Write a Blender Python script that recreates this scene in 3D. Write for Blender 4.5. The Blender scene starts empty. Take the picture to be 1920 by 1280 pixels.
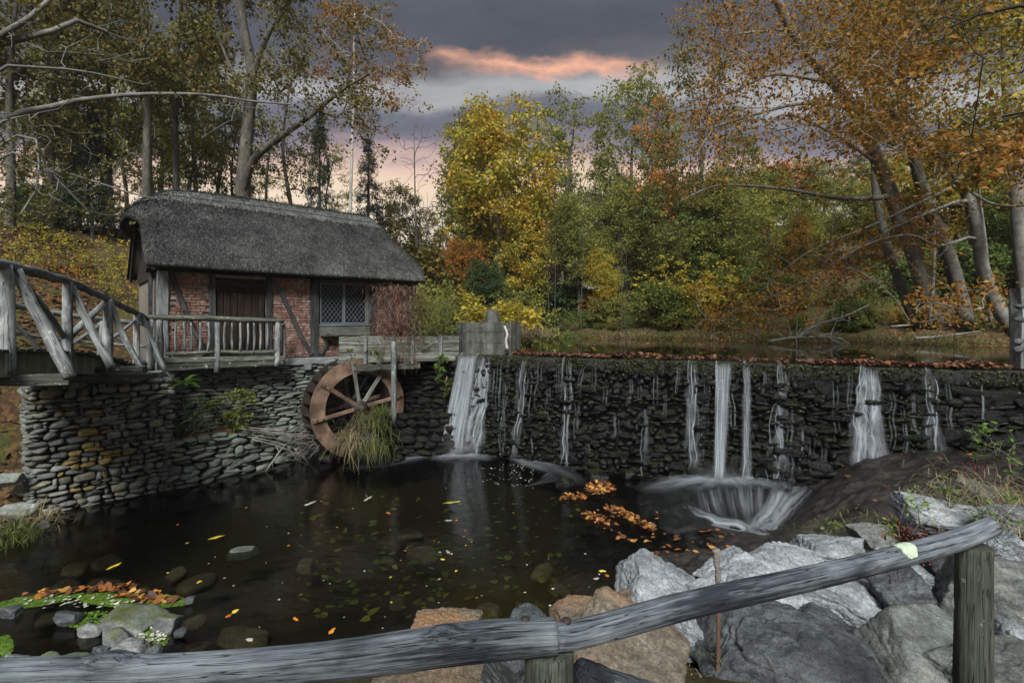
import bpy, math, random
import numpy as np
from mathutils import Vector, Matrix

# ---------------------------------------------------------------- camera
scene = bpy.context.scene
EYE = 3.5                 # eye height above the mill pool (pool surface is z = 0)
FPX = 960.0               # focal length in photo pixels (1920 wide) = 18 mm on full frame
HOR = 604.0               # row of the horizon in the photo
cam = bpy.data.cameras.new('camera')
cam.lens = 18.0; cam.sensor_width = 36.0
cam.shift_y = -(640.0 - HOR) / 1920.0
cam.clip_start = 0.05; cam.clip_end = 2000
camo = bpy.data.objects.new('camera', cam)
camo.location = (0, 0, EYE); camo.rotation_euler = (math.radians(90), 0, 0)
scene.collection.objects.link(camo); scene.camera = camo

# ---------------------------------------------------------------- sky
SUN_EL, SUN_AZ = math.radians(42), math.radians(182)   # compass from +Y (view direction), clockwise: behind the viewer
world = bpy.data.worlds.new('World'); scene.world = world; world.use_nodes = True
wt = world.node_tree; wt.nodes.clear()
def wn(t, inp=None, **p):
    n = wt.nodes.new(t)
    for k, v in p.items(): setattr(n, k, v)
    for k, v in (inp or {}).items():
        if isinstance(v, bpy.types.NodeSocket): wt.links.new(v, n.inputs[k])
        else: n.inputs[k].default_value = v
    return n
def wm(op, a, b=0.0, c=None):
    d = {0: a, 1: b}
    if c is not None: d[2] = c
    return wn('ShaderNodeMath', d, operation=op).outputs[0]
def build_sky():
    tc = wn('ShaderNodeTexCoord')
    sep = wn('ShaderNodeSeparateXYZ', {0: tc.outputs['Generated']})
    el = wm('MULTIPLY', wm('ARCTAN2', sep.outputs[2], wm('MAXIMUM', wm('ABSOLUTE', sep.outputs[1]), 0.02)), 57.2958)   # cloud streets lie across the view
    az = wm('MULTIPLY', wm('ARCTAN2', sep.outputs[0], sep.outputs[1]), 57.2958)
    v1 = wn('ShaderNodeCombineXYZ', {0: wm('MULTIPLY', az, 0.035), 1: wm('MULTIPLY', el, 0.12), 2: 3.1}).outputs[0]
    n1 = wn('ShaderNodeTexNoise', {'Vector': v1, 'Scale': 1.0, 'Detail': 5.0, 'Roughness': 0.5, 'Distortion': 0.0}).outputs[0]
    v2 = wn('ShaderNodeCombineXYZ', {0: wm('MULTIPLY', az, 0.10), 1: wm('MULTIPLY', el, 0.30), 2: 8.7}).outputs[0]
    n2 = wn('ShaderNodeTexNoise', {'Vector': v2, 'Scale': 1.0, 'Detail': 8.0, 'Roughness': 0.58, 'Distortion': 0.1}).outputs[0]
    e2 = wm('ADD', el, wm('ADD', wm('MULTIPLY', wm('SUBTRACT', n1, 0.5), 9.0), wm('MULTIPLY', wm('SUBTRACT', n2, 0.5), 5.0)))
    f = wm('DIVIDE', wm('MAXIMUM', e2, 0.0), 90.0)
    rp = wn('ShaderNodeValToRGB', {0: f})
    stops = [(0.0, (.80, .72, .60)), (11.5, (.92, .80, .62)), (15.0, (.98, .74, .52)), (16.9, (.78, .53, .44)), (18.6, (.26, .215, .26)),
             (20.2, (.15, .145, .185)), (22.0, (.155, .16, .195)), (23.4, (.42, .42, .43)), (24.9, (.44, .44, .45)), (26.6, (.15, .145, .155)),
             (28.5, (.080, .083, .10)), (34, (.10, .105, .125)), (42, (.20, .225, .255)), (55, (.29, .335, .375)), (70, (.27, .315, .36)), (90, (.31, .355, .40))]
    cr = rp.color_ramp
    while len(cr.elements) < len(stops): cr.elements.new(0.5)
    for e, (p, c) in zip(cr.elements, stops): e.position = p / 90.0; e.color = (*c, 1)
    # small cloud texture
    tex = wm('ADD', wm('MULTIPLY', n2, 0.7), 0.65)
    col = wn('ShaderNodeMix', {0: 1.0, 6: rp.outputs[0], 7: wn('ShaderNodeCombineXYZ', {0: tex, 1: tex, 2: tex}).outputs[0]}, data_type='RGBA', blend_type='MULTIPLY').outputs[2]
    # sunset-lit underside of the cloud bank in the opening between the trees
    v3 = wn('ShaderNodeCombineXYZ', {0: wm('MULTIPLY', az, 0.16), 1: wm('MULTIPLY', el, 0.35), 2: 1.9}).outputs[0]
    n3 = wn('ShaderNodeTexNoise', {'Vector': v3, 'Scale': 1.0, 'Detail': 7.0, 'Roughness': 0.55, 'Distortion': 0.15}).outputs[0]
    ec = wm('ADD', el, wm('ADD', wm('MULTIPLY', wm('SUBTRACT', n3, 0.5), 5.0), wm('MULTIPLY', az, 0.035)))
    band = wm('MAXIMUM', wm('SUBTRACT', 1.0, wm('DIVIDE', wm('ABSOLUTE', wm('SUBTRACT', ec, 26.9)), 1.35)), 0.0)
    win = wm('MAXIMUM', wm('SUBTRACT', 1.0, wm('POWER', wm('ABSOLUTE', wm('DIVIDE', wm('SUBTRACT', az, 3.5), 13.5)), 4.0)), 0.0)
    fac = wm('MINIMUM', wm('MULTIPLY', wm('MULTIPLY', wm('POWER', band, 1.2), win), wm('MAXIMUM', wm('MULTIPLY', wm('SUBTRACT', n2, 0.22), 3.0), 0.12)), 1.0)
    col = wn('ShaderNodeMix', {0: fac, 6: col, 7: (1.0, .50, .32, 1)}, data_type='RGBA').outputs[2]
    sky = wn('ShaderNodeTexSky', sky_type='NISHITA', sun_disc=False)
    sky.sun_elevation = SUN_EL; sky.sun_rotation = SUN_AZ
    b1 = wn('ShaderNodeBackground', {0: sky.outputs[0], 1: 0.05})
    b2 = wn('ShaderNodeBackground', {0: col, 1: 0.49})
    mix = wn('ShaderNodeMixShader', {0: 0.93, 1: b1.outputs[0], 2: b2.outputs[0]})
    out = wn('ShaderNodeOutputWorld', {0: mix.outputs[0]})
build_sky()

# ---------------------------------------------------------------- sun (soft, overcast)
sl = bpy.data.lights.new('sun', 'SUN'); sl.energy = 3.2; sl.angle = math.radians(20); sl.color = (1.0, .98, .95)
so = bpy.data.objects.new('sun', sl); scene.collection.objects.link(so)
sd = Vector((math.sin(SUN_AZ) * math.cos(SUN_EL), math.cos(SUN_AZ) * math.cos(SUN_EL), math.sin(SUN_EL)))
so.rotation_euler = sd.to_track_quat('Z', 'Y').to_euler(); so.location = sd * 60

vs = scene.view_settings
vs.view_transform = 'Standard'; vs.look = 'None'; vs.gamma = 1.0; vs.use_curve_mapping = False
vs.exposure = 1.04
scene.cycles.use_denoising = True
scene.cycles.max_bounces = 6; scene.cycles.transparent_max_bounces = 24
scene.cycles.diffuse_bounces = 3; scene.cycles.glossy_bounces = 3; scene.cycles.transmission_bounces = 4
scene.cycles.caustics_reflective = False; scene.cycles.caustics_refractive = False

# ---------------------------------------------------------------- helpers
RNG = np.random.default_rng(7)
def A(*a): return np.array(a, dtype=float)
def P(px, py, Y):
    """world point seen at photo pixel (px, py) that stands Y metres in front of the viewer"""
    return np.array([(px - 960.0) / FPX * Y, Y, EYE + (HOR - py) / FPX * Y])
def PZ(px, py, z):
    Y = FPX * (z - EYE) / (HOR - py)
    return P(px, py, Y)
def sstep(a, b, x):
    t = np.clip((x - a) / (b - a), 0, 1); return t * t * (3 - 2 * t)
def unit(v): v = np.asarray(v, float); return v / (np.linalg.norm(v) + 1e-12)

def mesh_np(name, V, F, attrs=None, smooth=True, mats=None, fmat=None):
    """F: array (n,k) or list of such arrays"""
    V = np.ascontiguousarray(V, dtype=np.float32)
    Fs = F if isinstance(F, list) else [F]
    Fs = [np.asarray(f, dtype=np.int32) for f in Fs if len(f)]
    me = bpy.data.meshes.new(name)
    nl = sum(f.size for f in Fs); npoly = sum(len(f) for f in Fs)
    me.vertices.add(len(V)); me.vertices.foreach_set('co', V.ravel())
    me.loops.add(nl); me.polygons.add(npoly)
    me.loops.foreach_set('vertex_index', np.concatenate([f.ravel() for f in Fs]))
    tot = np.concatenate([np.full(len(f), f.shape[1], np.int32) for f in Fs])
    st = np.concatenate([[0], np.cumsum(tot)[:-1]]).astype(np.int32)
    me.polygons.foreach_set('loop_start', st)
    me.polygons.foreach_set('loop_total', tot)
    me.polygons.foreach_set('use_smooth', np.full(npoly, bool(smooth)))
    if fmat is not None: me.polygons.foreach_set('material_index', np.asarray(fmat, np.int32))
    for m in (mats or []): me.materials.append(m)
    for k, a in (attrs or {}).items():
        a = np.asarray(a, np.float32)
        if a.ndim == 1:
            at = me.attributes.new(k, 'FLOAT', 'POINT'); at.data.foreach_set('value', a)
        else:
            at = me.attributes.new(k, 'FLOAT_VECTOR', 'POINT'); at.data.foreach_set('vector', a.ravel())
    me.update(calc_edges=True)
    return me

class G:
    """collects geometry (verts, quads/tris, grain coordinates) into one mesh"""
    def __init__(s): s.V = []; s.F = {3: [], 4: []}; s.C = []; s.n = 0
    def add(s, V, Fs, C=None):
        V = np.asarray(V, float).reshape(-1, 3)
        for f in (Fs if isinstance(Fs, list) else [Fs]):
            f = np.asarray(f, int)
            if f.size: s.F[f.shape[1]].append(f + s.n)
        s.V.append(V); s.C.append(V if C is None else np.asarray(C, float).reshape(-1, 3)); s.n += len(V)
        return s
    def mesh(s, name, mat, smooth=True):
        F = [np.concatenate(s.F[k]) for k in (3, 4) if s.F[k]]
        return mesh_np(name, np.concatenate(s.V), F, {'gc': np.concatenate(s.C)}, smooth, [mat])
    def build(s, name, mat, parent=None, smooth=True):
        return obj(name, s.mesh(name, mat, smooth), parent)

COL = scene.collection
def obj(name, me, parent=None, loc=None, rot=None, scale=None):
    o = bpy.data.objects.new(name, me); COL.objects.link(o)
    if loc is not None: o.location = loc
    if rot is not None: o.rotation_euler = rot
    if scale is not None: o.scale = scale
    if parent is not None:
        o.parent = parent
        base = parent
        while base.parent is not None: base = base.parent
        if parent.parent is None and parent.type == 'EMPTY':
            o.matrix_parent_inverse = Matrix.Translation(-Vector(parent.location)) if not parent.get('local') else Matrix.Identity(4)
    return o
def tag(o, label=None, cat=None, group=None, kind=None):
    if label: o['label'] = label
    if cat: o['category'] = cat
    if group: o['group'] = group
    if kind: o['kind'] = kind
    return o
def thing(name, label, cat, loc=(0, 0, 0), group=None, local=False):
    o = bpy.data.objects.new(name, None); COL.objects.link(o); o.location = loc; o.empty_display_size = .2
    if local: o['local'] = 1
    return tag(o, label, cat, group)

def resample(path, step):
    path = np.asarray(path, float)
    d = np.concatenate([[0], np.cumsum(np.linalg.norm(np.diff(path[:, :3], axis=0), axis=1))])
    n = max(2, int(round(d[-1] / step)) + 1)
    t = np.linspace(0, d[-1], n)
    return np.stack([np.interp(t, d, path[:, k]) for k in range(path.shape[1])], 1)
def spline(pts, n=8):
    """Catmull-Rom through the points"""
    p = np.asarray(pts, float); p = np.vstack([2 * p[0] - p[1], p, 2 * p[-1] - p[-2]])
    out = []
    for i in range(1, len(p) - 2):
        for t in np.linspace(0, 1, n, endpoint=False):
            a, b, c, d = p[i - 1], p[i], p[i + 1], p[i + 2]
            out.append(.5 * ((2 * b) + (c - a) * t + (2 * a - 5 * b + 4 * c - d) * t ** 2 + (3 * b - a - 3 * c + d) * t ** 3))
    out.append(p[-2]); return np.array(out)
def frames(path, up=None):
    T = np.gradient(path, axis=0); T /= np.linalg.norm(T, axis=1)[:, None] + 1e-12
    u = A(0, 0, 1) if up is None else np.asarray(up, float)
    if up is None and abs(T[0] @ u) > .9: u = A(1, 0, 0)
    N = []
    for t in T:
        v = u - t * (u @ t); v = v / (np.linalg.norm(v) + 1e-9); N.append(v)
        if up is None: u = v
    N = np.array(N); B = np.cross(T, N)
    return T, N, B
def loft(g, path, prof, scale=None, up=None, jit=0.0, rng=RNG, cap=True, ring_noise=None):
    """sweep profile (K,2) [x along B, y along N] along path"""
    path = np.asarray(path, float); n = len(path); K = len(prof)
    T, N, B = frames(path, up)
    sc = np.ones(n) if scale is None else np.asarray(scale, float)
    d = np.concatenate([[0], np.cumsum(np.linalg.norm(np.diff(path, axis=0), axis=1))])
    pr = np.repeat(prof[None], n, 0) * sc[:, None, None]
    if ring_noise is not None: pr = pr * ring_noise[:, :, None]
    if jit: pr = pr + rng.normal(0, jit, pr.shape)
    V = path[:, None] + pr[..., 0:1] * B[:, None] + pr[..., 1:2] * N[:, None]
    off = rng.uniform(0, 50, 3)
    C = np.stack([np.repeat(d[:, None], K, 1), pr[..., 0], pr[..., 1]], 2) + off
    i = np.arange(n - 1)[:, None] * K; j = np.arange(K)[None]; j2 = (j + 1) % K
    F = np.stack([i + j, i + j2, i + K + j2, i + K + j], 2).reshape(-1, 4)
    V = V.reshape(-1, 3); C = C.reshape(-1, 3)
    Fs = [F]
    if cap:
        c0 = V[:K].mean(0); c1 = V[-K:].mean(0); b = len(V)
        V = np.vstack([V, c0, c1]); C = np.vstack([C, C[:K].mean(0), C[-K:].mean(0)])
        jj = np.arange(K)
        Fs.append(np.stack([np.full(K, b), (jj + 1) % K, jj], 1))
        Fs.append(np.stack([np.full(K, b + 1), (n - 1) * K + jj, (n - 1) * K + (jj + 1) % K], 1))
    g.add(V, Fs, C); return g
def circ(k): a = np.arange(k) / k * 2 * np.pi; return np.stack([np.cos(a), np.sin(a)], 1)
def tube(g, path, r, sides=8, rough=0.0, rng=RNG, cap=True):
    path = np.asarray(path, float); n = len(path)
    r = np.full(n, r) if np.isscalar(r) else np.asarray(r, float)
    rn = None
    if rough:
        rn = 1 + rng.normal(0, rough, (n, sides)); rn = (rn + np.roll(rn, 1, 0)) / 2
        rn *= 1 + rng.normal(0, rough * .7, (1, sides))
    return loft(g, path, circ(sides), r, None, 0, rng, cap, rn)
def rectprof(w, h, c=.012):
    w, h = w / 2, h / 2; c = min(c, w * .45, h * .45)
    return A((-w + c, -h), (w - c, -h), (w, -h + c), (w, h - c), (w - c, h), (-w + c, h), (-w, h - c), (-w, -h + c))
def beam(g, p0, p1, w, h, up=None, jit=.003, seg=.35, c=.012, bend=None, rng=RNG):
    """squared timber from p0 to p1: w across, h along 'up'"""
    p0, p1 = np.asarray(p0, float), np.asarray(p1, float)
    path = resample(np.array([p0, p1]), seg)
    if bend is not None:
        t = np.linspace(0, 1, len(path))[:, None]; path = path + np.asarray(bend, float) * (4 * t * (1 - t))
    return loft(g, path, rectprof(w, h, c), None, up, jit, rng)
def boxg(g, lo, hi, M=None, c=None):
    """axis box lo..hi in a local frame M (4x4 numpy)"""
    lo, hi = np.asarray(lo, float), np.asarray(hi, float)
    V = A(*[[(lo, hi)[i & 1][0], (lo, hi)[(i >> 1) & 1][1], (lo, hi)[(i >> 2) & 1][2]] for i in range(8)])
    F = A([0, 2, 3, 1], [4, 5, 7, 6], [0, 1, 5, 4], [2, 6, 7, 3], [0, 4, 6, 2], [1, 3, 7, 5]).astype(int)
    C = V.copy()
    if M is not None: V = V @ M[:3, :3].T + M[:3, 3]
    # split faces for flat shading
    VV = V[F].reshape(-1, 3); CC = C[F].reshape(-1, 3)
    g.add(VV, np.arange(24).reshape(6, 4), CC); return g

# value noise for displacement (numpy)
def _hash(ix, iy, iz, s):
    h = (ix * 374761393 + iy * 668265263 + iz * 2147483647 + s * 1274126177) & 0xFFFFFFFF
    h = ((h ^ (h >> 13)) * 1274126177) & 0xFFFFFFFF
    return ((h ^ (h >> 16)) & 0xFFFF) / 65535.0
def vnoise(p, s=0):
    p = np.asarray(p, float); i = np.floor(p).astype(np.int64); f = p - i; f = f * f * (3 - 2 * f)
    r = 0
    for dx in (0, 1):
        for dy in (0, 1):
            for dz in (0, 1):
                w = (f[..., 0] if dx else 1 - f[..., 0]) * (f[..., 1] if dy else 1 - f[..., 1]) * (f[..., 2] if dz else 1 - f[..., 2])
                r = r + w * _hash(i[..., 0] + dx, i[..., 1] + dy, i[..., 2] + dz, s)
    return r * 2 - 1
def fbm(p, oct=4, s=0, gain=.5):
    p = np.asarray(p, float); a = 1; r = 0; t = 0
    for k in range(oct): r = r + a * vnoise(p * 2 ** k + k * 17.3, s + k); t += a; a *= gain
    return r / t

_ico = {}
def ico(sub):
    if sub not in _ico:
        import bmesh
        bm = bmesh.new(); bmesh.ops.create_icosphere(bm, subdivisions=sub, radius=1)
        bm.verts.ensure_lookup_table()
        V = np.array([v.co[:] for v in bm.verts]); F = np.array([[v.index for v in f.verts] for f in bm.faces]); bm.free()
        _ico[sub] = (V, F)
    return _ico[sub]
def rock_geo(seed, sub=3, cuts=12, amp=.06, freq=2.0, boxy=.0, sharp=14., lo=.62, hi=1.0):
    """faceted rock of radius about 1: a ball cut by random planes, then roughened"""
    rng = np.random.default_rng(seed)
    D, F = ico(sub)
    n = rng.normal(size=(cuts, 3)); n /= np.linalg.norm(n, axis=1)[:, None]
    d = rng.uniform(lo, hi, cuts)
    if boxy:
        bn = np.vstack([np.eye(3), -np.eye(3)]) + rng.normal(0, .12, (6, 3)); bn /= np.linalg.norm(bn, axis=1)[:, None]
        n = np.vstack([n, bn]); d = np.concatenate([d * (1 + .15 * boxy), np.full(6, 1 - .32 * boxy) * rng.uniform(.9, 1.1, 6)])
    q = np.maximum(D @ n.T, .02) / d
    r = 1 / (np.sum(q ** sharp, 1)) ** (1 / sharp)
    r = np.minimum(r, 1.25)
    V = D * r[:, None]
    V = V + D * (amp * fbm(V * freq + seed * 3.7, 4, seed))[:, None]
    return V, F

def boulder_geo(seed, sub=5, boxy=.6, amp=.05, cuts=9, dims=(1, 1, 1)):
    """angular block: box planes plus random cuts, crisp arrises, layered and pitted surface"""
    rng = np.random.default_rng(seed); D, F = ico(sub)
    bn = np.vstack([np.eye(3), -np.eye(3)]) + rng.normal(0, .20, (6, 3)); n = rng.normal(size=(cuts, 3)); n = np.vstack([bn, n]); n /= np.linalg.norm(n, axis=1)[:, None]
    d = np.concatenate([rng.uniform(.62, .82, 6) + (1 - boxy) * .15, rng.uniform(.72, 1.02, cuts)])
    q = np.maximum(D @ n.T, .02) / d; k = 34.
    r = 1 / (np.sum(q ** k, 1)) ** (1 / k); V = D * np.minimum(r, 1.3)[:, None]
    V = V / np.abs(V).max(0) * np.asarray(dims)
    m = float(np.mean(dims)); ax = unit(rng.normal(0, .35, 3) + A(0, .2, 1))
    h = V @ ax / m
    lay_ = np.abs(((h * 5 + 1.2 * fbm(V / m * 1.6, 3, seed)) % 1) - .5) * 2
    ck_ = np.exp(-(fbm(V / m * 1.5 + 3 * seed, 3, seed + 11) / .035) ** 2)
    disp = amp * (1.0 * fbm(V / m * 2.2 + seed, 4, seed) + .75 * np.abs(fbm(V / m * 5 + seed, 4, seed + 3)) - .55 * lay_ ** 4 + .40 * fbm(V / m * 13, 3, seed + 7) - .7 * ck_)
    return V + D * (disp * m)[:, None], F
# ---------------------------------------------------------------- materials
class NT:
    def __init__(s, name):
        s.m = bpy.data.materials.new(name); s.m.use_nodes = True; s.t = s.m.node_tree; s.t.nodes.clear()
        s.out = s.node('ShaderNodeOutputMaterial')
    def node(s, t, inp=None, **p):
        n = s.t.nodes.new(t)
        for k, v in p.items(): setattr(n, k, v)
        for k, v in (inp or {}).items():
            if isinstance(v, bpy.types.NodeSocket): s.t.links.new(v, n.inputs[k])
            elif v is not None: n.inputs[k].default_value = v
        return n
    def math(s, op, a, b=0.0, clamp=False):
        n = s.node('ShaderNodeMath', {0: a, 1: b}, operation=op); n.use_clamp = clamp; return n.outputs[0]
    def ramp(s, fac, stops, interp='LINEAR'):
        n = s.node('ShaderNodeValToRGB', {0: fac}); cr = n.color_ramp; cr.interpolation = interp
        while len(cr.elements) < len(stops): cr.elements.new(.5)
        for e, (p, c) in zip(cr.elements, stops):
            e.position = p; e.color = (*c, 1) if not np.isscalar(c) else (c, c, c, 1)
        return n.outputs[0]
    def noise(s, vec, scale, detail=4., rough=.55, dist=0., out=0):
        return s.node('ShaderNodeTexNoise', {'Vector': vec, 'Scale': scale, 'Detail': detail, 'Roughness': rough, 'Distortion': dist}).outputs[out]
    def voro(s, vec, scale, feature='F1', out='Distance'):
        return s.node('ShaderNodeTexVoronoi', {'Vector': vec, 'Scale': scale}, feature=feature).outputs[out]
    def mapv(s, vec, scale):
        return s.node('ShaderNodeMapping', {0: vec, 3: scale}).outputs[0]
    def mix(s, f, a, b, blend='MIX'):
        def c(x): return x if isinstance(x, bpy.types.NodeSocket) else ((*x, 1) if not np.isscalar(x) else (x, x, x, 1))
        return s.node('ShaderNodeMix', {0: f, 6: c(a), 7: c(b)}, data_type='RGBA', blend_type=blend).outputs[2]
    def attr(s, name, out='Vector'): return s.node('ShaderNodeAttribute', attribute_name=name).outputs[out]
    def objc(s): return s.node('ShaderNodeTexCoord').outputs['Object']
    def wpos(s): return s.node('ShaderNodeNewGeometry').outputs['Position']
    def nrm(s): return s.node('ShaderNodeNewGeometry').outputs['Normal']
    def rnd(s): return s.node('ShaderNodeObjectInfo').outputs['Random']
    def bump(s, h, strength, dist=.02, normal=None):
        return s.node('ShaderNodeBump', {'Height': h, 'Strength': strength, 'Distance': dist, 'Normal': normal}).outputs[0]
    def pbr(s, col, rough=.8, normal=None, spec=.35, metal=0., alpha=None, **kw):
        c = col if isinstance(col, bpy.types.NodeSocket) else (*col, 1)
        n = s.node('ShaderNodeBsdfPrincipled', {'Base Color': c, 'Roughness': rough, 'Specular IOR Level': spec, 'Metallic': metal})
        if normal is not None: s.t.links.new(normal, n.inputs['Normal'])
        for k, v in kw.items(): n.inputs[k].default_value = v
        return n.outputs[0]
    def done(s, sh): s.t.links.new(sh, s.out.inputs[0]); return s.m

def up_mask(n, lo=.25, hi=.8, noise_amt=.5, scale=3.):
    """where the surface faces up, broken by noise (for moss)"""
    z = n.node('ShaderNodeSeparateXYZ', {0: n.nrm()}).outputs[2]
    k = n.math('ADD', z, n.math('MULTIPLY', n.math('SUBTRACT', n.noise(n.wpos(), scale, 5), .5), noise_amt * 2))
    mr = n.node('ShaderNodeMapRange', {0: k, 1: lo, 2: hi}); mr.clamp = True
    return mr.outputs[0]

def m_stone(name, dark, mid, light, scale=3., rough=.85, bump=.5, spec=.3, lichen=None, lich_amt=.5, moss=None, moss_lo=.55,
            moss_hi=.95, vary=.5, strata=None, stain=None, bdist=.02, hue=None, wpos=False):
    n = NT(name); v = n.wpos() if wpos else n.objc()
    r = n.rnd()
    vv = n.node('ShaderNodeVectorMath', {0: v, 1: n.node('ShaderNodeCombineXYZ', {0: n.math('MULTIPLY', r, 37.), 1: n.math('MULTIPLY', r, 91.), 2: n.math('MULTIPLY', r, 53.)}).outputs[0]}, operation='ADD').outputs[0]
    v0 = vv
    if strata: vv = n.mapv(vv, strata)
    a = n.noise(vv, scale, 7, .62, .3)
    b = n.noise(v0, scale * 9, 5, .65)
    c = n.noise(v0, scale * .45, 3)
    f = n.math('ADD', n.math('MULTIPLY', a, .65), n.math('MULTIPLY', b, .35))
    col = n.ramp(f, [(.30, dark), (.5, mid), (.72, light)])
    if hue is not None:   # a second tint on some of the stones
        k = n.node('ShaderNodeMapRange', {0: n.math('FRACT', n.math('MULTIPLY', r, 7.13)), 1: .45, 2: .9}).outputs[0]
        col = n.mix(n.math('MULTIPLY', k, .8), col, hue, 'MULTIPLY')
    if vary:
        g = n.math('ADD', n.math('MULTIPLY', r, vary * 2), 1 - vary)
        col = n.mix(1.0, col, n.node('ShaderNodeCombineXYZ', {0: g, 1: g, 2: g}).outputs[0], 'MULTIPLY')
    if stain is not None:
        k = n.node('ShaderNodeMapRange', {0: c, 1: .42, 2: .62}).outputs[0]
        k = n.math('MULTIPLY', k, n.node('ShaderNodeMapRange', {0: a, 1: .35, 2: .6}).outputs[0])
        col = n.mix(n.math('MULTIPLY', k, .85), col, stain)
    if lichen is not None:
        k = n.node('ShaderNodeMapRange', {0: n.noise(v0, scale * 3.3, 6, .7), 1: .62 - .12 * lich_amt, 2: .68 - .08 * lich_amt}).outputs[0]
        col = n.mix(n.math('MULTIPLY', k, .75), col, lichen)
    rg = rough
    if moss is not None:
        k = up_mask(n, moss_lo, moss_hi, .55, 5.)
        mc = n.mix(n.noise(v0, scale * 20, 3), tuple(x * .45 for x in moss), tuple(x * 1.5 for x in moss))
        col = n.mix(k, col, mc)
    sp_ = n.node('ShaderNodeMapRange', {0: n.noise(v0, scale * 24, 4, .7), 1: .3, 2: .7, 3: .55, 4: 1.4}).outputs[0]
    col = n.mix(1.0, col, n.node('ShaderNodeCombineXYZ', {0: sp_, 1: sp_, 2: sp_}).outputs[0], 'MULTIPLY')
    h = n.math('ADD', n.math('MULTIPLY', a, .7), n.math('MULTIPLY', b, .4))
    nb = n.bump(h, bump, bdist)
    nb = n.bump(n.noise(v0, scale * 30, 3, .7), bump * .6, bdist * .35, nb)
    return n.done(n.pbr(col, rg, nb, spec))

def m_wood(name, dark, mid, light, stretch=1.3, across=26., rough=.85, bump=.5, lichen=None, lich=.5, spec=.2, bdist=.01, crack=True, patch=.5, vary=.25):
    """weathered timber; 'gc' runs along the grain"""
    n = NT(name); g = n.attr('gc')
    v = n.mapv(g, (stretch, across, across))
    a = n.noise(v, 1.0, 6, .62, .12)
    fine = n.noise(n.mapv(g, (stretch * 4, across * 5, across * 5)), 1.0, 3, .6)
    pt = n.noise(n.mapv(g, (2.2, 5, 5)), 1.0, 4, .6)
    f = n.math('ADD', n.math('ADD', n.math('MULTIPLY', a, .55), n.math('MULTIPLY', fine, .2)), n.math('MULTIPLY', n.math('SUBTRACT', pt, .25), patch))
    col = n.ramp(f, [(.30, dark), (.52, mid), (.78, light)])
    if vary:
        gg = n.math('ADD', n.math('MULTIPLY', n.rnd(), vary * 2), 1 - vary)
        col = n.mix(1.0, col, n.node('ShaderNodeCombineXYZ', {0: gg, 1: gg, 2: gg}).outputs[0], 'MULTIPLY')
    h = n.math('ADD', n.math('MULTIPLY', a, .6), n.math('MULTIPLY', fine, .4))
    if crack:
        ck = n.noise(n.mapv(g, (stretch * .35, across * .55, across * .55)), 1.0, 2, .5, .15)
        k = n.node('ShaderNodeMapRange', {0: n.math('ABSOLUTE', n.math('SUBTRACT', ck, .5)), 1: 0.0, 2: .014}).outputs[0]
        col = n.mix(n.math('SUBTRACT', 1.0, k), col, tuple(x * .35 for x in dark))
        h = n.math('ADD', h, n.math('MULTIPLY', k, .8))
    if lichen is not None:
        k = n.node('ShaderNodeMapRange', {0: n.noise(g, 11., 6, .72), 1: .64 - .1 * lich, 2: .70 - .1 * lich}).outputs[0]
        col = n.mix(n.math('MULTIPLY', k, .7), col, lichen)
    return n.done(n.pbr(col, rough, n.bump(h, bump, bdist), spec))

def m_leaf(name, stops, trans=.35, clump=.6, rough=.6, spec=.25, sc=.55):
    """stops: colours from the darkest to the brightest leaves; rnd = per leaf value, big noise makes clumps"""
    n = NT(name)
    r = n.attr('rnd', 'Fac'); big = n.noise(n.wpos(), sc, 3, .6)
    orr = n.rnd()
    f = n.math('ADD', n.math('MULTIPLY', r, 1 - clump), n.math('MULTIPLY', n.node('ShaderNodeMapRange', {0: big, 1: .28, 2: .72}).outputs[0], clump))
    f = n.math('ADD', f, n.math('MULTIPLY', n.math('SUBTRACT', orr, .5), .22), True)
    col = n.ramp(f, stops)
    br = n.math('ADD', n.math('MULTIPLY', n.math('FRACT', n.math('MULTIPLY', r, 17.7)), .6), .7)
    col = n.mix(1.0, col, n.node('ShaderNodeCombineXYZ', {0: br, 1: br, 2: br}).outputs[0], 'MULTIPLY')
    d = n.pbr(col, rough, None, spec)
    t = n.node('ShaderNodeBsdfTranslucent', {0: col}).outputs[0]
    return n.done(n.node('ShaderNodeMixShader', {0: trans, 1: d, 2: t}).outputs[0])

def m_plain(name, col, rough=.7, spec=.3, metal=0., var=.25, scale=12., bump=.15):
    n = NT(name); v = n.objc(); a = n.noise(v, scale, 5, .6)
    c = n.mix(a, tuple(x * (1 - var) for x in col), tuple(x * (1 + var) for x in col))
    return n.done(n.pbr(c, rough, n.bump(a, bump, .01), spec, metal))

MT = {}
# stones
MT['pier'] = m_stone('pier_stone', (.030, .036, .034), (.125, .138, .125), (.30, .325, .295), 2.6, .75, .9, .3, lichen=(.42, .46, .42), lich_amt=.25, vary=.45, hue=(1.15, .98, .75))
MT['pier_yellow'] = m_stone('lichened_pier_stone', (.06, .05, .03), (.15, .125, .06), (.30, .24, .10), 2.2, .8, .6, .25, stain=(.36, .21, .03), vary=.3)
MT['slate'] = m_stone('slate_stone', (.03, .036, .032), (.11, .125, .11), (.27, .29, .25), 2.5, .8, .6, .3, lichen=(.40, .44, .38), lich_amt=.35, vary=.4, hue=(.9, 1.0, .9), strata=(.6, 1, 2.5))
MT['mortar'] = m_stone('wall_core', (.012, .013, .012), (.025, .026, .024), (.05, .05, .045), 6, .9, .6, .2, vary=0, wpos=True)
MT['dam'] = m_stone('wet_dam_stone', (.0015, .0018, .0018), (.0045, .0052, .005), (.026, .030, .029), 4.5, .24, 1.0, .30, vary=.6, bdist=.04, moss=(.030, .042, .007), moss_lo=.78, moss_hi=1.25)
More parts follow.
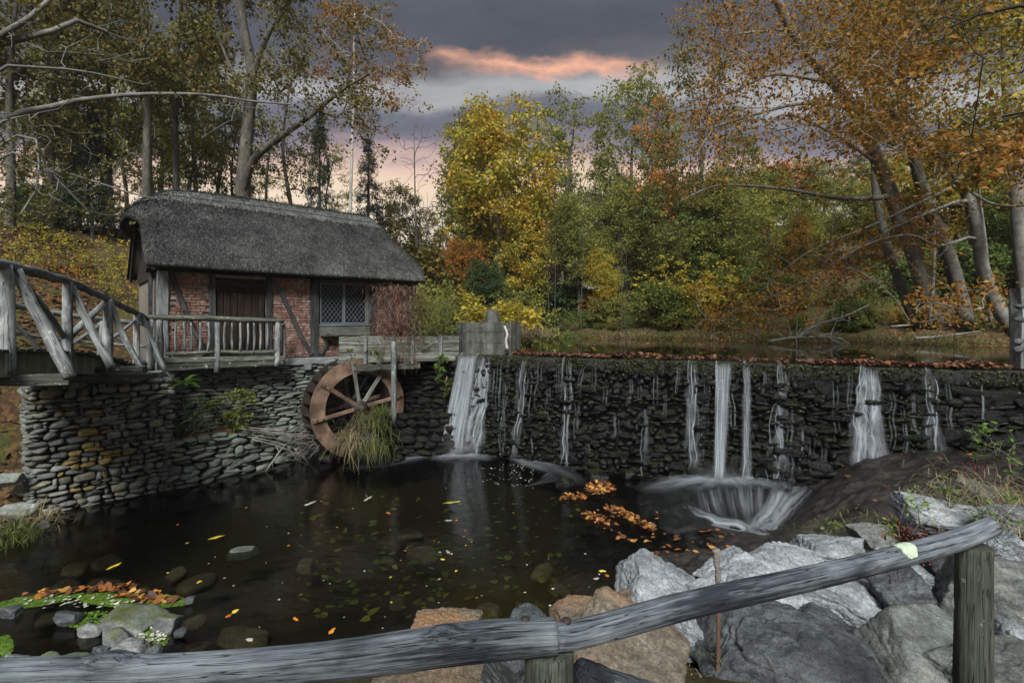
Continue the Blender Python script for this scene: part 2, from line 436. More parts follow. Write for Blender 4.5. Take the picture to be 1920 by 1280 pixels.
MT['dam_core'] = m_stone('wet_dam_core', (.004, .004, .004), (.010, .011, .010), (.02, .022, .018), 5, .5, .6, .4, vary=0, wpos=True)
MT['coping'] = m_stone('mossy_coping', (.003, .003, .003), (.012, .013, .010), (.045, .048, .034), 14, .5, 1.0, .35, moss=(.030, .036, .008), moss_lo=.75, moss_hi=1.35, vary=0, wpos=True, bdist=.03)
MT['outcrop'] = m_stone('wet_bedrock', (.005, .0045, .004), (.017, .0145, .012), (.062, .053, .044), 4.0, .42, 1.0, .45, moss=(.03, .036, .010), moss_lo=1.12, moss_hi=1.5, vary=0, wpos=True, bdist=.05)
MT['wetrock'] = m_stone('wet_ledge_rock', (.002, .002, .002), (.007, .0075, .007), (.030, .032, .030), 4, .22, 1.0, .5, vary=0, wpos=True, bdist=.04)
MT['pale'] = m_stone('pale_boulder', (.034, .038, .043), (.20, .22, .232), (.48, .51, .525), 3.5, .75, 1.0, .3, bdist=.035, strata=(.7, 1.6, 5), vary=.15)
MT['grey'] = m_stone('grey_boulder', (.035, .038, .036), (.16, .168, .16), (.36, .37, .355), 3, .8, 1.0, .3, bdist=.035, strata=(.8, 1.2, 3.5), vary=.2)
MT['rust'] = m_stone('rust_boulder', (.030, .026, .020), (.13, .112, .084), (.31, .29, .24), 3, .8, 1.0, .3, bdist=.035, strata=(.5, 2.2, 3.5), vary=.1, stain=(.19, .10, .042))
MT['dark'] = m_stone('dark_boulder', (.010, .012, .013), (.048, .055, .058), (.17, .185, .19), 3, .65, 1.0, .4, bdist=.035, strata=(.6, 1.6, 3), vary=.15)
MT['green'] = m_stone('greenish_boulder', (.022, .025, .023), (.10, .112, .103), (.26, .28, .255), 4.5, .8, 1.0, .3, bdist=.035, strata=(.8, 1.2, 2), vary=.15)
MT['mossy'] = m_stone('mossy_stone', (.03, .034, .034), (.12, .13, .13), (.26, .28, .28), 3, .7, .7, .35, moss=(.055, .075, .008), moss_lo=.35, moss_hi=1.25, vary=.2)
MT['bed'] = m_stone('pool_bed_stone', (.02, .017, .011), (.085, .073, .048), (.20, .175, .12), 2, .7, .5, .3, vary=.5)
def m_concrete():
    n = NT('old_concrete'); v = n.wpos(); a = n.noise(v, 3, 7, .65); b = n.noise(v, 30, 5, .7); st = n.noise(n.mapv(v, (6, 6, .7)), 1.0, 5, .6, .4)
    c = n.ramp(n.math('ADD', n.math('MULTIPLY', a, .6), n.math('MULTIPLY', b, .4)), [(.3, (.030, .032, .027)), (.5, (.085, .089, .078)), (.72, (.18, .185, .168))])
    k = n.node('ShaderNodeMapRange', {0: st, 1: .44, 2: .60}).outputs[0]
    c = n.mix(n.math('MULTIPLY', k, .75), c, (.030, .033, .026))
    k = n.node('ShaderNodeMapRange', {0: n.noise(v, 9, 6, .75), 1: .60, 2: .68}).outputs[0]
    c = n.mix(n.math('MULTIPLY', k, .6), c, (.33, .34, .31))
    return n.done(n.pbr(c, .9, n.bump(n.math('ADD', a, b), .7, .02), .2))
MT['concrete'] = m_concrete()
# timber
MT['log'] = m_wood('weathered_log', (.004, .005, .007), (.020, .025, .032), (.17, .195, .215), 5, 130, .75, .8, patch=.85, bdist=.006)
MT['post'] = m_wood('weathered_post', (.016, .018, .015), (.075, .085, .070), (.23, .255, .215), 4, 120, .85, .9, lichen=(.42, .47, .36), lich=.05, patch=.4)
MT['railwood'] = m_wood('rustic_railing_wood', (.035, .04, .04), (.16, .175, .175), (.42, .45, .44), 2.5, 30, .85, .9, lichen=(.45, .52, .46), lich=.45, patch=.6)
MT['railmoss'] = m_wood('green_railing_wood', (.03, .035, .028), (.12, .135, .105), (.30, .33, .27), 2.5, 26, .85, .8, lichen=(.42, .50, .42), lich=.5, patch=.5)
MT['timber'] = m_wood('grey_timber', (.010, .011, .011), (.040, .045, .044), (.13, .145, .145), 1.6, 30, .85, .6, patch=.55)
MT['timber_pale'] = m_wood('pale_grey_timber', (.04, .045, .045), (.15, .165, .165), (.33, .36, .36), 1.6, 30, .85, .6, patch=.6, lichen=(.40, .46, .42), lich=.2)  # paler grey timber with a little lichen
MT['door'] = m_wood('brown_door_wood', (.004, .003, .0025), (.016, .0105, .0075), (.060, .034, .021), 1.5, 34, .7, .6, patch=.6)
MT['deckbeam'] = m_wood('mossy_beam', (.016, .018, .014), (.05, .055, .045), (.14, .15, .12), 1.5, 22, .85, .7, lichen=(.46, .56, .48), lich=.45)
MT['plank'] = m_wood('flume_plank', (.035, .038, .033), (.13, .14, .12), (.28, .30, .26), 1.2, 24, .85, .6, patch=.5, lichen=(.30, .34, .26), lich=.2)
MT['slab'] = m_stone('mossy_arch_slab', (.04, .045, .03), (.115, .125, .085), (.23, .245, .18), 3, .85, .6, .25, vary=0, wpos=True, strata=(2.5, 2.5, .25))
MT['bark'] = m_wood('bark', (.018, .017, .014), (.060, .056, .046), (.15, .145, .12), 2.5, 9, .9, .9, lichen=(.20, .21, .16), lich=.35, crack=False, bdist=.03)
MT['bark_grey'] = m_wood('smooth_grey_bark', (.05, .05, .045), (.15, .15, .135), (.30, .30, .27), 5, 4, .85, .5, lichen=(.36, .38, .33), lich=.4, crack=False, bdist=.02)
MT['bark_dark'] = m_wood('dark_bark', (.010, .010, .009), (.032, .032, .028), (.09, .09, .078), 3, 9, .9, .8, lichen=(.16, .18, .13), lich=.3, crack=False, bdist=.02)
MT['birch'] = m_wood('white_birch_bark', (.10, .10, .09), (.42, .41, .37), (.62, .60, .55), 9, 3, .8, .4, crack=False)
MT['twig'] = m_wood('dry_twig', (.06, .058, .05), (.19, .185, .165), (.38, .37, .34), 4, 20, .85, .3, crack=False)
MT['twig_red'] = m_wood('red_brown_twig', (.045, .028, .020), (.13, .075, .05), (.24, .15, .105), 4, 20, .85, .3, crack=False)
MT['white_stick'] = m_wood('bleached_stick', (.30, .29, .27), (.55, .54, .51), (.75, .74, .70), 3, 20, .85, .3, crack=False)
# iron
def m_rust():
    n = NT('rusty_iron'); v = n.objc(); a = n.noise(v, 3.0, 7, .62, .4); b = n.noise(v, 26, 5, .65)
    f = n.math('ADD', n.math('MULTIPLY', a, .75), n.math('MULTIPLY', b, .25))
    c = n.ramp(f, [(.28, (.016, .012, .010)), (.45, (.085, .056, .038)), (.58, (.17, .115, .078)), (.76, (.27, .21, .155))])
    return n.done(n.pbr(c, .8, n.bump(f, .5, .01), .3))
MT['rust_iron'] = m_rust()
MT['dark_iron'] = m_plain('dark_rusty_iron', (.022, .016, .013), .7, .4, 0, .6, 14, .4)
MT['lead'] = m_plain('grey_painted_lead', (.10, .12, .135), .5, .3, 0, .3, 30)
MT['vent'] = m_plain('dark_green_metal', (.035, .05, .045), .5, .4)
MT['white_wall'] = m_plain('white_clapboard', (.62, .62, .60), .8)
MT['roof_far'] = m_plain('grey_far_roof', (.22, .22, .23), .8)
def m_glass():
    n = NT('dark_window_glass')
    return n.done(n.pbr((.005, .006, .007), .3, None, .12))
MT['pane'] = m_glass()
def m_brick():
    n = NT('old_brick'); v = n.wpos(); r = n.rnd(); r2 = n.attr('rnd', 'Fac')
    rr = n.math('FRACT', n.math('ADD', r, r2))
    a = n.noise(v, 14, 6, .6); big = n.noise(v, 1.6, 4, .6)
    c = n.ramp(rr, [(0, (.12, .058, .045)), (.3, (.20, .098, .074)), (.55, (.255, .135, .10)), (.75, (.17, .105, .088)), (1, (.29, .19, .15))])
    c = n.mix(n.node('ShaderNodeMapRange', {0: a, 1: .3, 2: .75}).outputs[0], n.mix(.55, c, (.07, .055, .048)), c)
    k = n.node('ShaderNodeMapRange', {0: n.noise(v, 5.5, 6, .7), 1: .52, 2: .66}).outputs[0]
    c = n.mix(n.math('MULTIPLY', k, .7), c, (.36, .31, .26))
    return n.done(n.pbr(c, .9, n.bump(a, .5, .008), .2))
MT['brick'] = m_brick()
MT['brick_mortar'] = m_stone('brick_mortar', (.10, .09, .075), (.21, .19, .165), (.33, .31, .27), 8, .95, .5, .1, vary=0, wpos=True)
def m_thatch(name, dark, mid, light):
    n = NT(name); g = n.attr('gc'); r = n.attr('rnd', 'Fac')
    a = n.noise(n.mapv(g, (5, 60, 60)), 1.0, 4, .7); b = n.noise(n.wpos(), 1.1, 4, .6); c0 = n.noise(n.wpos(), 45, 3, .6)
    f = n.math('ADD', n.math('ADD', n.math('MULTIPLY', a, .3), n.math('MULTIPLY', r, .38)), n.math('ADD', n.math('MULTIPLY', c0, .22), n.math('MULTIPLY', n.math('SUBTRACT', b, .45), .45)))
    c = n.ramp(f, [(.22, dark), (.48, mid), (.80, light)])
    return n.done(n.pbr(c, .9, n.bump(n.math('ADD', a, c0), .8, .02), .15))
MT['thatch'] = m_thatch('grey_thatch', (.012, .0125, .0125), (.088, .094, .091), (.36, .375, .36))
MT['thatch_ridge'] = m_thatch('pale_ridge_thatch', (.055, .058, .057), (.21, .222, .215), (.44, .46, .44))
MT['rod'] = m_plain('dark_binding_rod', (.02, .02, .02), .8)
MT['gable'] = m_wood('dark_gable_board', (.010, .008, .006), (.030, .024, .018), (.07, .058, .045), 1.5, 20, .85, .5)

# foliage palettes
LF = {}
LF['olive'] = m_leaf('olive_leaf', [(0, (.06, .078, .020)), (.35, (.145, .165, .038)), (.65, (.24, .245, .052)), (1, (.37, .33, .065))], trans=.45)
LF['green'] = m_leaf('green_leaf', [(0, (.036, .066, .020)), (.35, (.09, .14, .034)), (.65, (.16, .21, .048)), (1, (.26, .29, .065))], trans=.45)
LF['yellow'] = m_leaf('yellow_leaf', [(0, (.13, .15, .028)), (.3, (.27, .26, .038)), (.6, (.41, .33, .045)), (.8, (.49, .36, .048)), (1, (.50, .29, .04))], trans=.45)
LF['gold'] = m_leaf('gold_orange_leaf', [(0, (.13, .16, .030)), (.3, (.25, .26, .040)), (.55, (.38, .33, .044)), (.78, (.46, .27, .034)), (1, (.50, .36, .055))], trans=.45)
LF['orange'] = m_leaf('orange_leaf', [(0, (.11, .075, .020)), (.25, (.24, .13, .026)), (.55, (.42, .165, .026)), (.8, (.50, .20, .030)), (1, (.42, .30, .05))], trans=.45)
LF['rust'] = m_leaf('rust_leaf', [(0, (.070, .078, .018)), (.28, (.14, .125, .028)), (.5, (.235, .13, .027)), (.75, (.33, .145, .027)), (1, (.28, .235, .04))], trans=.45)
LF['brownolive'] = m_leaf('brown_olive_leaf', [(0, (.035, .038, .014)), (.35, (.085, .085, .022)), (.6, (.14, .115, .028)), (.85, (.19, .115, .026)), (1, (.23, .17, .04))])
LF['needle'] = m_leaf('dark_needle', [(0, (.006, .014, .008)), (.5, (.016, .032, .016)), (1, (.04, .062, .026))], trans=.1)
LF['hemlock'] = m_leaf('blue_green_needle', [(0, (.010, .018, .016)), (.5, (.026, .042, .036)), (1, (.055, .075, .06))], trans=.1)
LF['bright'] = m_leaf('bright_green_leaf', [(0, (.035, .075, .012)), (.5, (.09, .17, .025)), (1, (.17, .27, .05))], clump=.3)
LF['lime'] = m_leaf('yellow_green_leaf', [(0, (.05, .075, .014)), (.5, (.13, .16, .028)), (1, (.25, .26, .05))], clump=.35)
LF['darkgreen'] = m_leaf('dark_green_leaf', [(0, (.015, .032, .011)), (.5, (.042, .078, .024)), (1, (.09, .13, .038))])
LF['straw'] = m_leaf('dry_grass_blade', [(0, (.10, .085, .045)), (.5, (.23, .19, .10)), (1, (.38, .33, .20))], clump=.3)
LF['grass'] = m_leaf('grass_blade', [(0, (.035, .06, .014)), (.5, (.10, .13, .03)), (1, (.22, .22, .07))], clump=.45, sc=3)
LF['litter'] = m_leaf('fallen_leaf', [(0, (.035, .018, .012)), (.25, (.11, .045, .02)), (.5, (.24, .085, .022)), (.7, (.32, .13, .03)), (.88, (.40, .24, .06)), (1, (.45, .40, .28))], trans=.1, clump=.1, sc=2)
LF['litter_red'] = m_leaf('fallen_red_leaf', [(0, (.020, .012, .010)), (.35, (.065, .030, .020)), (.65, (.13, .055, .030)), (.85, (.20, .095, .05)), (1, (.27, .17, .10))], trans=.1, clump=.2, sc=2)
LF['leaf_orange'] = m_leaf('orange_floating_leaf', [(0, (.30, .08, .012)), (.5, (.42, .14, .018)), (1, (.5, .22, .03))], trans=.1, clump=0)
LF['leaf_yellow'] = m_leaf('yellow_floating_leaf', [(0, (.40, .28, .03)), (.5, (.5, .38, .04)), (1, (.55, .46, .08))], trans=.1, clump=0)
LF['leaf_pale'] = m_leaf('pale_floating_leaf', [(0, (.28, .30, .22)), (1, (.50, .50, .42))], trans=.1, clump=0)
LF['duckweed'] = m_leaf('duckweed', [(0, (.030, .065, .008)), (.5, (.065, .125, .014)), (1, (.12, .19, .03))], trans=.1, clump=.3, sc=4)

LF['moss'] = m_leaf('moss_tuft', [(0, (.008, .010, .004)), (.5, (.022, .028, .008)), (1, (.07, .085, .015))], trans=.1, clump=.5, sc=3)

# water
def m_water(name, tint, bump, bscale, stretch=(1, 1, 1), rough=.0, refl=1.0):
    n = NT(name); v = n.mapv(n.wpos(), stretch)
    h = n.math('ADD', n.noise(v, bscale, 3, .5), n.math('MULTIPLY', n.noise(v, bscale * .23, 2, .5), 2.))
    nb = n.bump(h, bump, .05)
    fr = n.node('ShaderNodeFresnel', {'IOR': 1.42, 'Normal': nb}).outputs[0]
    gl = n.node('ShaderNodeBsdfGlossy', {'Color': (refl, refl, refl, 1), 'Roughness': rough, 'Normal': nb}).outputs[0]
    tr = n.node('ShaderNodeBsdfTransparent', {'Color': (*tint, 1)}).outputs[0]
    return n.done(n.node('ShaderNodeMixShader', {0: fr, 1: tr, 2: gl}).outputs[0])
MT['pool'] = m_water('pool_water', (.78, .79, .68), .16, 3.0, (1, 1.6, 1), .13)
MT['pond'] = m_water('pond_water', (.34, .37, .22), .03, 1.5, (1, 1.3, 1), .05)
def m_fall(name, dens, lo=.30, hi=.68):
    """silky falling water: 'gc' = (down in metres, across in strand widths, softness of the edge)"""
    n = NT(name); g = n.attr('gc'); sp = n.node('ShaderNodeSeparateXYZ', {0: g})
    s1 = n.noise(n.node('ShaderNodeCombineXYZ', {0: n.math('MULTIPLY', sp.outputs[0], .9), 1: n.math('MULTIPLY', sp.outputs[1], 3.2)}).outputs[0], 1.0, 4, .6, .3)
    f = n.node('ShaderNodeMapRange', {0: s1, 1: lo, 2: hi}).outputs[0]
    a = n.math('MULTIPLY', n.math('MULTIPLY', n.math('ADD', n.math('MULTIPLY', f, .85), .15), sp.outputs[2]), dens, True)
    w = n.pbr((.70, .78, .84), .55, None, .3)
    tl = n.node('ShaderNodeBsdfTranslucent', {0: (.70, .78, .84, 1)}).outputs[0]
    w = n.node('ShaderNodeMixShader', {0: .35, 1: w, 2: tl}).outputs[0]
    tr = n.node('ShaderNodeBsdfTransparent').outputs[0]
    return n.done(n.node('ShaderNodeMixShader', {0: a, 1: tr, 2: w}).outputs[0])
MT['fall'] = m_fall('falling_water', .19, .38, .60)
MT['trickle'] = m_fall('thin_falling_water', .19, .34, .60)
def m_foam(name, dens, lo, hi, scale=3.):
    n = NT(name); g = n.attr('gc'); sp = n.node('ShaderNodeSeparateXYZ', {0: g})
    a = n.noise(n.node('ShaderNodeCombineXYZ', {0: n.math('MULTIPLY', sp.outputs[0], scale * .35), 1: n.math('MULTIPLY', sp.outputs[1], scale * 2.4)}).outputs[0], 1.0, 5, .6, .5)
    b = n.noise(n.wpos(), 2.2, 3, .5)
    f = n.node('ShaderNodeMapRange', {0: n.math('ADD', n.math('MULTIPLY', a, .7), n.math('MULTIPLY', b, .3)), 1: lo, 2: hi}).outputs[0]
    al = n.math('MULTIPLY', n.math('MULTIPLY', f, sp.outputs[2]), dens, True)
    w = n.pbr((.76, .83, .88), .7, None, .2)
    tr = n.node('ShaderNodeBsdfTransparent').outputs[0]
    return n.done(n.node('ShaderNodeMixShader', {0: al, 1: tr, 2: w}).outputs[0])
MT['foam'] = m_foam('foam', .95, .36, .66)
MT['mist'] = m_foam('thin_foam', .38, .34, .72, 4)

# ground
def m_ground():
    n = NT('leaf_strewn_ground'); v = n.wpos()
    a = n.noise(v, 1.2, 6, .65); b = n.noise(v, 14, 5, .7); l = n.voro(v, 9.0, out='Color')
    lr = n.node('ShaderNodeSeparateXYZ', {0: l}).outputs[0]
    soil = n.ramp(b, [(.3, (.018, .014, .009)), (.7, (.06, .048, .03))])
    leaf = n.ramp(lr, [(0, (.035, .022, .012)), (.4, (.075, .045, .020)), (.7, (.11, .06, .024)), (1, (.15, .11, .045))])
    c = n.mix(n.node('ShaderNodeMapRange', {0: b, 1: .40, 2: .55}).outputs[0], soil, leaf)
    grass = n.ramp(b, [(.3, (.022, .034, .010)), (.7, (.07, .085, .022))])
    c = n.mix(n.math('MULTIPLY', n.node('ShaderNodeMapRange', {0: a, 1: .50, 2: .60}).outputs[0], .7), c, grass)
    # silt and mud under water
    z = n.node('ShaderNodeSeparateXYZ', {0: v}).outputs[2]
    c = n.mix(n.node('ShaderNodeMapRange', {0: z, 1: .10, 2: -.05}).outputs[0], c, n.ramp(b, [(.3, (.012, .010, .006)), (.7, (.05, .042, .026))]))
    return n.done(n.pbr(c, .95, n.bump(n.math('ADD', b, lr), .6, .03), .15))
MT['ground'] = m_ground()
# ================================================================ the lie of the land
W0 = A(-7.80, 11.15); HU = A(.754, .657); HN = A(.657, -.754)      # mill front wall: left corner, direction, outward normal
HL = 6.56
def H(t, s, z):
    p = W0 + HU * t - HN * s
    return A(p[0], p[1], z)
HM = np.eye(4); HM[:2, 0] = HU; HM[:2, 1] = -HN; HM[:2, 3] = W0     # local (t, s, z) -> world
DL = A(-1.36, 14.0); DR = A(9.05, 9.05)
DU = unit(DR - DL); DN = A(DU[1], -DU[0])                           # along the dam to the right, and towards the viewer (downstream)
if DN[1] > 0: DN = -DN
POND = 2.67
def DAM(t, o, z):
    p = DL + DU * t + DN * o
    return A(p[0], p[1], z)
XF = A(-6, -2, 0.7, 3.9, 8.8, 14.3, 17.3, 22, 40, 400); YF = A(36, 35, 33, 26.6, 24.9, 21.5, 17.6, 13, 8, 8)
XS = A(-400, -12, -8, -5.3, -3.7, -1.5, .25, 1.84, 3.8, 4.9, 6, 9, 14, 400); YS = A(5.2, 5.2, 5.2, 5.3, 5.37, 5.6, 6.0, 7.0, 7.7, 8.2, 8.4, 7.5, 6.5, 6.5)
def ground_z(x, y):
    x = np.asarray(x, float); y = np.asarray(y, float)
    dd = -((x - DL[0]) * DN[0] + (y - DL[1]) * DN[1])               # >0 upstream of the dam face
    t = (x - W0[0]) * HU[0] + (y - W0[1]) * HU[1]; s = -((x - W0[0]) * HN[0] + (y - W0[1]) * HN[1])
    nz = fbm(np.stack([x * .35, y * .35, x * 0], -1), 4, 3)
    # upstream: pond bowl, banks and the wooded hill
    yf = np.interp(x, XF, YF); xl = np.interp(y, [10, 14, 20, 25, 33, 60], [-1.2, -1.0, -.9, -.3, .7, 2])
    g = np.minimum(np.minimum(x - xl, yf - y), 30 - 0 * x) + nz * .5
    hill = np.maximum(y - yf, 0)
    right = sstep(-6, 10, x)
    rise = .10 * np.minimum(hill, 4) + (.05 + .20 * right) * np.clip(hill - 2, 0, 46) + .03 * np.maximum(hill - 48, 0)
    zr = np.where(g > 0, POND - .42 * np.minimum(g, 2.2), POND + .10 + .22 * np.minimum(-g, 1.0) + rise + nz * .25)
    # left: slope behind and beside the mill
    q = -(x + 10.2) * .80 + (y - 13) * .42
    zl = 2.35 + .40 * np.clip(q, 0, 16) + .05 * np.maximum(q - 16, 0) + nz * .18
    zu = np.where(x < -2.2, zl, np.where(x < -1.2, np.maximum(zl, zr), zr))
    blend = sstep(-4, -1.5, x); zu = zl * (1 - blend) + zr * blend
    # downstream: pool
    ys = np.interp(x, XS, YS)
    e = y - ys                                                      # >0 inside the pool from the near shore
    near = 1.75 * np.clip(1 - (y - 2.5) / np.maximum(ys - 2.5, .5), 0, 1) - .10
    near = np.where(y < 2.5, 1.65, near) + nz * .06
    ylb = np.interp(x, [-400, -30, -12, -9.4, -8.7, -8.0], [6.5, 6.5, 8.0, 8.7, 9.3, 10.0])
    lb = (y - ylb)
    lbank = np.where(lb > 0, .10 + .62 * np.minimum(lb, 3.2) + .05 * np.maximum(lb - 3.2, 0), -.05 + .45 * np.maximum(lb, -1.2)) + nz * .08
    bed = -.15 - .55 * sstep(0, 2.0, e) + nz * .12
    zp = np.where(e < 0, near, bed)
    zp = np.where((x < -8.0) & (e > 0), np.maximum(zp, lbank), zp)
    upper = np.clip(sstep(.25, .35, dd) * (x > -1.8), 0, 1)
    z = np.where((dd > .30) & (t > HL + .1), zu, zp)
    # mill platform
    z = np.where((s > .15) & (t > -1.6) & (t <= HL + .1), np.maximum(zl, 2.0), z)
    zleft = np.maximum(lbank, np.minimum(zl, lbank + 1.2 * np.maximum(q + 2.5, 0)))
    z = np.where((x < -8.0) & (t <= -1.6) & (lb > 0), np.where(lb > 3.5, np.maximum(zl, lbank), np.minimum(np.maximum(zleft, lbank), np.maximum(zl, lbank))), z)
    return z
def axis(c0, c1, step, far):
    core = np.arange(c0, c1 + 1e-6, step); out = []; d = step; p = c1
    while p < far[1]: d *= 1.16; p += d; out.append(p)
    lo = []; d = step; p = c0
    while p > far[0]: d *= 1.16; p -= d; lo.append(p)
    return np.concatenate([lo[::-1], core, out])
GX = axis(-14, 14, .16, (-500, 500)); GY = axis(-1, 22, .16, (-60, 700))
gx, gy = np.meshgrid(GX, GY)
gz = ground_z(gx, gy)
ni, nj = gx.shape
ii = (np.arange(ni - 1)[:, None] * nj + np.arange(nj - 1)[None]).ravel()
me = mesh_np('ground', np.stack([gx, gy, gz], -1).reshape(-1, 3), np.stack([ii, ii + 1, ii + nj + 1, ii + nj], 1), None, True, [MT['ground']])
tag(obj('ground', me), kind='structure')

def sheet(name, poly, z, mat, label=None, step=None):
    V = np.array([[x, y, z] for x, y in poly]); me = bpy.data.meshes.new(name)
    me.from_pydata([tuple(v) for v in V], [], [tuple(range(len(V)))]); me.materials.append(mat); me.update()
    o = obj(name, me); tag(o, label, kind='structure'); return o
sheet('pool_water', [(-60, 3.2), (12, 3.2), (12, 9.2), (DR[0] + .6, DR[1] + .0), (DL[0] - .4, DL[1] + .45), (-3.4, 15.2), (-8.6, 10.7), (-12, 13), (-60, 13)], 0.0, MT['pool'], 'dark still water of the mill pool below the dam')
far_poly = [tuple(DAM(-.3, -.55, 0)[:2]), tuple(DAM(16.5, -.55, 0)[:2]), (30, 6), (46, 6), (46, 40), (-1.4, 40), (-1.4, 15)]
sheet('pond_water', far_poly, POND, MT['pond'], 'calm mill pond above the dam reflecting the trees')

# ---------------------------------------------------------------- bedrock hump in front of the right half of the dam
def rbf(pts, x, y):
    pts = np.asarray(pts, float); d = np.linalg.norm(pts[:, None, :2] - pts[None, :, :2], axis=2)
    phi = lambda r: r ** 2 * np.log(r + 1e-9)
    n = len(pts); Ph = np.zeros((n + 3, n + 3)); Ph[:n, :n] = phi(d) + np.eye(n) * .02
    Ph[:n, n] = 1; Ph[:n, n + 1:] = pts[:, :2]; Ph[n, :n] = 1; Ph[n + 1:, :n] = pts[:, :2].T
    w = np.linalg.solve(Ph, np.concatenate([pts[:, 2], np.zeros(3)]))
    q = np.stack([x.ravel(), y.ravel()], 1); r = np.linalg.norm(q[:, None] - pts[None, :, :2], axis=2)
    return (phi(r) @ w[:n] + w[n] + q @ w[n + 1:]).reshape(x.shape)
HUMP = [(6.3, 10.4, .35), (7.07, 10.05, 1.0), (8.25, 9.5, 1.18), (9.05, 9.15, 1.42), (10.5, 8.5, 1.6), (5.6, 10.4, -.2), (5.1, 9.7, -.22), (4.55, 8.9, -.05),
        (3.6, 8.5, .0), (2.6, 8.0, .03), (1.8, 7.5, .0), (3.4, 9.4, -.3), (1.5, 8.4, -.32), (.7, 7.4, -.35), (6.3, 9.3, .78), (5.65, 9.2, .50), (7.3, 8.2, 1.05),
        (6.2, 7.6, .72), (5.0, 7.7, .30), (4.0, 7.2, .16), (2.9, 7.0, .12), (5.4, 6.4, .55), (3.0, 6.2, .25), (7.5, 6.5, 1.0), (9, 7, 1.3), (1.4, 6.3, -.1), (.2, 6.4, -.5),
        (5.2, 11.0, -.4), (4, 10.8, -.4), (2, 10, -.5)]
hx, hy = np.meshgrid(np.linspace(.4, 10.6, 400), np.linspace(6.0, 11.2, 220))
hz = rbf(HUMP, hx, hy)
hp = np.stack([hx, hy, hz], -1)
def hump_noise(p):
    return .14 * fbm(p * A(1.1, 1.3, 1), 5, 11) - .11 * np.abs(fbm(p * A(1.7, 3.0, 1) + 5, 4, 12)) + .05 * fbm(p * 6, 4, 13)
hz = hz + hump_noise(np.stack([hx, hy, hx * 0], -1))
dd_h = -((hx - DL[0]) * DN[0] + (hy - DL[1]) * DN[1])
hz = np.where(dd_h > .1, np.minimum(hz, hz), hz)
nh, mh = hx.shape; ii = (np.arange(nh - 1)[:, None] * mh + np.arange(mh - 1)[None]).ravel()
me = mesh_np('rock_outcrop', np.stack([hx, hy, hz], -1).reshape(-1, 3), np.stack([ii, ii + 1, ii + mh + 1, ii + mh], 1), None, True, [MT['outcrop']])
tag(obj('rock_outcrop', me), 'wet dark brown bedrock hump below the right half of the dam', kind='structure')
def hump_z(x, y):
    x = np.asarray(x, float); y = np.asarray(y, float)
    return rbf(HUMP, x, y) + hump_noise(np.stack([x, y, x * 0], -1))

# ================================================================ dry stone masonry
def stone_protos(tag_, n, sub, cuts, boxy, amp, mat, seed, sharp=12.):
    out = []
    for k in range(n):
        V, F = rock_geo(seed + k, sub, cuts, amp, 2.2, boxy, sharp) if sharp < 20 else boulder_geo(seed + k, sub, boxy, amp, 8)
        V = V / np.abs(V).max(0)
        V2, F2 = rock_geo(seed + k, 2, cuts, amp * 1.6, 2.2, boxy, min(sharp, 18.)); V2 = V2 / np.abs(V2).max(0)
        out.append((mesh_np(tag_, V, F, None, True, [mat]), V2, F2))
    return out
def courses(w, h, mw, mh, rng, skew=.0, wvar=.45, hvar=.35):
    """irregular courses: list of (u, v, width, height)"""
    out = []; v = 0
    while v < h - mh * .3:
        rh = mh * rng.uniform(1 - hvar, 1 + hvar); u = -rng.uniform(0, mw * .5)
        while u < w:
            rw = mw * rng.uniform(1 - wvar, 1 + wvar)
            if rng.random() < .14 and rw < mw:        # two thin ones on top of each other
                k = rng.uniform(.4, .6); out.append((u + rw / 2, v + rh * k / 2, rw, rh * k)); out.append((u + rw / 2, v + rh * (1 + k) / 2, rw, rh * (1 - k)))
            else:
                j = rng.uniform(.85, 1.25); out.append((u + rw / 2, v + rh / 2 + rng.normal(0, mh * .08), rw, rh * j))
            u += rw
        v += rh * .97
    return out
def lay(parent, name, stones, protos, rng, limit=300, stuff='rubble_stone', tilt=.07, pick=None):
    """stones: list of (pos, right, normal, w, depth, h, size_in_view)"""
    stones = sorted(stones, key=lambda q: -q[6]); rest = G()
    for k, (p, r, nrm, w, dep, h, _) in enumerate(stones):
        pr = protos if pick is None else pick(p, protos)
        me, V, F = pr[rng.integers(len(pr))]
        a = rng.normal(0, tilt); sx = rng.choice([-1, 1])
        R = np.stack([r, nrm, A(0, 0, 1)], 1)
        ca, sa = math.cos(a), math.sin(a); R = R @ A((ca, 0, -sa), (0, 1, 0), (sa, 0, ca))
        M = np.eye(4); M[:3, :3] = R @ np.diag([w / 2 * sx, dep / 2, h / 2]); M[:3, 3] = p
        if k < limit:
            o = obj(name, me, parent); o.matrix_basis = Matrix(M.tolist())
        else:
            rest.add(V @ M[:3, :3].T + M[:3, 3], F if sx > 0 else F[:, ::-1])
    if rest.n:
        o = rest.build(stuff, protos[0][0].materials[0], parent); o['kind'] = 'stuff'

# ---------------------------------------------------------------- the dam
rng = np.random.default_rng(21)
dam = thing('stone_dam', 'long black wet stone dam with trickling water and mossy coping', 'dam', tuple(DAM(5, 0, 0)))
g = G(); M = np.eye(4); M[:2, 0] = DU; M[:2, 1] = DN; M[:2, 3] = DL
def batter(z): return .22 * (1 - z / POND)
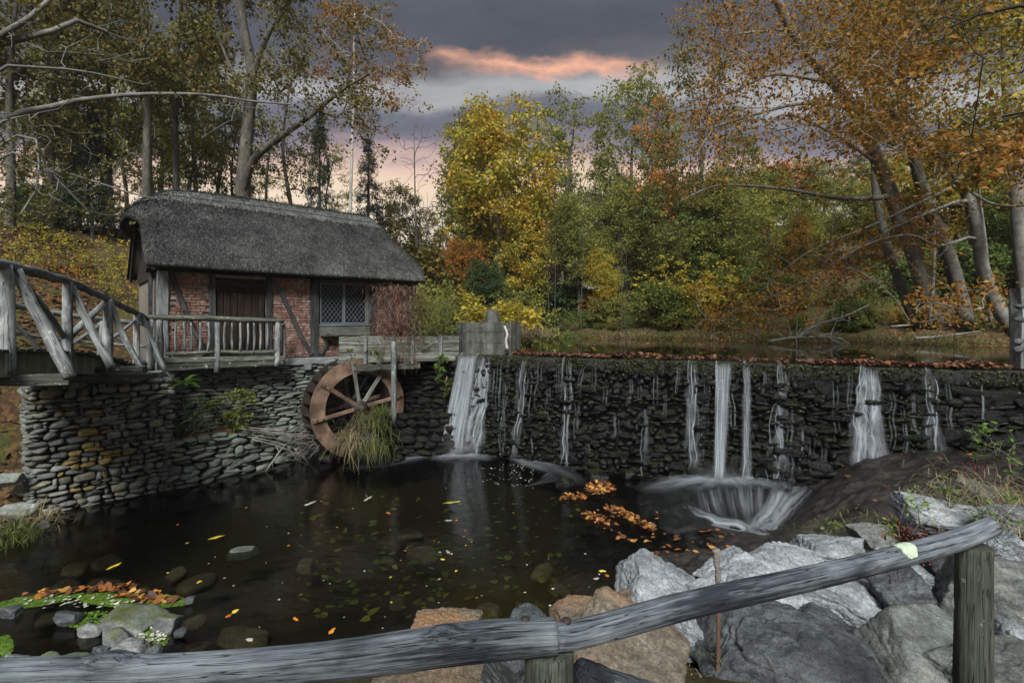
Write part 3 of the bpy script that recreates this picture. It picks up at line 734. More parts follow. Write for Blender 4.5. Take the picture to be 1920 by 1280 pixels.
# core, a battered prism
V = []
for t in (-.5, 13.5):
    for o, z in ((batter(-.6) - .06, -.6), (-.5, -.6), (-.5, POND - .30), (-.02, POND - .30)): V.append(DAM(t, o, z))
g.add(V, [A([0, 1, 2, 3], [7, 6, 5, 4], [0, 3, 7, 4], [3, 2, 6, 7], [2, 1, 5, 6]).astype(int)])
g.build('core', MT['dam_core'], dam, smooth=False)
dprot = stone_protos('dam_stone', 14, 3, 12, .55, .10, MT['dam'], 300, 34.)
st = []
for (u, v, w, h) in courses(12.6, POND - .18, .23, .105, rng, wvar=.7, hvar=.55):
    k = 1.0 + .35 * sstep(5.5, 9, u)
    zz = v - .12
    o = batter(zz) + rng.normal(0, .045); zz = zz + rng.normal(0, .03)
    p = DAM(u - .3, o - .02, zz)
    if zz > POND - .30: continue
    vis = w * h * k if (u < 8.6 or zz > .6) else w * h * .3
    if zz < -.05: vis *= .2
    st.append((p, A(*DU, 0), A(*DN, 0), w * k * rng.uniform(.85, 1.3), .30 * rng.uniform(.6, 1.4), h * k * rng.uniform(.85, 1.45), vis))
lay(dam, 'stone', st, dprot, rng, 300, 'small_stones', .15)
# coping: rough mossy lip
g = G(); tt = np.linspace(-.45, 13.4, 620)
prof0 = A((-.62, -.32), (.03, -.32), (.075, -.27), (.085, -.17), (.075, -.07), (.045, -.02), (0, .0), (-.62, .0))
ring = []
for t in tt:
    q = prof0.copy()
    nn = np.array([fbm(A(t * 3.5, k * 1.7, 0), 4, 5) for k in range(8)])
    n2 = np.array([fbm(A(t * 14, k * 2.3, 4), 3, 15) for k in range(8)]); q[1:6, 0] += .06 * nn[1:6] + .05 * n2[1:6]; q[1:3, 1] += .09 * nn[1:3] + .05 * n2[1:3] + .03 * fbm(A(t * 9, 2, 1), 2, 6)
    ring.append([DAM(t, o, POND - .035 + z) for o, z in q])
ring = np.array(ring); n_, K = ring.shape[:2]
i = np.arange(n_ - 1)[:, None] * K; j = np.arange(K)[None]; j2 = (j + 1) % K
g.add(ring.reshape(-1, 3), np.stack([i + j, i + K + j, i + K + j2, i + j2], 2).reshape(-1, 4))
g.build('coping', MT['coping'], dam)

# ---------------------------------------------------------------- stone pier under the footbridge
rng = np.random.default_rng(5)
PL, PR = A(-8.72, 9.28), A(-7.25, 10.82)
pu = unit(PR - PL); pn = A(pu[1], -pu[0]); pw = np.linalg.norm(PR - PL)
pier = thing('stone_pier', 'grey dry-stone pier with orange lichen carrying the footbridge', 'pier', (-8, 10, 0))
g = G(); M = np.eye(4); M[:2, 0] = pu; M[:2, 1] = -pn; M[:2, 3] = PL
boxg(g, (.04, .03, -.6), (pw - .04, 1.5, 2.28), M); g.build('core', MT['mortar'], pier, smooth=False)
pp = stone_protos('pier_stone', 12, 3, 10, .1, .07, MT['pier'], 500, 6.)
py_ = stone_protos('yellow_pier_stone', 4, 3, 10, .25, .05, MT['pier_yellow'], 540, 7.)
st = []
for (u, v, w, h) in courses(pw, 2.42, .21, .105, rng, wvar=.65, hvar=.55):
    if u > pw + .02 or u < 0: continue
    st.append((A(*(PL + pu * u + pn * rng.normal(.0, .02)), v - .10), A(*pu, 0), A(*pn, 0), w * 1.04, .24, h * 1.05, w * h))
for (u, v, w, h) in courses(1.3, 2.42, .26, .10, rng):          # returning right-hand face
    st.append((A(*(PR - pn * u + pu * rng.normal(0, .015)), v - .10), A(*-pn, 0), A(*pu, 0), w * 1.04, .22, h * 1.05, w * h * .2))
for (u, v, w, h) in courses(1.3, 2.42, .26, .10, rng):
    st.append((A(*(PL - pn * u + pu * rng.normal(0, .015)), v - .10), A(*pn, 0), A(*-pu, 0), w * 1.04, .22, h * 1.05, w * h * .2))
def pick_pier(p, protos):
    u = (p[:2] - PL) @ pu; k = math.exp(-((u - .85) / .42) ** 2 - ((p[2] - 1.0) / .48) ** 2)
    return py_ if rng.random() < k * .75 else protos
lay(pier, 'stone', st, pp, rng, 300, 'small_stones', .09, pick_pier)

# ---------------------------------------------------------------- mill foundation and ledge wall
rng = np.random.default_rng(9)
found = thing('foundation_wall', 'grey slate foundation wall below the mill balcony', 'wall', tuple(H(2.5, 0, 0)))
g = G(); boxg(g, (-1.0, .02, -.6), (HL + .2, .6, 2.44), HM); g.build('core', MT['mortar'], found, smooth=False)
sp = stone_protos('slate', 12, 3, 9, .6, .09, MT['slate'], 700, 30.)
st = []
for (u, v, w, h) in courses(4.6, 1.75, .29, .078, rng, wvar=.75, hvar=.55):
    st.append((H(u - .5, rng.normal(-.01, .02), v + .72), A(*HU, 0), A(*HN, 0), w * 1.06, .2, h * 1.08, w * h))
for (u, v, w, h) in courses(2.6, 2.3, .38, .12, rng):
    st.append((H(u + 4.2, rng.normal(.1, .02), v + .1), A(*HU, 0), A(*HN, 0), w * 1.06, .2, h * 1.08, w * h * .2))
lay(found, 'stone', st, sp, rng, 300, 'small_stones', .06)
LP = [A(-7.22, 10.85), A(-6.55, 11.75), A(-5.75, 13.0), A(-5.35, 13.75)]
low = thing('ledge_wall', 'low mossy stone ledge wall at the pool edge under the bush', 'wall', (-6.4, 12, 0))
g = G(); st = []
for a, b in zip(LP[:-1], LP[1:]):
    L = np.linalg.norm(b - a); du = (b - a) / L; dn = A(du[1], -du[0])
    M = np.eye(4); M[:2, 0] = du; M[:2, 1] = -dn; M[:2, 3] = a
    boxg(g, (-.05, .05, -.6), (L + .05, 1.0, .86), M)
    for (u, v, w, h) in courses(L, 1.02, .36, .135, rng, wvar=.5, hvar=.4):
        st.append((A(*(a + du * u + dn * (rng.normal(0, .03) + .10 * (1 - v))), v - .12), A(*du, 0), A(*dn, 0), w * 1.06, .34, h * 1.1, w * h))
g.build('core', MT['mortar'], low, smooth=False)
lay(low, 'stone', st, sp, rng, 300, 'small_stones', .16)
g = G()      # soil on the ledge
q = []
for a, b in ((LP[0], H(.1, .05, 0)[:2]), (LP[1], H(1.4, .05, 0)[:2]), (LP[2], H(2.9, .05, 0)[:2]), (LP[3], H(3.6, .05, 0)[:2])):
    for t in np.linspace(0, 1, 10): q.append([*(a + (b - a) * t), .86 + .22 * t + .05 * rng.normal()])
q = np.array(q); nj = 10; ii = (np.arange(3)[:, None] * nj + np.arange(nj - 1)[None]).ravel()
g.add(q, np.stack([ii, ii + 1, ii + nj + 1, ii + nj], 1)); g.build('soil', MT['ground'], low)

# side wall right of the wheel, carrying the overflow ledge
side = thing('spillway_wall', 'dark wet stone spillway wall between wheel and waterfall', 'wall', (-2.3, 13.6, 0))
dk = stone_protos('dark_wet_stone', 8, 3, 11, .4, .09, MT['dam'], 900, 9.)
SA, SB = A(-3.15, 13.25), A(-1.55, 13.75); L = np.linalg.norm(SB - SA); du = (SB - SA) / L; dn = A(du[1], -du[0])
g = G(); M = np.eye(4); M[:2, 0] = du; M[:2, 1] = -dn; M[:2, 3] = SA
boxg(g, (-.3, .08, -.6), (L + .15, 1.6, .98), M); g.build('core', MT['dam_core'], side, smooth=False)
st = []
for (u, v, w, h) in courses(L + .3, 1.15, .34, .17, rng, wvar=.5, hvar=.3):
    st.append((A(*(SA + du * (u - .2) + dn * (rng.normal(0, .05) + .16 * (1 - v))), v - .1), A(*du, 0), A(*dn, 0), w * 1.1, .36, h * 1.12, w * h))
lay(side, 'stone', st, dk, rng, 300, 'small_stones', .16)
# dark back wall of the wheel pit beneath the flume
pit = thing('wheel_pit_wall', 'black shadowed stone wall of the wheel pit beneath the flume', 'wall', tuple(DAM(-.8, -.5, 0)))
PA, PB = H(5.3, -.1, 0)[:2], DAM(-.1, -.05, 0)[:2]; L = np.linalg.norm(PB - PA); du = (PB - PA) / L; dn = A(du[1], -du[0])
g = G(); M = np.eye(4); M[:2, 0] = du; M[:2, 1] = -dn; M[:2, 3] = PA
boxg(g, (-.2, .1, -.6), (L + .3, .7, 2.5), M); g.build('core', MT['dam_core'], pit, smooth=False)
st = []
for (u, v, w, h) in courses(L + .2, 2.5, .36, .16, rng):
    st.append((A(*(PA + du * (u - .1) + dn * rng.normal(0, .02)), v), A(*du, 0), A(*dn, 0), w * 1.1, .28, h * 1.1, w * h))
lay(pit, 'stone', st, dk, rng, 300, 'small_stones', .08)
# ================================================================ the mill
rng = np.random.default_rng(33)
mill = thing('mill_house', 'small thatched brick and timber mill house above the water wheel', 'house', tuple(H(3.2, 1.8, 2.4)))
ZB, ZT = 2.52, 4.78        # sill and wall top
def zpx(py, Y): return EYE + (HOR - py) / FPX * Y
def tpx(px, s=0.0):
    """t on the wall plane (offset s) seen at photo column px"""
    k = (px - 960) / FPX; b = W0 - HN * s
    return (k * b[1] - b[0]) / (HU[0] - k * HU[1])
# mortar bed behind the bricks
g = G()
D0, D1 = tpx(404), tpx(500); WN0, WN1 = tpx(599), tpx(691); WZ0, WZ1 = 3.42, 4.60
boxg(g, (.05, .05, ZB), (D0, .30, ZT), HM); boxg(g, (D1, .05, ZB), (WN0, .30, ZT), HM); boxg(g, (WN1, .05, ZB), (HL - .02, .30, ZT), HM)
boxg(g, (WN0, .05, ZB), (WN1, .30, WZ0), HM); boxg(g, (WN0, .05, WZ1), (WN1, .30, ZT), HM); boxg(g, (D0, .05, 4.55), (D1, .30, ZT), HM)
boxg(g, (HL - .3, .3, ZB), (HL - .02, 3.6, ZT), HM); boxg(g, (.05, .30, ZB), (.3, 3.6, ZT), HM); boxg(g, (.3, 3.3, ZB), (HL - .3, 3.6, ZT), HM)
g.build('wall', MT['brick_mortar'], mill, smooth=False)
bm_ = []
for k in range(6):
    gg = G(); pr = rectprof(1, 1, .06) + rng.normal(0, .02, (8, 2))
    loft(gg, A((-.5, 0, 0), (-.44, 0, 0), (.44, 0, 0), (.5, 0, 0)), pr, A(.9, 1, 1, .9), A(0, 0, 1), .012, rng)
    V = np.concatenate(gg.V); F = [np.concatenate(gg.F[q]) for q in (3, 4)]
    bm_.append((mesh_np('brick', V, F, {'rnd': np.full(len(V), k / 6)}, False, [MT['brick']]), V, F))
bricks = []
bw, bh = .205, .0665; z = ZB + .12; row = 0
while z < ZT - .03:
    t = -.1 if row % 2 else 0.0
    while t < HL - .1:
        L = bw * (rng.uniform(.45, .6) if rng.random() < .18 else rng.uniform(.92, 1.04)); c = t + L / 2
        ok = c > .30 and c < HL - .12
        if D0 - .16 < c < D1 + .16: ok = False
        if WN0 - .20 < c < WN1 + .16 and WZ0 - .03 < z < WZ1 + .02: ok = False
        if ok: bricks.append((c, z + rng.normal(0, .003), L - .014, rng.normal(.032, .004)))
        t += L
    z += bh; row += 1
vis = sorted(bricks, key=lambda q: (0 if (q[0] < tpx(700)) else 1, q[0]))
rest_v, rest_f3, rest_f4, rest_r, nb = [], [], [], [], 0
for k, (c, z, L, s) in enumerate(vis):
    me, V, F = bm_[rng.integers(6)]
    if k < 300 or c < tpx(585) and k < 300:
        o = obj('brick', me, mill); M = HM.copy(); M[:3, 3] = H(c, s, z); o.matrix_basis = Matrix(M.tolist()) @ Matrix.Diagonal((L, .06, bh - .012, 1))
    else:
        Vw = (V * A(L, .06, bh - .012)) @ HM[:3, :3].T + H(c, s, z)
        rest_v.append(Vw); rest_f3.append(F[0] + nb); rest_f4.append(F[1] + nb); rest_r.append(np.full(len(V), rng.random())); nb += len(V)
o = obj('far_bricks', mesh_np('far_bricks', np.concatenate(rest_v), [np.concatenate(rest_f3), np.concatenate(rest_f4)], {'rnd': np.concatenate(rest_r)}, False, [MT['brick']]), mill); o['kind'] = 'stuff'

# timber frame
def post(px0, px1, z0, z1, mat, s=-.02, name='post', dep=.16):
    t0, t1 = tpx(px0), tpx(px1); c = (t0 + t1) / 2; g = G()
    beam(g, H(c, s + dep / 2, z0), H(c, s + dep / 2, z1), dep, t1 - t0, A(*HU, 0), .004); return g.build(name, mat, mill, smooth=False)
post(294, 316, ZB - .1, ZT, MT['timber_pale'], -.03); post(280, 288, ZB - .1, ZT, MT['timber'], .10, dep=.14)
post(392, 404.5, ZB, ZT, MT['timber']); post(500, 511, ZB, ZT, MT['timber']); post(582, 598, ZB - .1, ZT, MT['timber']); post(692, 706, ZB, ZT, MT['timber'])
post(763, 775, ZB, ZT, MT['timber'])
def brace(pts, mat=MT['timber'], w=.10):
    g = G(); path = spline([H(tpx(px), -.015, zpx(py, H(tpx(px), 0, 0)[1])) for px, py in pts], 5)
    loft(g, path, rectprof(.10, w, .015), None, A(*HN, 0), .004, rng) if False else loft(g, path, rectprof(w, .09, .015), None, A(*HN, 0), .004, rng)
    g.build('brace', mat, mill, smooth=False)
brace([(318, 507), (338, 560), (360, 612), (387, 662)]); brace([(514, 524), (533, 562), (560, 622), (583, 664)]); brace([(619, 636), (610, 650), (600, 664)], w=.08)
brace([(706, 530), (728, 580), (758, 650)])
g = G(); beam(g, H(-.05, .06, 4.70), H(HL, .06, 4.70), .20, .16); g.build('wall_plate', MT['timber'], mill, smooth=False)
g = G(); beam(g, H(-.1, .0, ZB - .02), H(HL, .0, ZB - .02), .26, .17, None, .006); g.build('sill_beam', MT['timber_pale'], mill, smooth=False)
for px in (575,):
    t = tpx(px, -.1); g = G(); beam(g, H(t, .35, 2.37), H(t, -.22, 2.37), .16, .16, None, .005); g.build('joist_end', MT['timber_pale'], mill, smooth=False)
# door: planks, transom, ledges
door = obj('door', None, mill)
g = G(); nx = 7; e = np.linspace(D0 + .03, D1 - .03, nx + 1)
for k in range(nx):
    g = G(); beam(g, H((e[k] + e[k + 1]) / 2, .075, ZB + .1), H((e[k] + e[k + 1]) / 2, .075 + rng.normal(0, .003), 4.22), .05, e[k + 1] - e[k] - .008, A(*HU, 0), .002); g.build('plank', MT['door'], door, smooth=False)
g = G(); beam(g, H(D0 + .03, .06, 4.28), H(D1 - .03, .06, 4.28), .06, .14); g.build('top_rail', MT['door'], door, smooth=False)
g = G(); boxg(g, (D0 + .02, .10, 4.3), (D1 - .02, .14, 4.62), HM); g.build('transom', MT['gable'], door, smooth=False)
g = G(); beam(g, H(D0 + .07, .04, 3.45), H(D0 + .07, .04, 3.62), .03, .03); g.build('handle', MT['dark_iron'], door, smooth=False)
# leaded window
win = obj('window', None, mill)
wm_ = (WN0 + WN1) / 2
for a, b in ((WN0 + .03, wm_), (wm_, WN1 - .03)):
    g = G(); boxg(g, (a, .085, WZ0 + .04), (b, .095, WZ1 - .04), HM); g.build('pane', MT['pane'], win, smooth=False)
    g = G()
    for z0, z1, t0, t1 in ((WZ0 + .04, WZ1 - .04, a + .02, a + .02), (WZ0 + .04, WZ1 - .04, b - .02, b - .02), (WZ0 + .05, WZ0 + .05, a, b), (WZ1 - .05, WZ1 - .05, a, b)):
        beam(g, H(t0, .06, z0), H(t1, .06, z1), .03, .032, None if t0 != t1 else A(*HU, 0), .001, c=.004)
    g.build('casement_frame', MT['lead'], win, smooth=False)
    g = G(); w, h = b - a - .06, WZ1 - WZ0 - .12; st_ = .118; asp = 1.28
    for sgn in (1, -1):
        for c in np.arange(-h * 1.2, w * asp + h * 1.2, st_ * asp):
            # line  z = sgn*asp*(x) + off, clipped to the pane
            xs = np.array([0, w]); 
            z0 = c if sgn < 0 else h - c
            pts = []
            for x in np.linspace(0, w, 60):
                zz = (z0 - asp * x) if sgn < 0 else (z0 - h + asp * x)
                if 0 <= zz <= h: pts.append((x, zz))
            if len(pts) > 1:
                p0, p1 = pts[0], pts[-1]
                beam(g, H(a + .03 + p0[0], .072, WZ0 + .06 + p0[1]), H(a + .03 + p1[0], .072, WZ0 + .06 + p1[1]), .008, .009, A(*HN, 0), 0, 3., c=.003)
    g.build('lattice', MT['lead'], win, smooth=False)
g = G(); beam(g, H(WN0 - .02, .0, WZ0 + .0), H(WN1 + .02, .0, WZ0 + .0), .16, .05); g.build('window_sill', MT['lead'], win, smooth=False)
g = G()
t0, t1 = tpx(605, -.2), tpx(691, -.2)
boxg(g, (t0, -.30, 3.17), (t1, -.27, 3.38), HM); boxg(g, (t0, -.27, 3.17), (t0 + .03, .0, 3.38), HM); boxg(g, (t1 - .03, -.27, 3.17), (t1, .0, 3.38), HM); boxg(g, (t0, -.29, 3.14), (t1, .0, 3.17), HM)
boxg(g, (t0 + .03, -.27, 3.3), (t1 - .03, 0, 3.34), HM)
g.build('window_box', MT['plank'], mill, smooth=False)

# ---- thatched roof
EZ, RZ = 4.72, 6.98; SE, SR = -.46, 1.8
TE0, TE1 = -.18, 6.72
def roof_top(t, s):
    k = (RZ - EZ - .16) / (SR - SE)
    zf = EZ + .16 + (s - SE) * k; zb = EZ + .16 + (2 * SR - SE - s) * k
    zl = RZ + (t - .72) * .80; zr = EZ + .15 + (TE1 + .12 - t) * 1.95
    zs = np.stack([zf, zb, zl, zr, np.full_like(t, RZ)]); a = 7.
    z = -np.log(np.sum(np.exp(-a * (zs - 5)), 0)) / a + 5
    # belly of the old thatch
    return z + .05 * np.sin((s - SE) / (SR - SE) * np.pi) * (s < SR) + .035 * fbm(np.stack([t * .9, s * 1.3, t * 0], -1), 3, 4)
nt_, ns_ = 150, 90
U_, S_ = np.meshgrid(np.linspace(0, 1, nt_), np.linspace(0, 1, ns_))
Sg = SE + (2 * (SR - SE)) * S_
bul = np.clip(1 - ((Sg - SR) / 1.12) ** 2, 0, 1) ** .5
T0 = TE0 - .30 * bul
T1 = TE1 - .16 * np.abs((Sg - SR) / (SR - SE)) ** 4
Tg = T0 + (T1 - T0) * U_
Zt = roof_top(Tg, Sg)
edge = np.minimum(np.minimum(S_, 1 - S_) * (2 * (SR - SE)), np.minimum(U_, 1 - U_) * 6.9)
Zt = Zt - .13 * (1 - np.clip(edge / .16, 0, 1)) ** 2
Zb = np.maximum(Zt - .34, EZ - .02 + 0 * Zt); Zb = np.where(edge < .05, Zt - .10, Zb)
Zb = Zt - (.10 + .24 * np.clip(edge / .25, 0, 1))
def toW(T, S, Z): return np.stack([W0[0] + HU[0] * T - HN[0] * S, W0[1] + HU[1] * T - HN[1] * S, Z], -1)
Vt, Vb = toW(Tg, Sg, Zt).reshape(-1, 3), toW(Tg, Sg, Zb).reshape(-1, 3)
ii = (np.arange(ns_ - 1)[:, None] * nt_ + np.arange(nt_ - 1)[None]).ravel()
Ft = np.stack([ii, ii + 1, ii + nt_ + 1, ii + nt_], 1); nV = len(Vt); Fb = Ft[:, ::-1] + nV
bd = np.concatenate([np.arange(nt_), np.arange(1, ns_) * nt_ + nt_ - 1, (ns_ - 1) * nt_ + np.arange(nt_ - 2, -1, -1), np.arange(ns_ - 2, 0, -1) * nt_])
b2 = np.roll(bd, -1); Fs_ = np.stack([bd, bd + nV, b2 + nV, b2], 1)
gcr = np.stack([Sg.ravel(), Tg.ravel(), Tg.ravel() * 0], 1)
roof = obj('thatched_roof', mesh_np('thatched_roof', np.vstack([Vt, Vb]), np.vstack([Ft, Fb, Fs_]), {'gc': np.vstack([gcr, gcr]), 'rnd': np.full(2 * nV, .25)}, True, [MT['thatch']]), mill)
# straw ends standing out of the surface
def straw(n, smin, smax, mat, name, lift, length, w, parent, seed, off=0.0, umin=0., umax=1.):
    rg = np.random.default_rng(seed)
    u, v = rg.uniform(umin, umax, n), rg.uniform(smin, smax, n)
    def surf(u, v):
        Sg = SE + (2 * (SR - SE)) * v; bul = np.clip(1 - ((Sg - SR) / 1.12) ** 2, 0, 1) ** .5
        T0 = TE0 - .30 * bul; T1 = TE1 - .16 * np.abs((Sg - SR) / (SR - SE)) ** 4; T = T0 + (T1 - T0) * u
        e = np.minimum(np.minimum(v, 1 - v) * (2 * (SR - SE)), np.minimum(u, 1 - u) * 6.9)
        return toW(T, Sg, roof_top(T, Sg) - .13 * (1 - np.clip(e / .16, 0, 1)) ** 2 + off), T, Sg
    p, T, Sg = surf(u, v); pu_, _, _ = surf(np.clip(u + .004, 0, 1), v); pv_, _, _ = surf(u, np.clip(v + .006, 0, 1))
    du, dv = pu_ - p, pv_ - p
    nrm = np.cross(du, dv); nrm /= np.linalg.norm(nrm, axis=1)[:, None] + 1e-9
    g3 = np.array([0, 0, -1.]) - nrm * (nrm @ np.array([0, 0, -1.]))[:, None]; g3 /= np.linalg.norm(g3, axis=1)[:, None] + 1e-9
    d = g3 + rg.normal(0, .28, (n, 3)); d /= np.linalg.norm(d, axis=1)[:, None]
    sd_ = np.cross(d, nrm); sd_ /= np.linalg.norm(sd_, axis=1)[:, None] + 1e-9
    L = length * rg.uniform(.5, 1.4, n)[:, None]; W = w * rg.uniform(.6, 1.4, n)[:, None]
    a = p + nrm * .004; b = p + d * L + nrm * (lift * rg.uniform(.3, 1.6, n))[:, None]
    V = np.stack([a - sd_ * W, a + sd_ * W, b + sd_ * W * .6, b - sd_ * W * .6], 1).reshape(-1, 3)
    r = np.repeat(rg.uniform(0, 1, n), 4)
    me = mesh_np(name, V, np.arange(4 * n).reshape(-1, 4), {'gc': V * A(1, 9, 1), 'rnd': r}, False, [mat])
    o = obj(name, me, parent); o['kind'] = 'stuff'; return o
straw(76000, 0.0, .52, MT['thatch'], 'straw_ends', .026, .075, .0038, roof, 1)
# ridge cap with scalloped lower edge and binding rods
capz = .055
nu, nv = 150, 24; Uc, Vc = np.meshgrid(np.linspace(.035, .905, nu), np.linspace(.365, .615, nv))
Sc_ = SE + (2 * (SR - SE)) * Vc; bul = np.clip(1 - ((Sc_ - SR) / 1.12) ** 2, 0, 1) ** .5
T0c = TE0 - .30 * bul; T1c = TE1 - .16 * np.abs((Sc_ - SR) / (SR - SE)) ** 4; Tc = T0c + (T1c - T0c) * Uc
ec = np.minimum(np.minimum(Vc - .365, .615 - Vc) * 40, np.minimum(Uc - .035, .905 - Uc) * 40)
Zc = roof_top(Tc, Sc_) + capz * np.clip(ec, 0, 1) - .02 * (ec < .01)
Vcap = toW(Tc, Sc_, Zc).reshape(-1, 3); ii = (np.arange(nv - 1)[:, None] * nu + np.arange(nu - 1)[None]).ravel()
cap = obj('ridge_cap', mesh_np('ridge_cap', Vcap, np.stack([ii, ii + 1, ii + nu + 1, ii + nu], 1), {'gc': np.stack([Sc_.ravel(), Tc.ravel(), 0 * Tc.ravel()], 1), 'rnd': np.full(len(Vcap), .4)}, True, [MT['thatch_ridge']]), roof)
straw(17000, .358, .52, MT['thatch_ridge'], 'ridge_straw', .012, .12, .005, roof, 2, capz, .04, .90)
for v in (.385, .455):
    u = np.linspace(.05, .89, 90); S1 = SE + (2 * (SR - SE)) * v; bb = max(0, 1 - ((S1 - SR) / 1.12) ** 2) ** .5
    T1_ = (TE0 - .3 * bb) + ((TE1 - .16 * abs((S1 - SR) / (SR - SE)) ** 4) - (TE0 - .3 * bb)) * u
    pth = toW(T1_, np.full(90, S1), roof_top(T1_, np.full(90, S1)) + capz + .018)
    g = G(); tube(g, pth, .014, 5); g.build('binding_rod', MT['rod'], roof)
g = G(); vp = H(6.05, 2.6, 0); tube(g, A((vp[0], vp[1], 5.6), (vp[0], vp[1], 6.34)), .10, 12); tube(g, A((vp[0], vp[1], 6.34), (vp[0], vp[1], 6.36), (vp[0], vp[1], 6.41), (vp[0], vp[1], 6.45)), A(.12, .22, .21, .08), 14); g.build('roof_vent', MT['vent'], roof)
# gable below the half hip (left end)
g = G()
for k, s in enumerate(np.arange(.15, 3.5, .19)):
    top = min(6.0, 4.75 + min(s + .35, 3.95 - s) * .95); beam(g, H(.02, s, 4.5), H(.02, s, top), .185, .03, A(*-HU, 0), .002)
g.build('gable_boarding', MT['gable'], mill, smooth=False)
g = G(); beam(g, H(-.12, -.1, 4.62), H(-.12, 1.75, 6.3), .06, .14); beam(g, H(-.12, 3.7, 4.62), H(-.12, 1.85, 6.3), .06, .14); g.build('barge_board', MT['gable'], mill, smooth=False)

# ---- balcony
balc = obj('balcony', None, mill)
BS = -.60; bz = 3.56
def BP(px, z): return H(tpx(px, BS), BS, z)
def stick(name, p0, p1, r0, r1=None, mat=MT['railwood'], parent=balc, sides=7, rough=.10, bend=.02, seg=.16):
    p = resample(A(p0, p1), seg); t = np.linspace(0, 1, len(p))[:, None]
    off = rng.normal(0, bend, 3); p = p + off * np.sin(np.pi * t) + rng.normal(0, bend * .15, p.shape)
    g = G(); tube(g, p, np.linspace(r0, r1 or r0, len(p)), sides, rough, rng); return g.build(name, mat, parent)
stick('handrail', BP(276, 3.60), BP(532, 3.53), .065, .055, MT['railmoss'], bend=.012)
stick('bottom_rail', BP(310, 2.83), BP(402, 2.84), .045, .04, MT['railmoss']); stick('bottom_rail', BP(410, 2.85), BP(516, 2.80), .045, .045, MT['railmoss'])
stick('balcony_post', BP(406, 2.38), BP(407, 3.50), .062, .055); stick('balcony_post', BP(519, 2.46), BP(520, 3.50), .075, .06); stick('balcony_post', H(tpx(530, -.45), -.45, 2.46), H(tpx(530, -.45), -.45, 3.5), .05, .045)
stick('balcony_post', BP(299, 2.5), BP(298, 3.55), .06, .055); stick('balcony_post', BP(285, 2.5), BP(283, 3.55), .055, .05)
for px in (314, 330, 345, 359, 375, 389, 422.5, 436, 450, 463.5, 475.5, 488, 500):
    stick('baluster', BP(px + rng.normal(0, .5), 2.84), BP(px + rng.normal(0, 1.), 3.53), .026 * rng.uniform(.8, 1.25), .022, sides=6, bend=.012)
g = G(); beam(g, BP(308, 2.70), BP(530, 2.64), .10, .10, None, .004); g.build('deck_edge', MT['railmoss'], balc, smooth=False)
g = G(); beam(g, H(tpx(306, BS), BS + .03, 2.55), H(tpx(531, BS), BS + .03, 2.55), .12, .15, None, .005); g.build('deck_beam', MT['deckbeam'], balc, smooth=False)
t0, t1 = tpx(300, BS), tpx(531, BS)
for k, s in enumerate(np.arange(BS + .12, .0, .125)):
    g = G(); beam(g, H(t0, s, 2.70), H(t1, s, 2.70), .115, .04, None, .002, 1.); g.build('deck_board', MT['deckbeam'], balc, smooth=False)

# ================================================================ rustic footbridge
rng = np.random.default_rng(41)
BA, BE = A(-7.60, 10.70), A(-6.30, 6.38)
br = thing('footbridge', 'rustic arched footbridge with peeling log railings beside the mill', 'bridge', (-8, 8.6, 2.5))
def BR(r, o=0., z=0.):
    """r=0 at the mill, 1 at the left frame edge; o = metres to the far side"""
    d = unit(BE - BA); nrm = A(-abs(d[1]), -abs(d[0]) * 1.0); nrm = unit(A(d[1], -d[0])) * (1 if d[1] < 0 else -1)
    if nrm[0] > 0: nrm = -nrm
    p = BA + (BE - BA) * r + nrm * o
    return A(p[0], p[1], z)
def bst(name, p0, p1, r0, r1=None, mat=MT['railwood'], **k): return stick(name, p0, p1, r0, r1, mat, br, **{'sides': 9, 'rough': .12, **k})
rails = [(281, 597), (256, 584), (201, 557), (127, 524), (45, 500), (0, 489), (-60, 484)]
def r_of(px):
    k = (px - 960) / FPX; d = BE - BA
    return (k * BA[1] - BA[0]) / (d[0] - k * d[1])
path = []
for px, py in rails:
    b = BR(r_of(px)); path.append(A(b[0], b[1], zpx(py, b[1]) - .03))
g = G(); pth = resample(spline(path, 6), .14); tube(g, pth + rng.normal(0, .006, pth.shape), np.linspace(.05, .065, len(pth)), 10, .10, rng); g.build('handrail', MT['railwood'], br)
def railz(r): return np.interp(r, [r_of(px) for px, _ in rails], [p[2] for p in path])
deck_r = A(-.02, .10, .30, .55, .8, 1.0, 1.2); deck_y = [690, 688, 674, 661, 655, 655, 656]
deck_px = [(BR(r)[0] / BR(r)[1]) * FPX + 960 for r in deck_r]
deck_z = A(*[zpx(py, BR(r)[1]) for py, r in zip(deck_y, deck_r)])
def dz(r): return np.interp(r, deck_r, deck_z)
for px, rad in ((256, .065), (201, .075), (127, .080), (12, .085)):
    r = r_of(px); b = BR(r); zb = zpx({256: 690, 201: 688, 127: 705, 12: 706}[px], b[1])
    bst('post', A(b[0], b[1], zb), A(b[0], b[1], railz(r)), rad, rad * .9)
# outrigger braces from the rail down to the cross beams
for (x0, y0, x1, y1), rad in (((29, 508, 131, 708), .075), ((134, 535, 208, 688), .062), ((207, 562, 268, 690), .05), ((263, 592, 309, 697), .045)):
    p0 = P(x0, y0, BR(r_of(x0))[1] - .02); r1 = r_of(x1); yb = BR(r_of(x0))[1]
    p1 = P(x1, y1, yb + .02)
    bst('brace', p0, p1, rad * .85, rad, bend=.03)
# long diagonal braces inside the railing
for (x0, y0, x1, y1), rad in (((30, 515, 124, 640), .045), ((130, 632, 203, 562), .05), ((203, 640, 258, 596), .035)):
    bst('diagonal', P(x0, y0, BR(r_of(x0))[1] + .05), P(x1, y1, BR(r_of(x1))[1] + .05), rad, rad * .9)
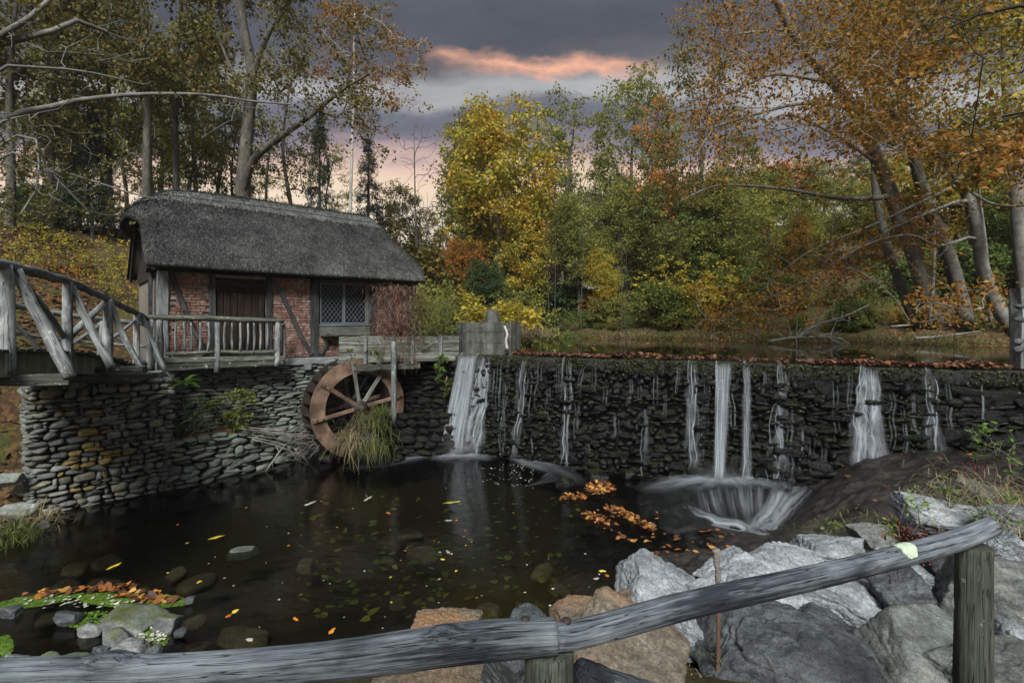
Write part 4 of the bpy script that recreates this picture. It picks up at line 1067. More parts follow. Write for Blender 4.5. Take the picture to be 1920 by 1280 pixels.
# far railing
FRl = [A(-8.35, 11.75, 3.46), A(-9.0, 10.6, 3.62), A(-9.3, 9.4, 3.85), A(-9.0, 8.0, 4.1), A(-8.6, 6.2, 4.2)]
g = G(); pth = resample(spline(FRl, 6), .15); tube(g, pth, .05, 8, .1, rng); g.build('handrail', MT['railwood'], br)
g = G(); pth2 = pth.copy(); pth2[:, 2] -= .52; tube(g, pth2, .032, 7, .1, rng); g.build('middle_rail', MT['railwood'], br)
for k in (0, 6, 12, 18, 24, 32):
    if k < len(pth): bst('post', pth[k] - A(0, 0, 1.05), pth[k], .06, .055)
for a, b in ((0, 6), (12, 6), (12, 18)):
    bst('diagonal', pth[a] - A(0, 0, .95), pth[b] - A(0, 0, .1), .035, .035)
# arched deck: planks on a curved slab
g = G(); rr = np.linspace(-.03, 1.25, 26); ring = []
for r in rr:
    z = dz(r); zl = z - .30 - .04 * math.sin(r * 3)
    ring.append([BR(r, .05, z - .05), BR(r, 1.5, z - .05), BR(r, 1.5, zl), BR(r, .05, zl)])
ring = np.array(ring); n_, K = ring.shape[:2]; i = np.arange(n_ - 1)[:, None] * K; j = np.arange(K)[None]; j2 = (j + 1) % K
g.add(ring.reshape(-1, 3), [np.stack([i + j, i + K + j, i + K + j2, i + j2], 2).reshape(-1, 4), A([0, 1, 2, 3]).astype(int).reshape(1, 4)])
g.build('arch_slab', MT['slab'], br, smooth=False)
for r in np.arange(-.02, 1.25, .036):
    g = G(); beam(g, BR(r, -.06 + rng.normal(0, .015), dz(r) - .02), BR(r, 1.55, dz(r) - .02), .135, .045, None, .003, 1.); g.build('deck_plank', MT['deckbeam'], br, smooth=False)
# cross beams that carry the outriggers
def cross(x0, y0, Y0, x1, y1, Y1, w, h, mat=MT['deckbeam']):
    g = G(); beam(g, P(x0, y0, Y0), P(x1, y1, Y1), w, h, None, .006); g.build('cross_beam', mat, br, smooth=False)
cross(-40, 713, 6.3, 131, 711, 6.75, .13, .14); cross(60, 697, 8.6, 272, 691, 8.75, .12, .09); cross(110, 709, 8.1, 312, 701, 9.9, .13, .10)
# ================================================================ water wheel
rng = np.random.default_rng(51)
WF = A(-3.92, 13.2); WR = 1.27; WZ = EYE + (HOR - 764) / FPX * 13.2; WW = .62
wheel = thing('water_wheel', 'large rusty iron and timber water wheel beside the mill', 'water wheel', (WF[0], WF[1], WZ - WR))
def WP(a, r, o):
    """angle a (0 = along the wall to the right), radius, o metres behind the front face"""
    p = WF + HU * (r * math.cos(a)) - HN * o
    return A(p[0], p[1], WZ + r * math.sin(a))
def annulus(r0, r1, o0, o1, name, mat, n=72):
    g = G(); ring = []
    for k in range(n):
        a = 2 * math.pi * k / n; w = 1 + .004 * math.sin(3 * a)
        ring.append([WP(a, r0 * w, o0), WP(a, r1 * w, o0), WP(a, r1 * w, o1), WP(a, r0 * w, o1)])
    ring = np.array(ring).reshape(-1, 3); i = np.arange(n)[:, None] * 4; i2 = ((np.arange(n) + 1) % n)[:, None] * 4; j = np.arange(4)[None]; j2 = (j + 1) % 4
    g.add(ring, np.stack([i + j, i2 + j, i2 + j2, i + j2], 2).reshape(-1, 4)); return g.build(name, mat, wheel, smooth=False)
annulus(.90, WR, 0, .035, 'front_rim', MT['rust_iron']); annulus(.90, WR, WW - .035, WW, 'back_rim', MT['dark_iron']); annulus(.885, .90, .03, WW - .03, 'sole_drum', MT['dark_iron'])
for k in range(26):
    a = 2 * math.pi * k / 26; g = G(); c = [WP(a, .9, .04), WP(a + .16, 1.08, .04), WP(a + .10, WR - .01, .04)]; d = [WP(a, .9, WW - .04), WP(a + .16, 1.08, WW - .04), WP(a + .10, WR - .01, WW - .04)]
    V = np.array(c + d); g.add(V, A([0, 1, 4, 3], [1, 2, 5, 4]).astype(int)); V2 = V + A(.0, .0, .012); g.add(V2, A([3, 4, 1, 0], [4, 5, 2, 1]).astype(int)); g.build('bucket', MT['dark_iron'], wheel, smooth=False)
for f, o in ((0, -.035), (1, WW + .035)):
    for k in range(8):
        a = math.radians(10 + 45 * k)
        g = G(); mt = MT['rust_iron'] if k in (0, 3, 4) else MT['plank'] if k in (1, 2) else MT['door']
        beam(g, WP(a, .10, o + (.02 if f == 0 else 0)), WP(a, WR - .05 if k != 1 else 1.12, o), .095, .055, A(*HN, 0), .003); sp_ = g.build('spoke', mt, wheel, smooth=False)
        for rr in (.98, 1.14):
            b = WP(a, rr, o - .03); g = G(); tube(g, A(b, b + A(*HN, 0) * .025), A(.022, .016), 6)
            if f == 0: g.build('bolt', MT['dark_iron'], sp_)
g = G(); tube(g, [WP(0, 0, -.22), WP(0, 0, WW + .35)], .085, 12); g.build('axle', MT['dark_iron'], wheel)
g = G(); tube(g, [WP(0, 0, -.07), WP(0, 0, .05)], .19, 14); g.build('hub', MT['dark_iron'], wheel)
g = G(); tube(g, [WP(0, 0, WW - .05), WP(0, 0, WW + .07)], .19, 14); g.build('hub', MT['dark_iron'], wheel)

# ================================================================ flume and headgate
flume = thing('wooden_flume', 'grey plank flume leading from the pond to the wheel', 'flume', (-2.6, 14.3, 2.2))
FA, FB = H(4.05, -.50, 0)[:2], DAM(-.25, -.15, 0)[:2]
fu = unit(FB - FA); fn = A(fu[1], -fu[0]); FLn = np.linalg.norm(FB - FA)
def FP(t, o, z): p = FA + fu * t + fn * o; return A(p[0], p[1], z)
for k in range(3):
    g = G(); z = 2.60 + k * .21; beam(g, FP(-.1, .25 + rng.normal(0, .006), z), FP(FLn, .25, z), .05, .20, A(0, 0, 1), .004); g.build('side_plank', MT['plank'], flume, smooth=False)
    g = G(); beam(g, FP(-.1, -.45, z), FP(FLn, -.45, z), .05, .20, A(0, 0, 1), .004); g.build('side_plank', MT['plank'], flume, smooth=False)
g = G(); beam(g, FP(-.15, -.1, 2.47), FP(FLn, -.1, 2.47), .74, .05); g.build('floor_plank', MT['plank'], flume, smooth=False)
for t in (.55, 1.25, 1.75, 2.5):
    if t < FLn: g = G(); beam(g, FP(t, .31, 2.42), FP(t, .31, 3.16), .09, .08, A(*fu, 0), .004); g.build('upright', MT['timber_pale'], flume, smooth=False)
g = G(); beam(g, FP(-.35, .34, 2.30), FP(1.95, .34, 2.34), .15, .15, None, .005); g.build('support_beam', MT['deckbeam'], flume, smooth=False)
for t in (.2, .9, 1.6): 
    g = G(); beam(g, FP(t, .42, 2.42), FP(t, -.55, 2.42), .12, .09, None, .005); g.build('cross_joist', MT['deckbeam'], flume, smooth=False)
pb = P(739, 772, 13.05); pt_ = P(738, 640, 13.05)
g = G(); pth = resample(A(pb - A(0, 0, .3), pt_), .2); tube(g, pth, .065, 9, .07, rng); g.build('support_post', MT['railwood'], flume)

hg = thing('headgate_block', 'grey weathered concrete headgate block at the end of the dam', 'concrete block', tuple(DAM(.4, -.5, 2.6)))
M = np.eye(4); M[:2, 0] = DU; M[:2, 1] = DN; M[:2, 3] = DL
def rough_box(g, lo, hi, n, amp, seed):
    """subdivided box with worn faces"""
    V, F = [], []; lo, hi = np.asarray(lo, float), np.asarray(hi, float)
    for ax in range(3):
        for sgn in (0, 1):
            a, b = [k for k in range(3) if k != ax]
            u, v = np.meshgrid(np.linspace(0, 1, n), np.linspace(0, 1, n)); p = np.zeros((n, n, 3)); p[..., ax] = sgn; p[..., a] = u; p[..., b] = v
            q = lo + p * (hi - lo); base = sum(len(x) for x in V); V.append(q.reshape(-1, 3))
            ii = (np.arange(n - 1)[:, None] * n + np.arange(n - 1)[None]).ravel(); f = np.stack([ii, ii + 1, ii + n + 1, ii + n], 1)
            F.append((f if (sgn == 1) != (ax == 1) else f[:, ::-1]) + base)
    V = np.concatenate(V); c = (lo + hi) / 2; V = V + (V - c) / (np.abs(V - c).max(0) + 1e-9) * (amp * fbm(V * 4 + seed, 4, seed))[:, None]
    return V, np.concatenate(F)
V, F = rough_box(None, (-.18, -.75, 2.45), (1.42, -.12, 3.50), 26, .012, 3)
g = G(); g.add(V @ M[:3, :3].T + M[:3, 3], F); g.build('block', MT['concrete'], hg, smooth=False)
V, F = rough_box(None, (.46, -.60, 3.49), (.86, -.30, 3.82), 12, .012, 4); k = (V[:, 2] - 3.49) / .33
V[:, 0] = .70 + (V[:, 0] - .66) * (1 - .5 * np.clip(k, 0, 1)); g = G(); g.add(V @ M[:3, :3].T + M[:3, 3], F); g.build('stub_pier', MT['concrete'], hg, smooth=False)
g = G(); beam(g, DAM(-.10, -.06, 2.30), DAM(-.12, -.06, 3.50), .12, .12, A(*DU, 0), .005); g.build('corner_post', MT['timber'], hg, smooth=False)
for z in (2.95, 3.25): 
    g = G(); beam(g, DAM(.0, -.115, z), DAM(1.40, -.115, z), .006, .012, A(0, 0, 1), .001); g.build('board_mark', MT['concrete'], hg, smooth=False)
g = G(); pth = spline([P(951, 654, 13.3), P(949, 638, 13.3), P(951, 626, 13.28), P(946, 611, 13.3)], 5); tube(g, pth, np.linspace(.045, .03, len(pth)), 8, .1, rng)
tag(g.build('driftwood_stick', MT['white_stick']), 'bleached white stick leaning against the concrete headgate block', 'stick')

# ================================================================ falling water
rng = np.random.default_rng(61)
def strand(g, path, w, alpha, rg, ncol=7, nrm=None):
    """one soft-edged ribbon of water along path (n,3), width w (n,), facing the viewer"""
    n = len(path); T = np.gradient(path, axis=0); T /= np.linalg.norm(T, axis=1)[:, None] + 1e-9
    S_ = np.cross(T, np.repeat((A(*DN, .35) if nrm is None else nrm)[None], n, 0)); S_ /= np.linalg.norm(S_, axis=1)[:, None] + 1e-9; Nn = np.cross(S_, T)
    c = np.linspace(-1, 1, ncol); d = np.concatenate([[0], np.cumsum(np.linalg.norm(np.diff(path, axis=0), axis=1))])
    V = path[:, None] + S_[:, None] * (c[None, :, None] * w[:, None, None]) - Nn[:, None] * ((c ** 2)[None, :, None] * w[:, None, None] * (.5 if nrm is None else .0))
    ed = ((1 - c ** 2) ** 1.6)[None] * alpha[:, None]; o = rg.uniform(0, 40, 2)
    C = np.stack([np.repeat(d[:, None], ncol, 1) + o[0], np.repeat(c[None], n, 0) + o[1], ed], -1)
    ii = (np.arange(n - 1)[:, None] * ncol + np.arange(ncol - 1)[None]).ravel()
    g.add(V.reshape(-1, 3), np.stack([ii, ii + 1, ii + ncol + 1, ii + ncol], 1), C.reshape(-1, 3))
def stream(name, tops, bots, label, mat, z0=POND + .01, z1=0.02, out=.10, n=10, width=.05, wander=.05, hug=.5, rows=46, breakup=.3):
    """a fall made of many silky strands from the lip (tops) to the foot (bots); hug = how closely they follow the stones"""
    g = G()
    for k in range(n):
        a = (k + rng.uniform(0, 1)) / n; tt = np.linspace(0, 1, rows); s0 = rng.uniform(0, .12) * (k > 1) * breakup * 3; e0 = 1 - rng.uniform(0, .35) * breakup * (rng.random() < .6)
        z = z0 + (z1 - z0) * tt; t = (tops[0] + (tops[1] - tops[0]) * a) * (1 - tt ** 1.2) + (bots[0] + (bots[1] - bots[0]) * np.clip(a + rng.normal(0, .1), 0, 1)) * tt ** 1.2
        ph = rng.uniform(0, 60); q = np.stack([z * 2.2 + ph, z * 0 + k, z * 0], -1)
        t = t + wander * fbm(q, 3, 3) * np.minimum(tt * 5, 1) * (1 + tt)
        o = .10 + .22 * (1 - z / POND) + out * np.sqrt(tt) * rng.uniform(.7, 1.15) + hug * .10 * fbm(np.stack([z * 3, t * 4, t * 0], -1), 3, 9) + .02
        o = np.where(tt < .05, o - .12 * (1 - tt / .05), o)
        w = 1.9 * width * rng.uniform(.35, 1.3) * (.75 + .5 * tt + .5 * np.abs(fbm(q + 9, 2, 5)))
        core = (k % 3 == 0); w = w * (.28 if core else 1.)
        al = (3.2 if core else .8) * np.clip((tt - s0) / .06 + (s0 == 0) * 1., 0, 1) * np.clip((e0 - tt) / .10 + .25, 0, 1) * (.65 + .6 * fbm(q * .8 + 4, 2, 8))
        strand(g, np.stack([DL[0] + DU[0] * t + DN[0] * o, DL[1] + DU[1] * t + DN[1] * o, z], 1), w, np.clip(al, 0, 3.5), rng)
    o = g.build(name, mat); tag(o, label, 'waterfall', 'streams of water falling over the dam'); return o
def td(px):
    k = (px - 960) / FPX; return (k * DL[1] - DL[0]) / (DU[0] - k * DU[1])
def tb(px, py):     # on the battered face lower down: approximate with the water line of the dam
    return td(px)
F_ = MT['fall']; T_ = MT['trickle']
stream('waterfall', (td(867), td(897)), (td(842), td(884)), 'broad white waterfall pouring over the dam beside the headgate', F_, out=.22, n=46, width=.055, wander=.03, hug=.15, breakup=.12)
stream('waterfall', (td(898), td(922)), (td(880), td(913)), 'lacy waterfall sliding down the stones right of the broad one', F_, out=.05, n=28, width=.045, wander=.10, hug=1.2, breakup=.35)
def trick(x0, x1, b0, b1, label, z0=POND, z1=.02, out=.04, n=4, width=.028, mat=T_, wander=.06): stream('waterfall', (td(x0), td(x1)), (td(b0), td(b1)), label, mat, z0=z0, z1=z1, out=out, n=n, width=width, wander=wander, hug=1., breakup=.6)
trick(955, 964, 944, 951, 'faint thread of water just right of the lacy waterfall', n=3, width=.022)
trick(984, 1001, 968, 980, 'thin pair of threads of water, second trickle right of the lacy waterfall', n=5)
trick(1057, 1077, 1060, 1076, 'slim trickle running down the dam left of its middle', n=7, width=.032)
trick(1210, 1217, 1209, 1216, 'short thin thread of water low on the middle of the dam', 1.55, n=3, width=.024)
trick(1290, 1307, 1288, 1309, 'pale trickle fanning out left of the strongest narrow fall', n=8, width=.035, z1=.3)
stream('waterfall', (td(1343), td(1371)), (td(1345), td(1358)), 'strong narrow white waterfall leaping clear of the dam into the foam', F_, out=.36, n=26, width=.034, wander=.015, hug=.0, z1=.2, breakup=.1)
stream('waterfall', (td(1395), td(1407)), (td(1393), td(1405)), 'slim white waterfall just right of the strong narrow one', F_, out=.16, n=11, width=.026, wander=.03, hug=.4, z1=.2, breakup=.2)
trick(1459, 1474, 1440, 1466, 'twisting thin waterfall landing at the right end of the foam', n=9, width=.034, z1=.15, wander=.12)
stream('waterfall', (td(1613), td(1640)), (td(1580), td(1650)), 'wide stepped waterfall splashing onto the bedrock hump', F_, out=.12, n=30, width=.042, wander=.10, hug=1.2, z1=.68, breakup=.35)
trick(1734, 1750, 1732, 1756, 'short waterfall at the right end of the dam above the hump', n=7, width=.035, z1=1.05)
g = G()
for px, z0, z1 in ((930, 2.3, 1.5), (975, 2.4, 1.2), (1018, 2.5, 1.9), (1092, 2.4, 1.7), (1140, 2.0, 1.5), (1185, 2.2, 1.6), (1250, 1.9, 1.2), (1325, 2.5, 1.0), (1375, 2.2, 1.1), (1430, 2.5, 1.9), (1500, 1.4, .5), (1520, 1.2, .4), (1545, 1.1, .5), (1565, 2.4, 1.3), (1590, 2.5, 1.2), (1668, 2.2, 1.0), (1690, 1.9, 1.0), (1715, 2.2, 1.2), (1775, 2.4, 1.4), (1835, 2.4, 1.7), (915, 1.2, .1), (1010, .8, .1), (1110, .7, .1), (1480, 1.8, .3), (940, 2.5, .9), (950, 2.2, .4), (1005, 2.5, 1.0), (1035, 2.0, 1.0), (1050, 2.5, 1.5), (1085, 1.6, .6), (1120, 2.4, 1.8), (1160, 1.4, .7), (1200, 2.5, 1.7), (1230, 2.4, 1.6), (1270, 2.5, 1.9), (1315, 1.6, .5)):
    for j in range(3):
        tt = np.linspace(0, 1, 20); z = z0 + (z1 - z0) * tt; t = td(px + rng.uniform(-5, 5)) + .05 * fbm(np.stack([z * 3 + px, z * 0, z * 0], -1), 2, 4); oo = .13 + .22 * (1 - z / POND) + .10 * fbm(np.stack([z * 3, t * 4, t * 0], -1), 3, 9)
        strand(g, np.stack([DL[0] + DU[0] * t + DN[0] * oo, DL[1] + DU[1] * t + DN[1] * oo, z], 1), np.full(20, rng.uniform(.008, .022)), 1.0 * np.sin(np.pi * tt) ** .6, rng)
tag(g.build('water_threads', T_), 'many faint threads of water seeping down the dam stones', 'water', kind='stuff')
def foam_patch(name, outline_fn, label, mat, z_fn, nu=60, nv=30, cat='foam'):
    u, v = np.meshgrid(np.linspace(0, 1, nu), np.linspace(0, 1, nv)); p, e, c = outline_fn(u, v)
    x, y = p[..., 0], p[..., 1]; z = z_fn(x, y, u, v)
    g = G(); ii = (np.arange(nv - 1)[:, None] * nu + np.arange(nu - 1)[None]).ravel()
    C = np.stack([c[..., 0], c[..., 1], e], -1)
    g.add(np.stack([x, y, z], -1).reshape(-1, 3), np.stack([ii, ii + 1, ii + nu + 1, ii + nu], 1), C.reshape(-1, 3))
    o = g.build(name, mat); tag(o, label, cat, kind='stuff'); return o
def quadlerp(c00, c10, c01, c11):
    def f(u, v):
        c = [np.asarray(q, float)[:2] for q in (c00, c10, c11, c01)]
        p = (1 - u)[..., None] * ((1 - v)[..., None] * c[0] + v[..., None] * c[3]) + u[..., None] * ((1 - v)[..., None] * c[1] + v[..., None] * c[2])
        e = np.clip(np.minimum(np.minimum(u, 1 - u) / .25, np.minimum(v, 1 - v) / .35), 0, 1) ** 1.3
        return p, e, np.stack([u * 4, v * 4], -1)
    return f
def wz(h, a=.0):
    return lambda x, y, u, v: h + a * np.maximum(fbm(np.stack([x * 1.5, y * 1.5, x * 0], -1), 3, 5), -.2) * np.sin(np.pi * v) * np.sin(np.pi * u)
UPZ = A(0, 0, 1.)
def flow(name, label, make, n, mat, seed):
    """silky streaks of moving water lying on the pool surface"""
    rg = np.random.default_rng(seed); g = G()
    for k in range(n):
        path, w, al = make(rg, k); m = len(path); zz = .006 + .0006 * k + path[:, 2]
        strand(g, np.column_stack([path[:, :2], zz]), w, al, rg, 7, UPZ)
    o = g.build(name, mat); return tag(o, label, 'foam', kind='stuff')
def px_path(pts, z=0., n=22, jit=0., rg=None):
    p = spline(pts, 6); tt = np.linspace(0, 1, len(p)); q = np.stack([np.interp(np.linspace(0, 1, n), tt, p[:, 0]), np.interp(np.linspace(0, 1, n), tt, p[:, 1])], 1)
    return np.array([PZ(a, b, z) for a, b in q])
def mk_base(rg, k):          # churned white at the foot of the broad fall
    x = rg.uniform(835, 915); p = px_path([(x, 842 + rg.uniform(-4, 6)), (x + rg.uniform(-22, 10), 850 + rg.uniform(0, 5)), (x + rg.uniform(-60, 30), 858 + rg.uniform(0, 10))]); p[:, 2] = .10 * np.exp(-np.linspace(0, 4, 22)) * rg.uniform(0, 1); t = np.linspace(0, 1, 22)
    return p, (.05 + .16 * t) * rg.uniform(.6, 1.4), .95 * (1 - t) ** 1.2
flow('foam', 'white churning foam at the foot of the broad waterfall', mk_base, 70, m_fall('churned_water', .42), 1)
def mk_swirl(rg, k):         # grey silk curling left and right from it
    t = np.linspace(0, 1, 22); y = rg.uniform(0, 1)
    if k % 2: p = px_path([(880 + 20 * y, 846), (930 + 30 * y, 851 + 6 * y), (985 + 10 * y, 858 + 16 * y), (1025 + 40 * y, 868 + 24 * y), (1045 + 50 * y, 880 + 34 * y)])
    else: p = px_path([(870, 850), (820 - 30 * y, 852 + 6 * y), (770 - 40 * y, 860 + 10 * y), (700 - 60 * y, 868 + 14 * y)])
    return p, np.full(22, rg.uniform(.08, .3)) * (.4 + t), np.clip(1 - t, 0, 1) ** 1.1 * np.clip(t * 6, 0, 1) * rg.uniform(.3, 1)
flow('foam', 'thin grey silk of water curling away from the broad waterfall', mk_swirl, 70, m_fall('spray_silk', .16), 2)
def mk_foot(rg, k):          # foam under the strong narrow fall
    x = rg.uniform(1225, 1490); c = 1355; dx = (x - c); t = np.linspace(0, 1, 22); z0 = .16
    p = px_path([(c + dx * .35, 902 + rg.uniform(-6, 6)), (c + dx * .8, 906 + rg.uniform(-8, 10)), (c + dx * 1.15 - 10, 915 + abs(dx) * .05 + rg.uniform(-6, 12))], .21)
    return p, np.full(22, rg.uniform(.05, .16)) * (.5 + t), .85 * np.clip(1 - t, 0, 1) ** 1.2 * rg.uniform(.4, 1)
flow('foam', 'bright foam where the strong narrow waterfall lands', mk_foot, 130, m_fall('landing_foam', .30), 3)
# little rock ledge under the right-hand cascade, with water sliding over it
led = thing('cascade_ledge', 'low wet rock ledge covered by white sliding water', 'rock', (4.2, 9.8, 0))
def zg(px, py):
    b = np.interp(py, [895, 925, 950, 985, 1004, 1020], [.16, .20, .17, .05, -.02, -.16])
    e = np.minimum(np.minimum((px - 1185) / 60, (1560 - px) / 40), 1); q = np.stack([px * .018, py * .03, px * 0], -1)
    return b + .10 * fbm(q, 4, 31) + .05 * fbm(q * 3.3, 3, 33) - .22 * (1 - np.clip(e, 0, 1))
gx_, gy_ = np.meshgrid(np.linspace(1180, 1565, 90), np.linspace(893, 1022, 60)); gz_ = zg(gx_, gy_)
Y_ = FPX * (gz_ * 0 + np.interp(gy_, [895, 1004], [.18, 0]) - EYE) / (HOR - gy_)
g = G(); ii = (np.arange(59)[:, None] * 90 + np.arange(89)[None]).ravel(); g.add(np.stack([(gx_ - 960) / FPX * Y_, Y_, gz_ - .015], -1).reshape(-1, 3), np.stack([ii, ii + 1, ii + 91, ii + 90], 1)); g.build('rock', MT['wetrock'], led)
def ledge_path(pts, n=26):
    p = spline(pts, 6); t = np.linspace(0, 1, len(p)); u = np.linspace(0, 1, n); px, py = np.interp(u, t, p[:, 0]), np.interp(u, t, p[:, 1])
    Y = FPX * (np.interp(py, [895, 1004], [.18, 0]) - EYE) / (HOR - py)
    return np.stack([(px - 960) / FPX * Y, Y, np.maximum(zg(px, py), -.01) + .025], 1)
g = G(); u = np.linspace(0, 1, 26)
for k in range(170):
    y = rng.uniform(0, 1); j = rng.normal(0, 8)
    if k < 60: pts = [(1300 + 130 * y, 915 + j), (1305 + 125 * y, 935 + j), (1312 + 118 * y, 955 + j), (1325 + 105 * y, 972 + 12 * y + j)]; a, w = .42, .045           # thin curtains over the rock face
    elif k < 120: pts = [(1440 + 88 * y, 912 + 8 * y + j), (1448 + 66 * y, 935 + j), (1432 + 50 * y, 962 + j), (1405 + 48 * y, 988 + 6 * y), (1390 + 45 * y, 1000 + 3 * y)]; a, w = .55, .06   # silk sweeping down on the right
    else: pts = [(1290 + 8 * y, 955 + 10 * y), (1330, 968 + 10 * y), (1378, 981 + 9 * y), (1425, 994 + 8 * y), (1452, 1002 + 4 * y)]; a, w = .6, .05                      # white lip along the foot
    p = ledge_path(pts); strand(g, p, np.full(26, w * rng.uniform(.25, 1.5)), np.clip(rng.choice([.7, .8, 2.2]) * a * np.sin(np.pi * np.clip(u * .94 + .05, 0, 1)) ** 1.1 * rng.uniform(.3, 1.1), 0, 2.5), rng, 7, A(0, -.5, 1.))
g.build('sliding_water', MT['fall'], led)
def mk_lip(rg, k):
    y = rg.uniform(0, 1); t = np.linspace(0, 1, 22); p = px_path([(1295 + 10 * y, 968 + 8 * y), (1345, 982 + 6 * y), (1400, 992 + 7 * y), (1450, 999 + 6 * y)] if k % 3 else [(1528, 935 + 10 * y), (1490, 955 + 12 * y), (1455, 982 + 8 * y), (1420 + 20 * y, 1000)], .02)
    return p, np.full(22, rg.uniform(.03, .08)), .8 * np.sin(np.pi * t) ** .6 * rg.uniform(.3, 1)
flow('foam', 'white run of water at the foot of the cascade ledge', mk_lip, 12, m_fall('lip_foam', .30), 5)
def mk_small(rg, k):
    y = rg.uniform(0, 1); t = np.linspace(0, 1, 22); p = px_path([(1072, 868), (1060 - 10 * y, 876 + 4 * y), (1035 - 8 * y, 884 + 6 * y), (1020 - 10 * y, 894 + 4 * y)] if k % 2 else [(1090 - 30 * y, 872), (1075 - 40 * y, 884), (1060 - 60 * y, 898 + 8 * y), (1020 - 60 * y, 905 + 14 * y)])
    return p, np.full(22, rg.uniform(.02, .06)), .6 * np.sin(np.pi * t) * rg.uniform(.3, 1)
flow('foam', 'faint ripples of pale water in the middle of the pool', mk_small, 26, m_fall('ripple_silk', .10), 6)
# overflow ledge water, left of the broad fall
def mk_over(rg, k):
    y = rg.uniform(0, 1); t = np.linspace(0, 1, 22); p = px_path([(770, 768 + 6 * y), (800, 764 + 5 * y), (830, 757 + 6 * y), (862, 758 + 4 * y)], 1.03)
    return p, np.full(22, rg.uniform(.03, .07)), .6 * np.clip(t * 1.4, 0, 1) * rg.uniform(.3, 1)
flow('foam', 'thin sheet of water running along the spillway wall', mk_over, 16, m_fall('overflow_silk', .4), 7)

# spray hanging at the feet of the falls: small soft volumes
def mist(label, c, r, dens):
    n = NT('spray'); v = n.node('ShaderNodeTexCoord').outputs['Object']; l = n.node('ShaderNodeVectorMath', {0: v}, operation='LENGTH').outputs['Value']
    f = n.node('ShaderNodeMapRange', {0: l, 1: 1.0, 2: .0}).outputs[0]; f = n.math('POWER', f, 1.6)
    f = n.math('MULTIPLY', f, n.node('ShaderNodeMapRange', {0: n.noise(v, 2.2, 3), 1: .3, 2: .7}).outputs[0])
    vol = n.node('ShaderNodeVolumePrincipled', {'Color': (.92, .96, 1.0, 1), 'Density': n.math('MULTIPLY', f, dens), 'Anisotropy': .2}).outputs[0]
    n.t.links.new(vol, n.out.inputs['Volume'])
    V, F = ico(3); me = mesh_np('spray', V, F, None, True, [n.m]); o = obj('spray', me, loc=tuple(c), scale=r); tag(o, label, 'spray', kind='stuff')
mist('white spray at the foot of the broad waterfall', DAM(td(880), .45, .20), (.80, .5, .46), 3.5)
mist('white spray where the strong narrow waterfall lands', DAM(td(1354), .62, .30), (.62, .42, .36), 2.6)
mist('faint spray under the wide stepped waterfall', DAM(td(1615), .38, .95), (.45, .3, .30), 1.6)
# ================================================================ foreground log fence
rng = np.random.default_rng(71)
fence = thing('log_fence', 'weathered grey log rail fence on two posts in the foreground', 'fence', (.1, 1.35, 1.7))
def logmesh(path, r, seed, sides=64, step=.014, lumps=()):
    pth = resample(np.hstack([spline(path, 10), np.interp(np.linspace(0, 1, (len(path) - 1) * 10 + 1), np.linspace(0, 1, len(r)), r)[:, None]]), step)
    c, rad = pth[:, :3], pth[:, 3]; n = len(c); a = np.arange(sides) / sides * 2 * np.pi
    s = np.arange(n) * step
    q = np.stack([np.repeat(s[:, None], sides, 1), np.repeat(np.cos(a)[None], n, 0), np.repeat(np.sin(a)[None], n, 0)], -1)
    rn = 1 + .07 * fbm(q * A(1.6, 1.1, 1.1) + seed, 3, seed) + .045 * fbm(q * A(2.2, 7, 7) + seed, 3, seed + 1) + .022 * fbm(q * A(9, 16, 16), 3, seed + 2)
    gr = fbm(q * A(.8, 2.6, 2.6) + 7, 2, seed + 5); rn = rn - .10 * np.exp(-(gr / .022) ** 2) * sstep(-.2, .2, fbm(q * A(1.3, 1, 1) + 3, 2, seed + 8)); g2 = fbm(q * A(1.6, 6, 6) + 17, 2, seed + 6); rn = rn - .045 * np.exp(-(g2 / .03) ** 2)
    for s0, ang, amp, ws, wa in lumps:
        da = (a[None] - ang + np.pi) % (2 * np.pi) - np.pi
        rn = rn + amp * np.exp(-((s[:, None] - s0) / ws) ** 2 - (da / wa) ** 2)
    g = G(); loft(g, c, circ(sides), rad, None, 0, rng, True, rn); return g
# left rail: from off-frame left to the joint post
Lp = [P(-260, 1300, 1.28), P(0, 1272, 1.26), P(300, 1264, 1.26), P(600, 1240, 1.27), P(880, 1204, 1.285), P(1042, 1192, 1.30)]
o = logmesh(Lp, A(.045, .045, .045, .044, .047, .043), 3, lumps=((.66, 1.35, .55, .05, .5), (1.47, 1.2, .40, .035, .5))).build('rail', MT['log'], fence)
Rp = [P(1040, 1194, 1.305), P(1100, 1185, 1.345), P(1300, 1131, 1.50), P(1480, 1092, 1.66), P(1600, 1064, 1.77), P(1780, 1017, 1.92), P(1858, 987, 1.99)]
log2 = logmesh(Rp, A(.033, .034, .036, .037, .037, .038, .036), 8).build('rail', MT['log'], fence)
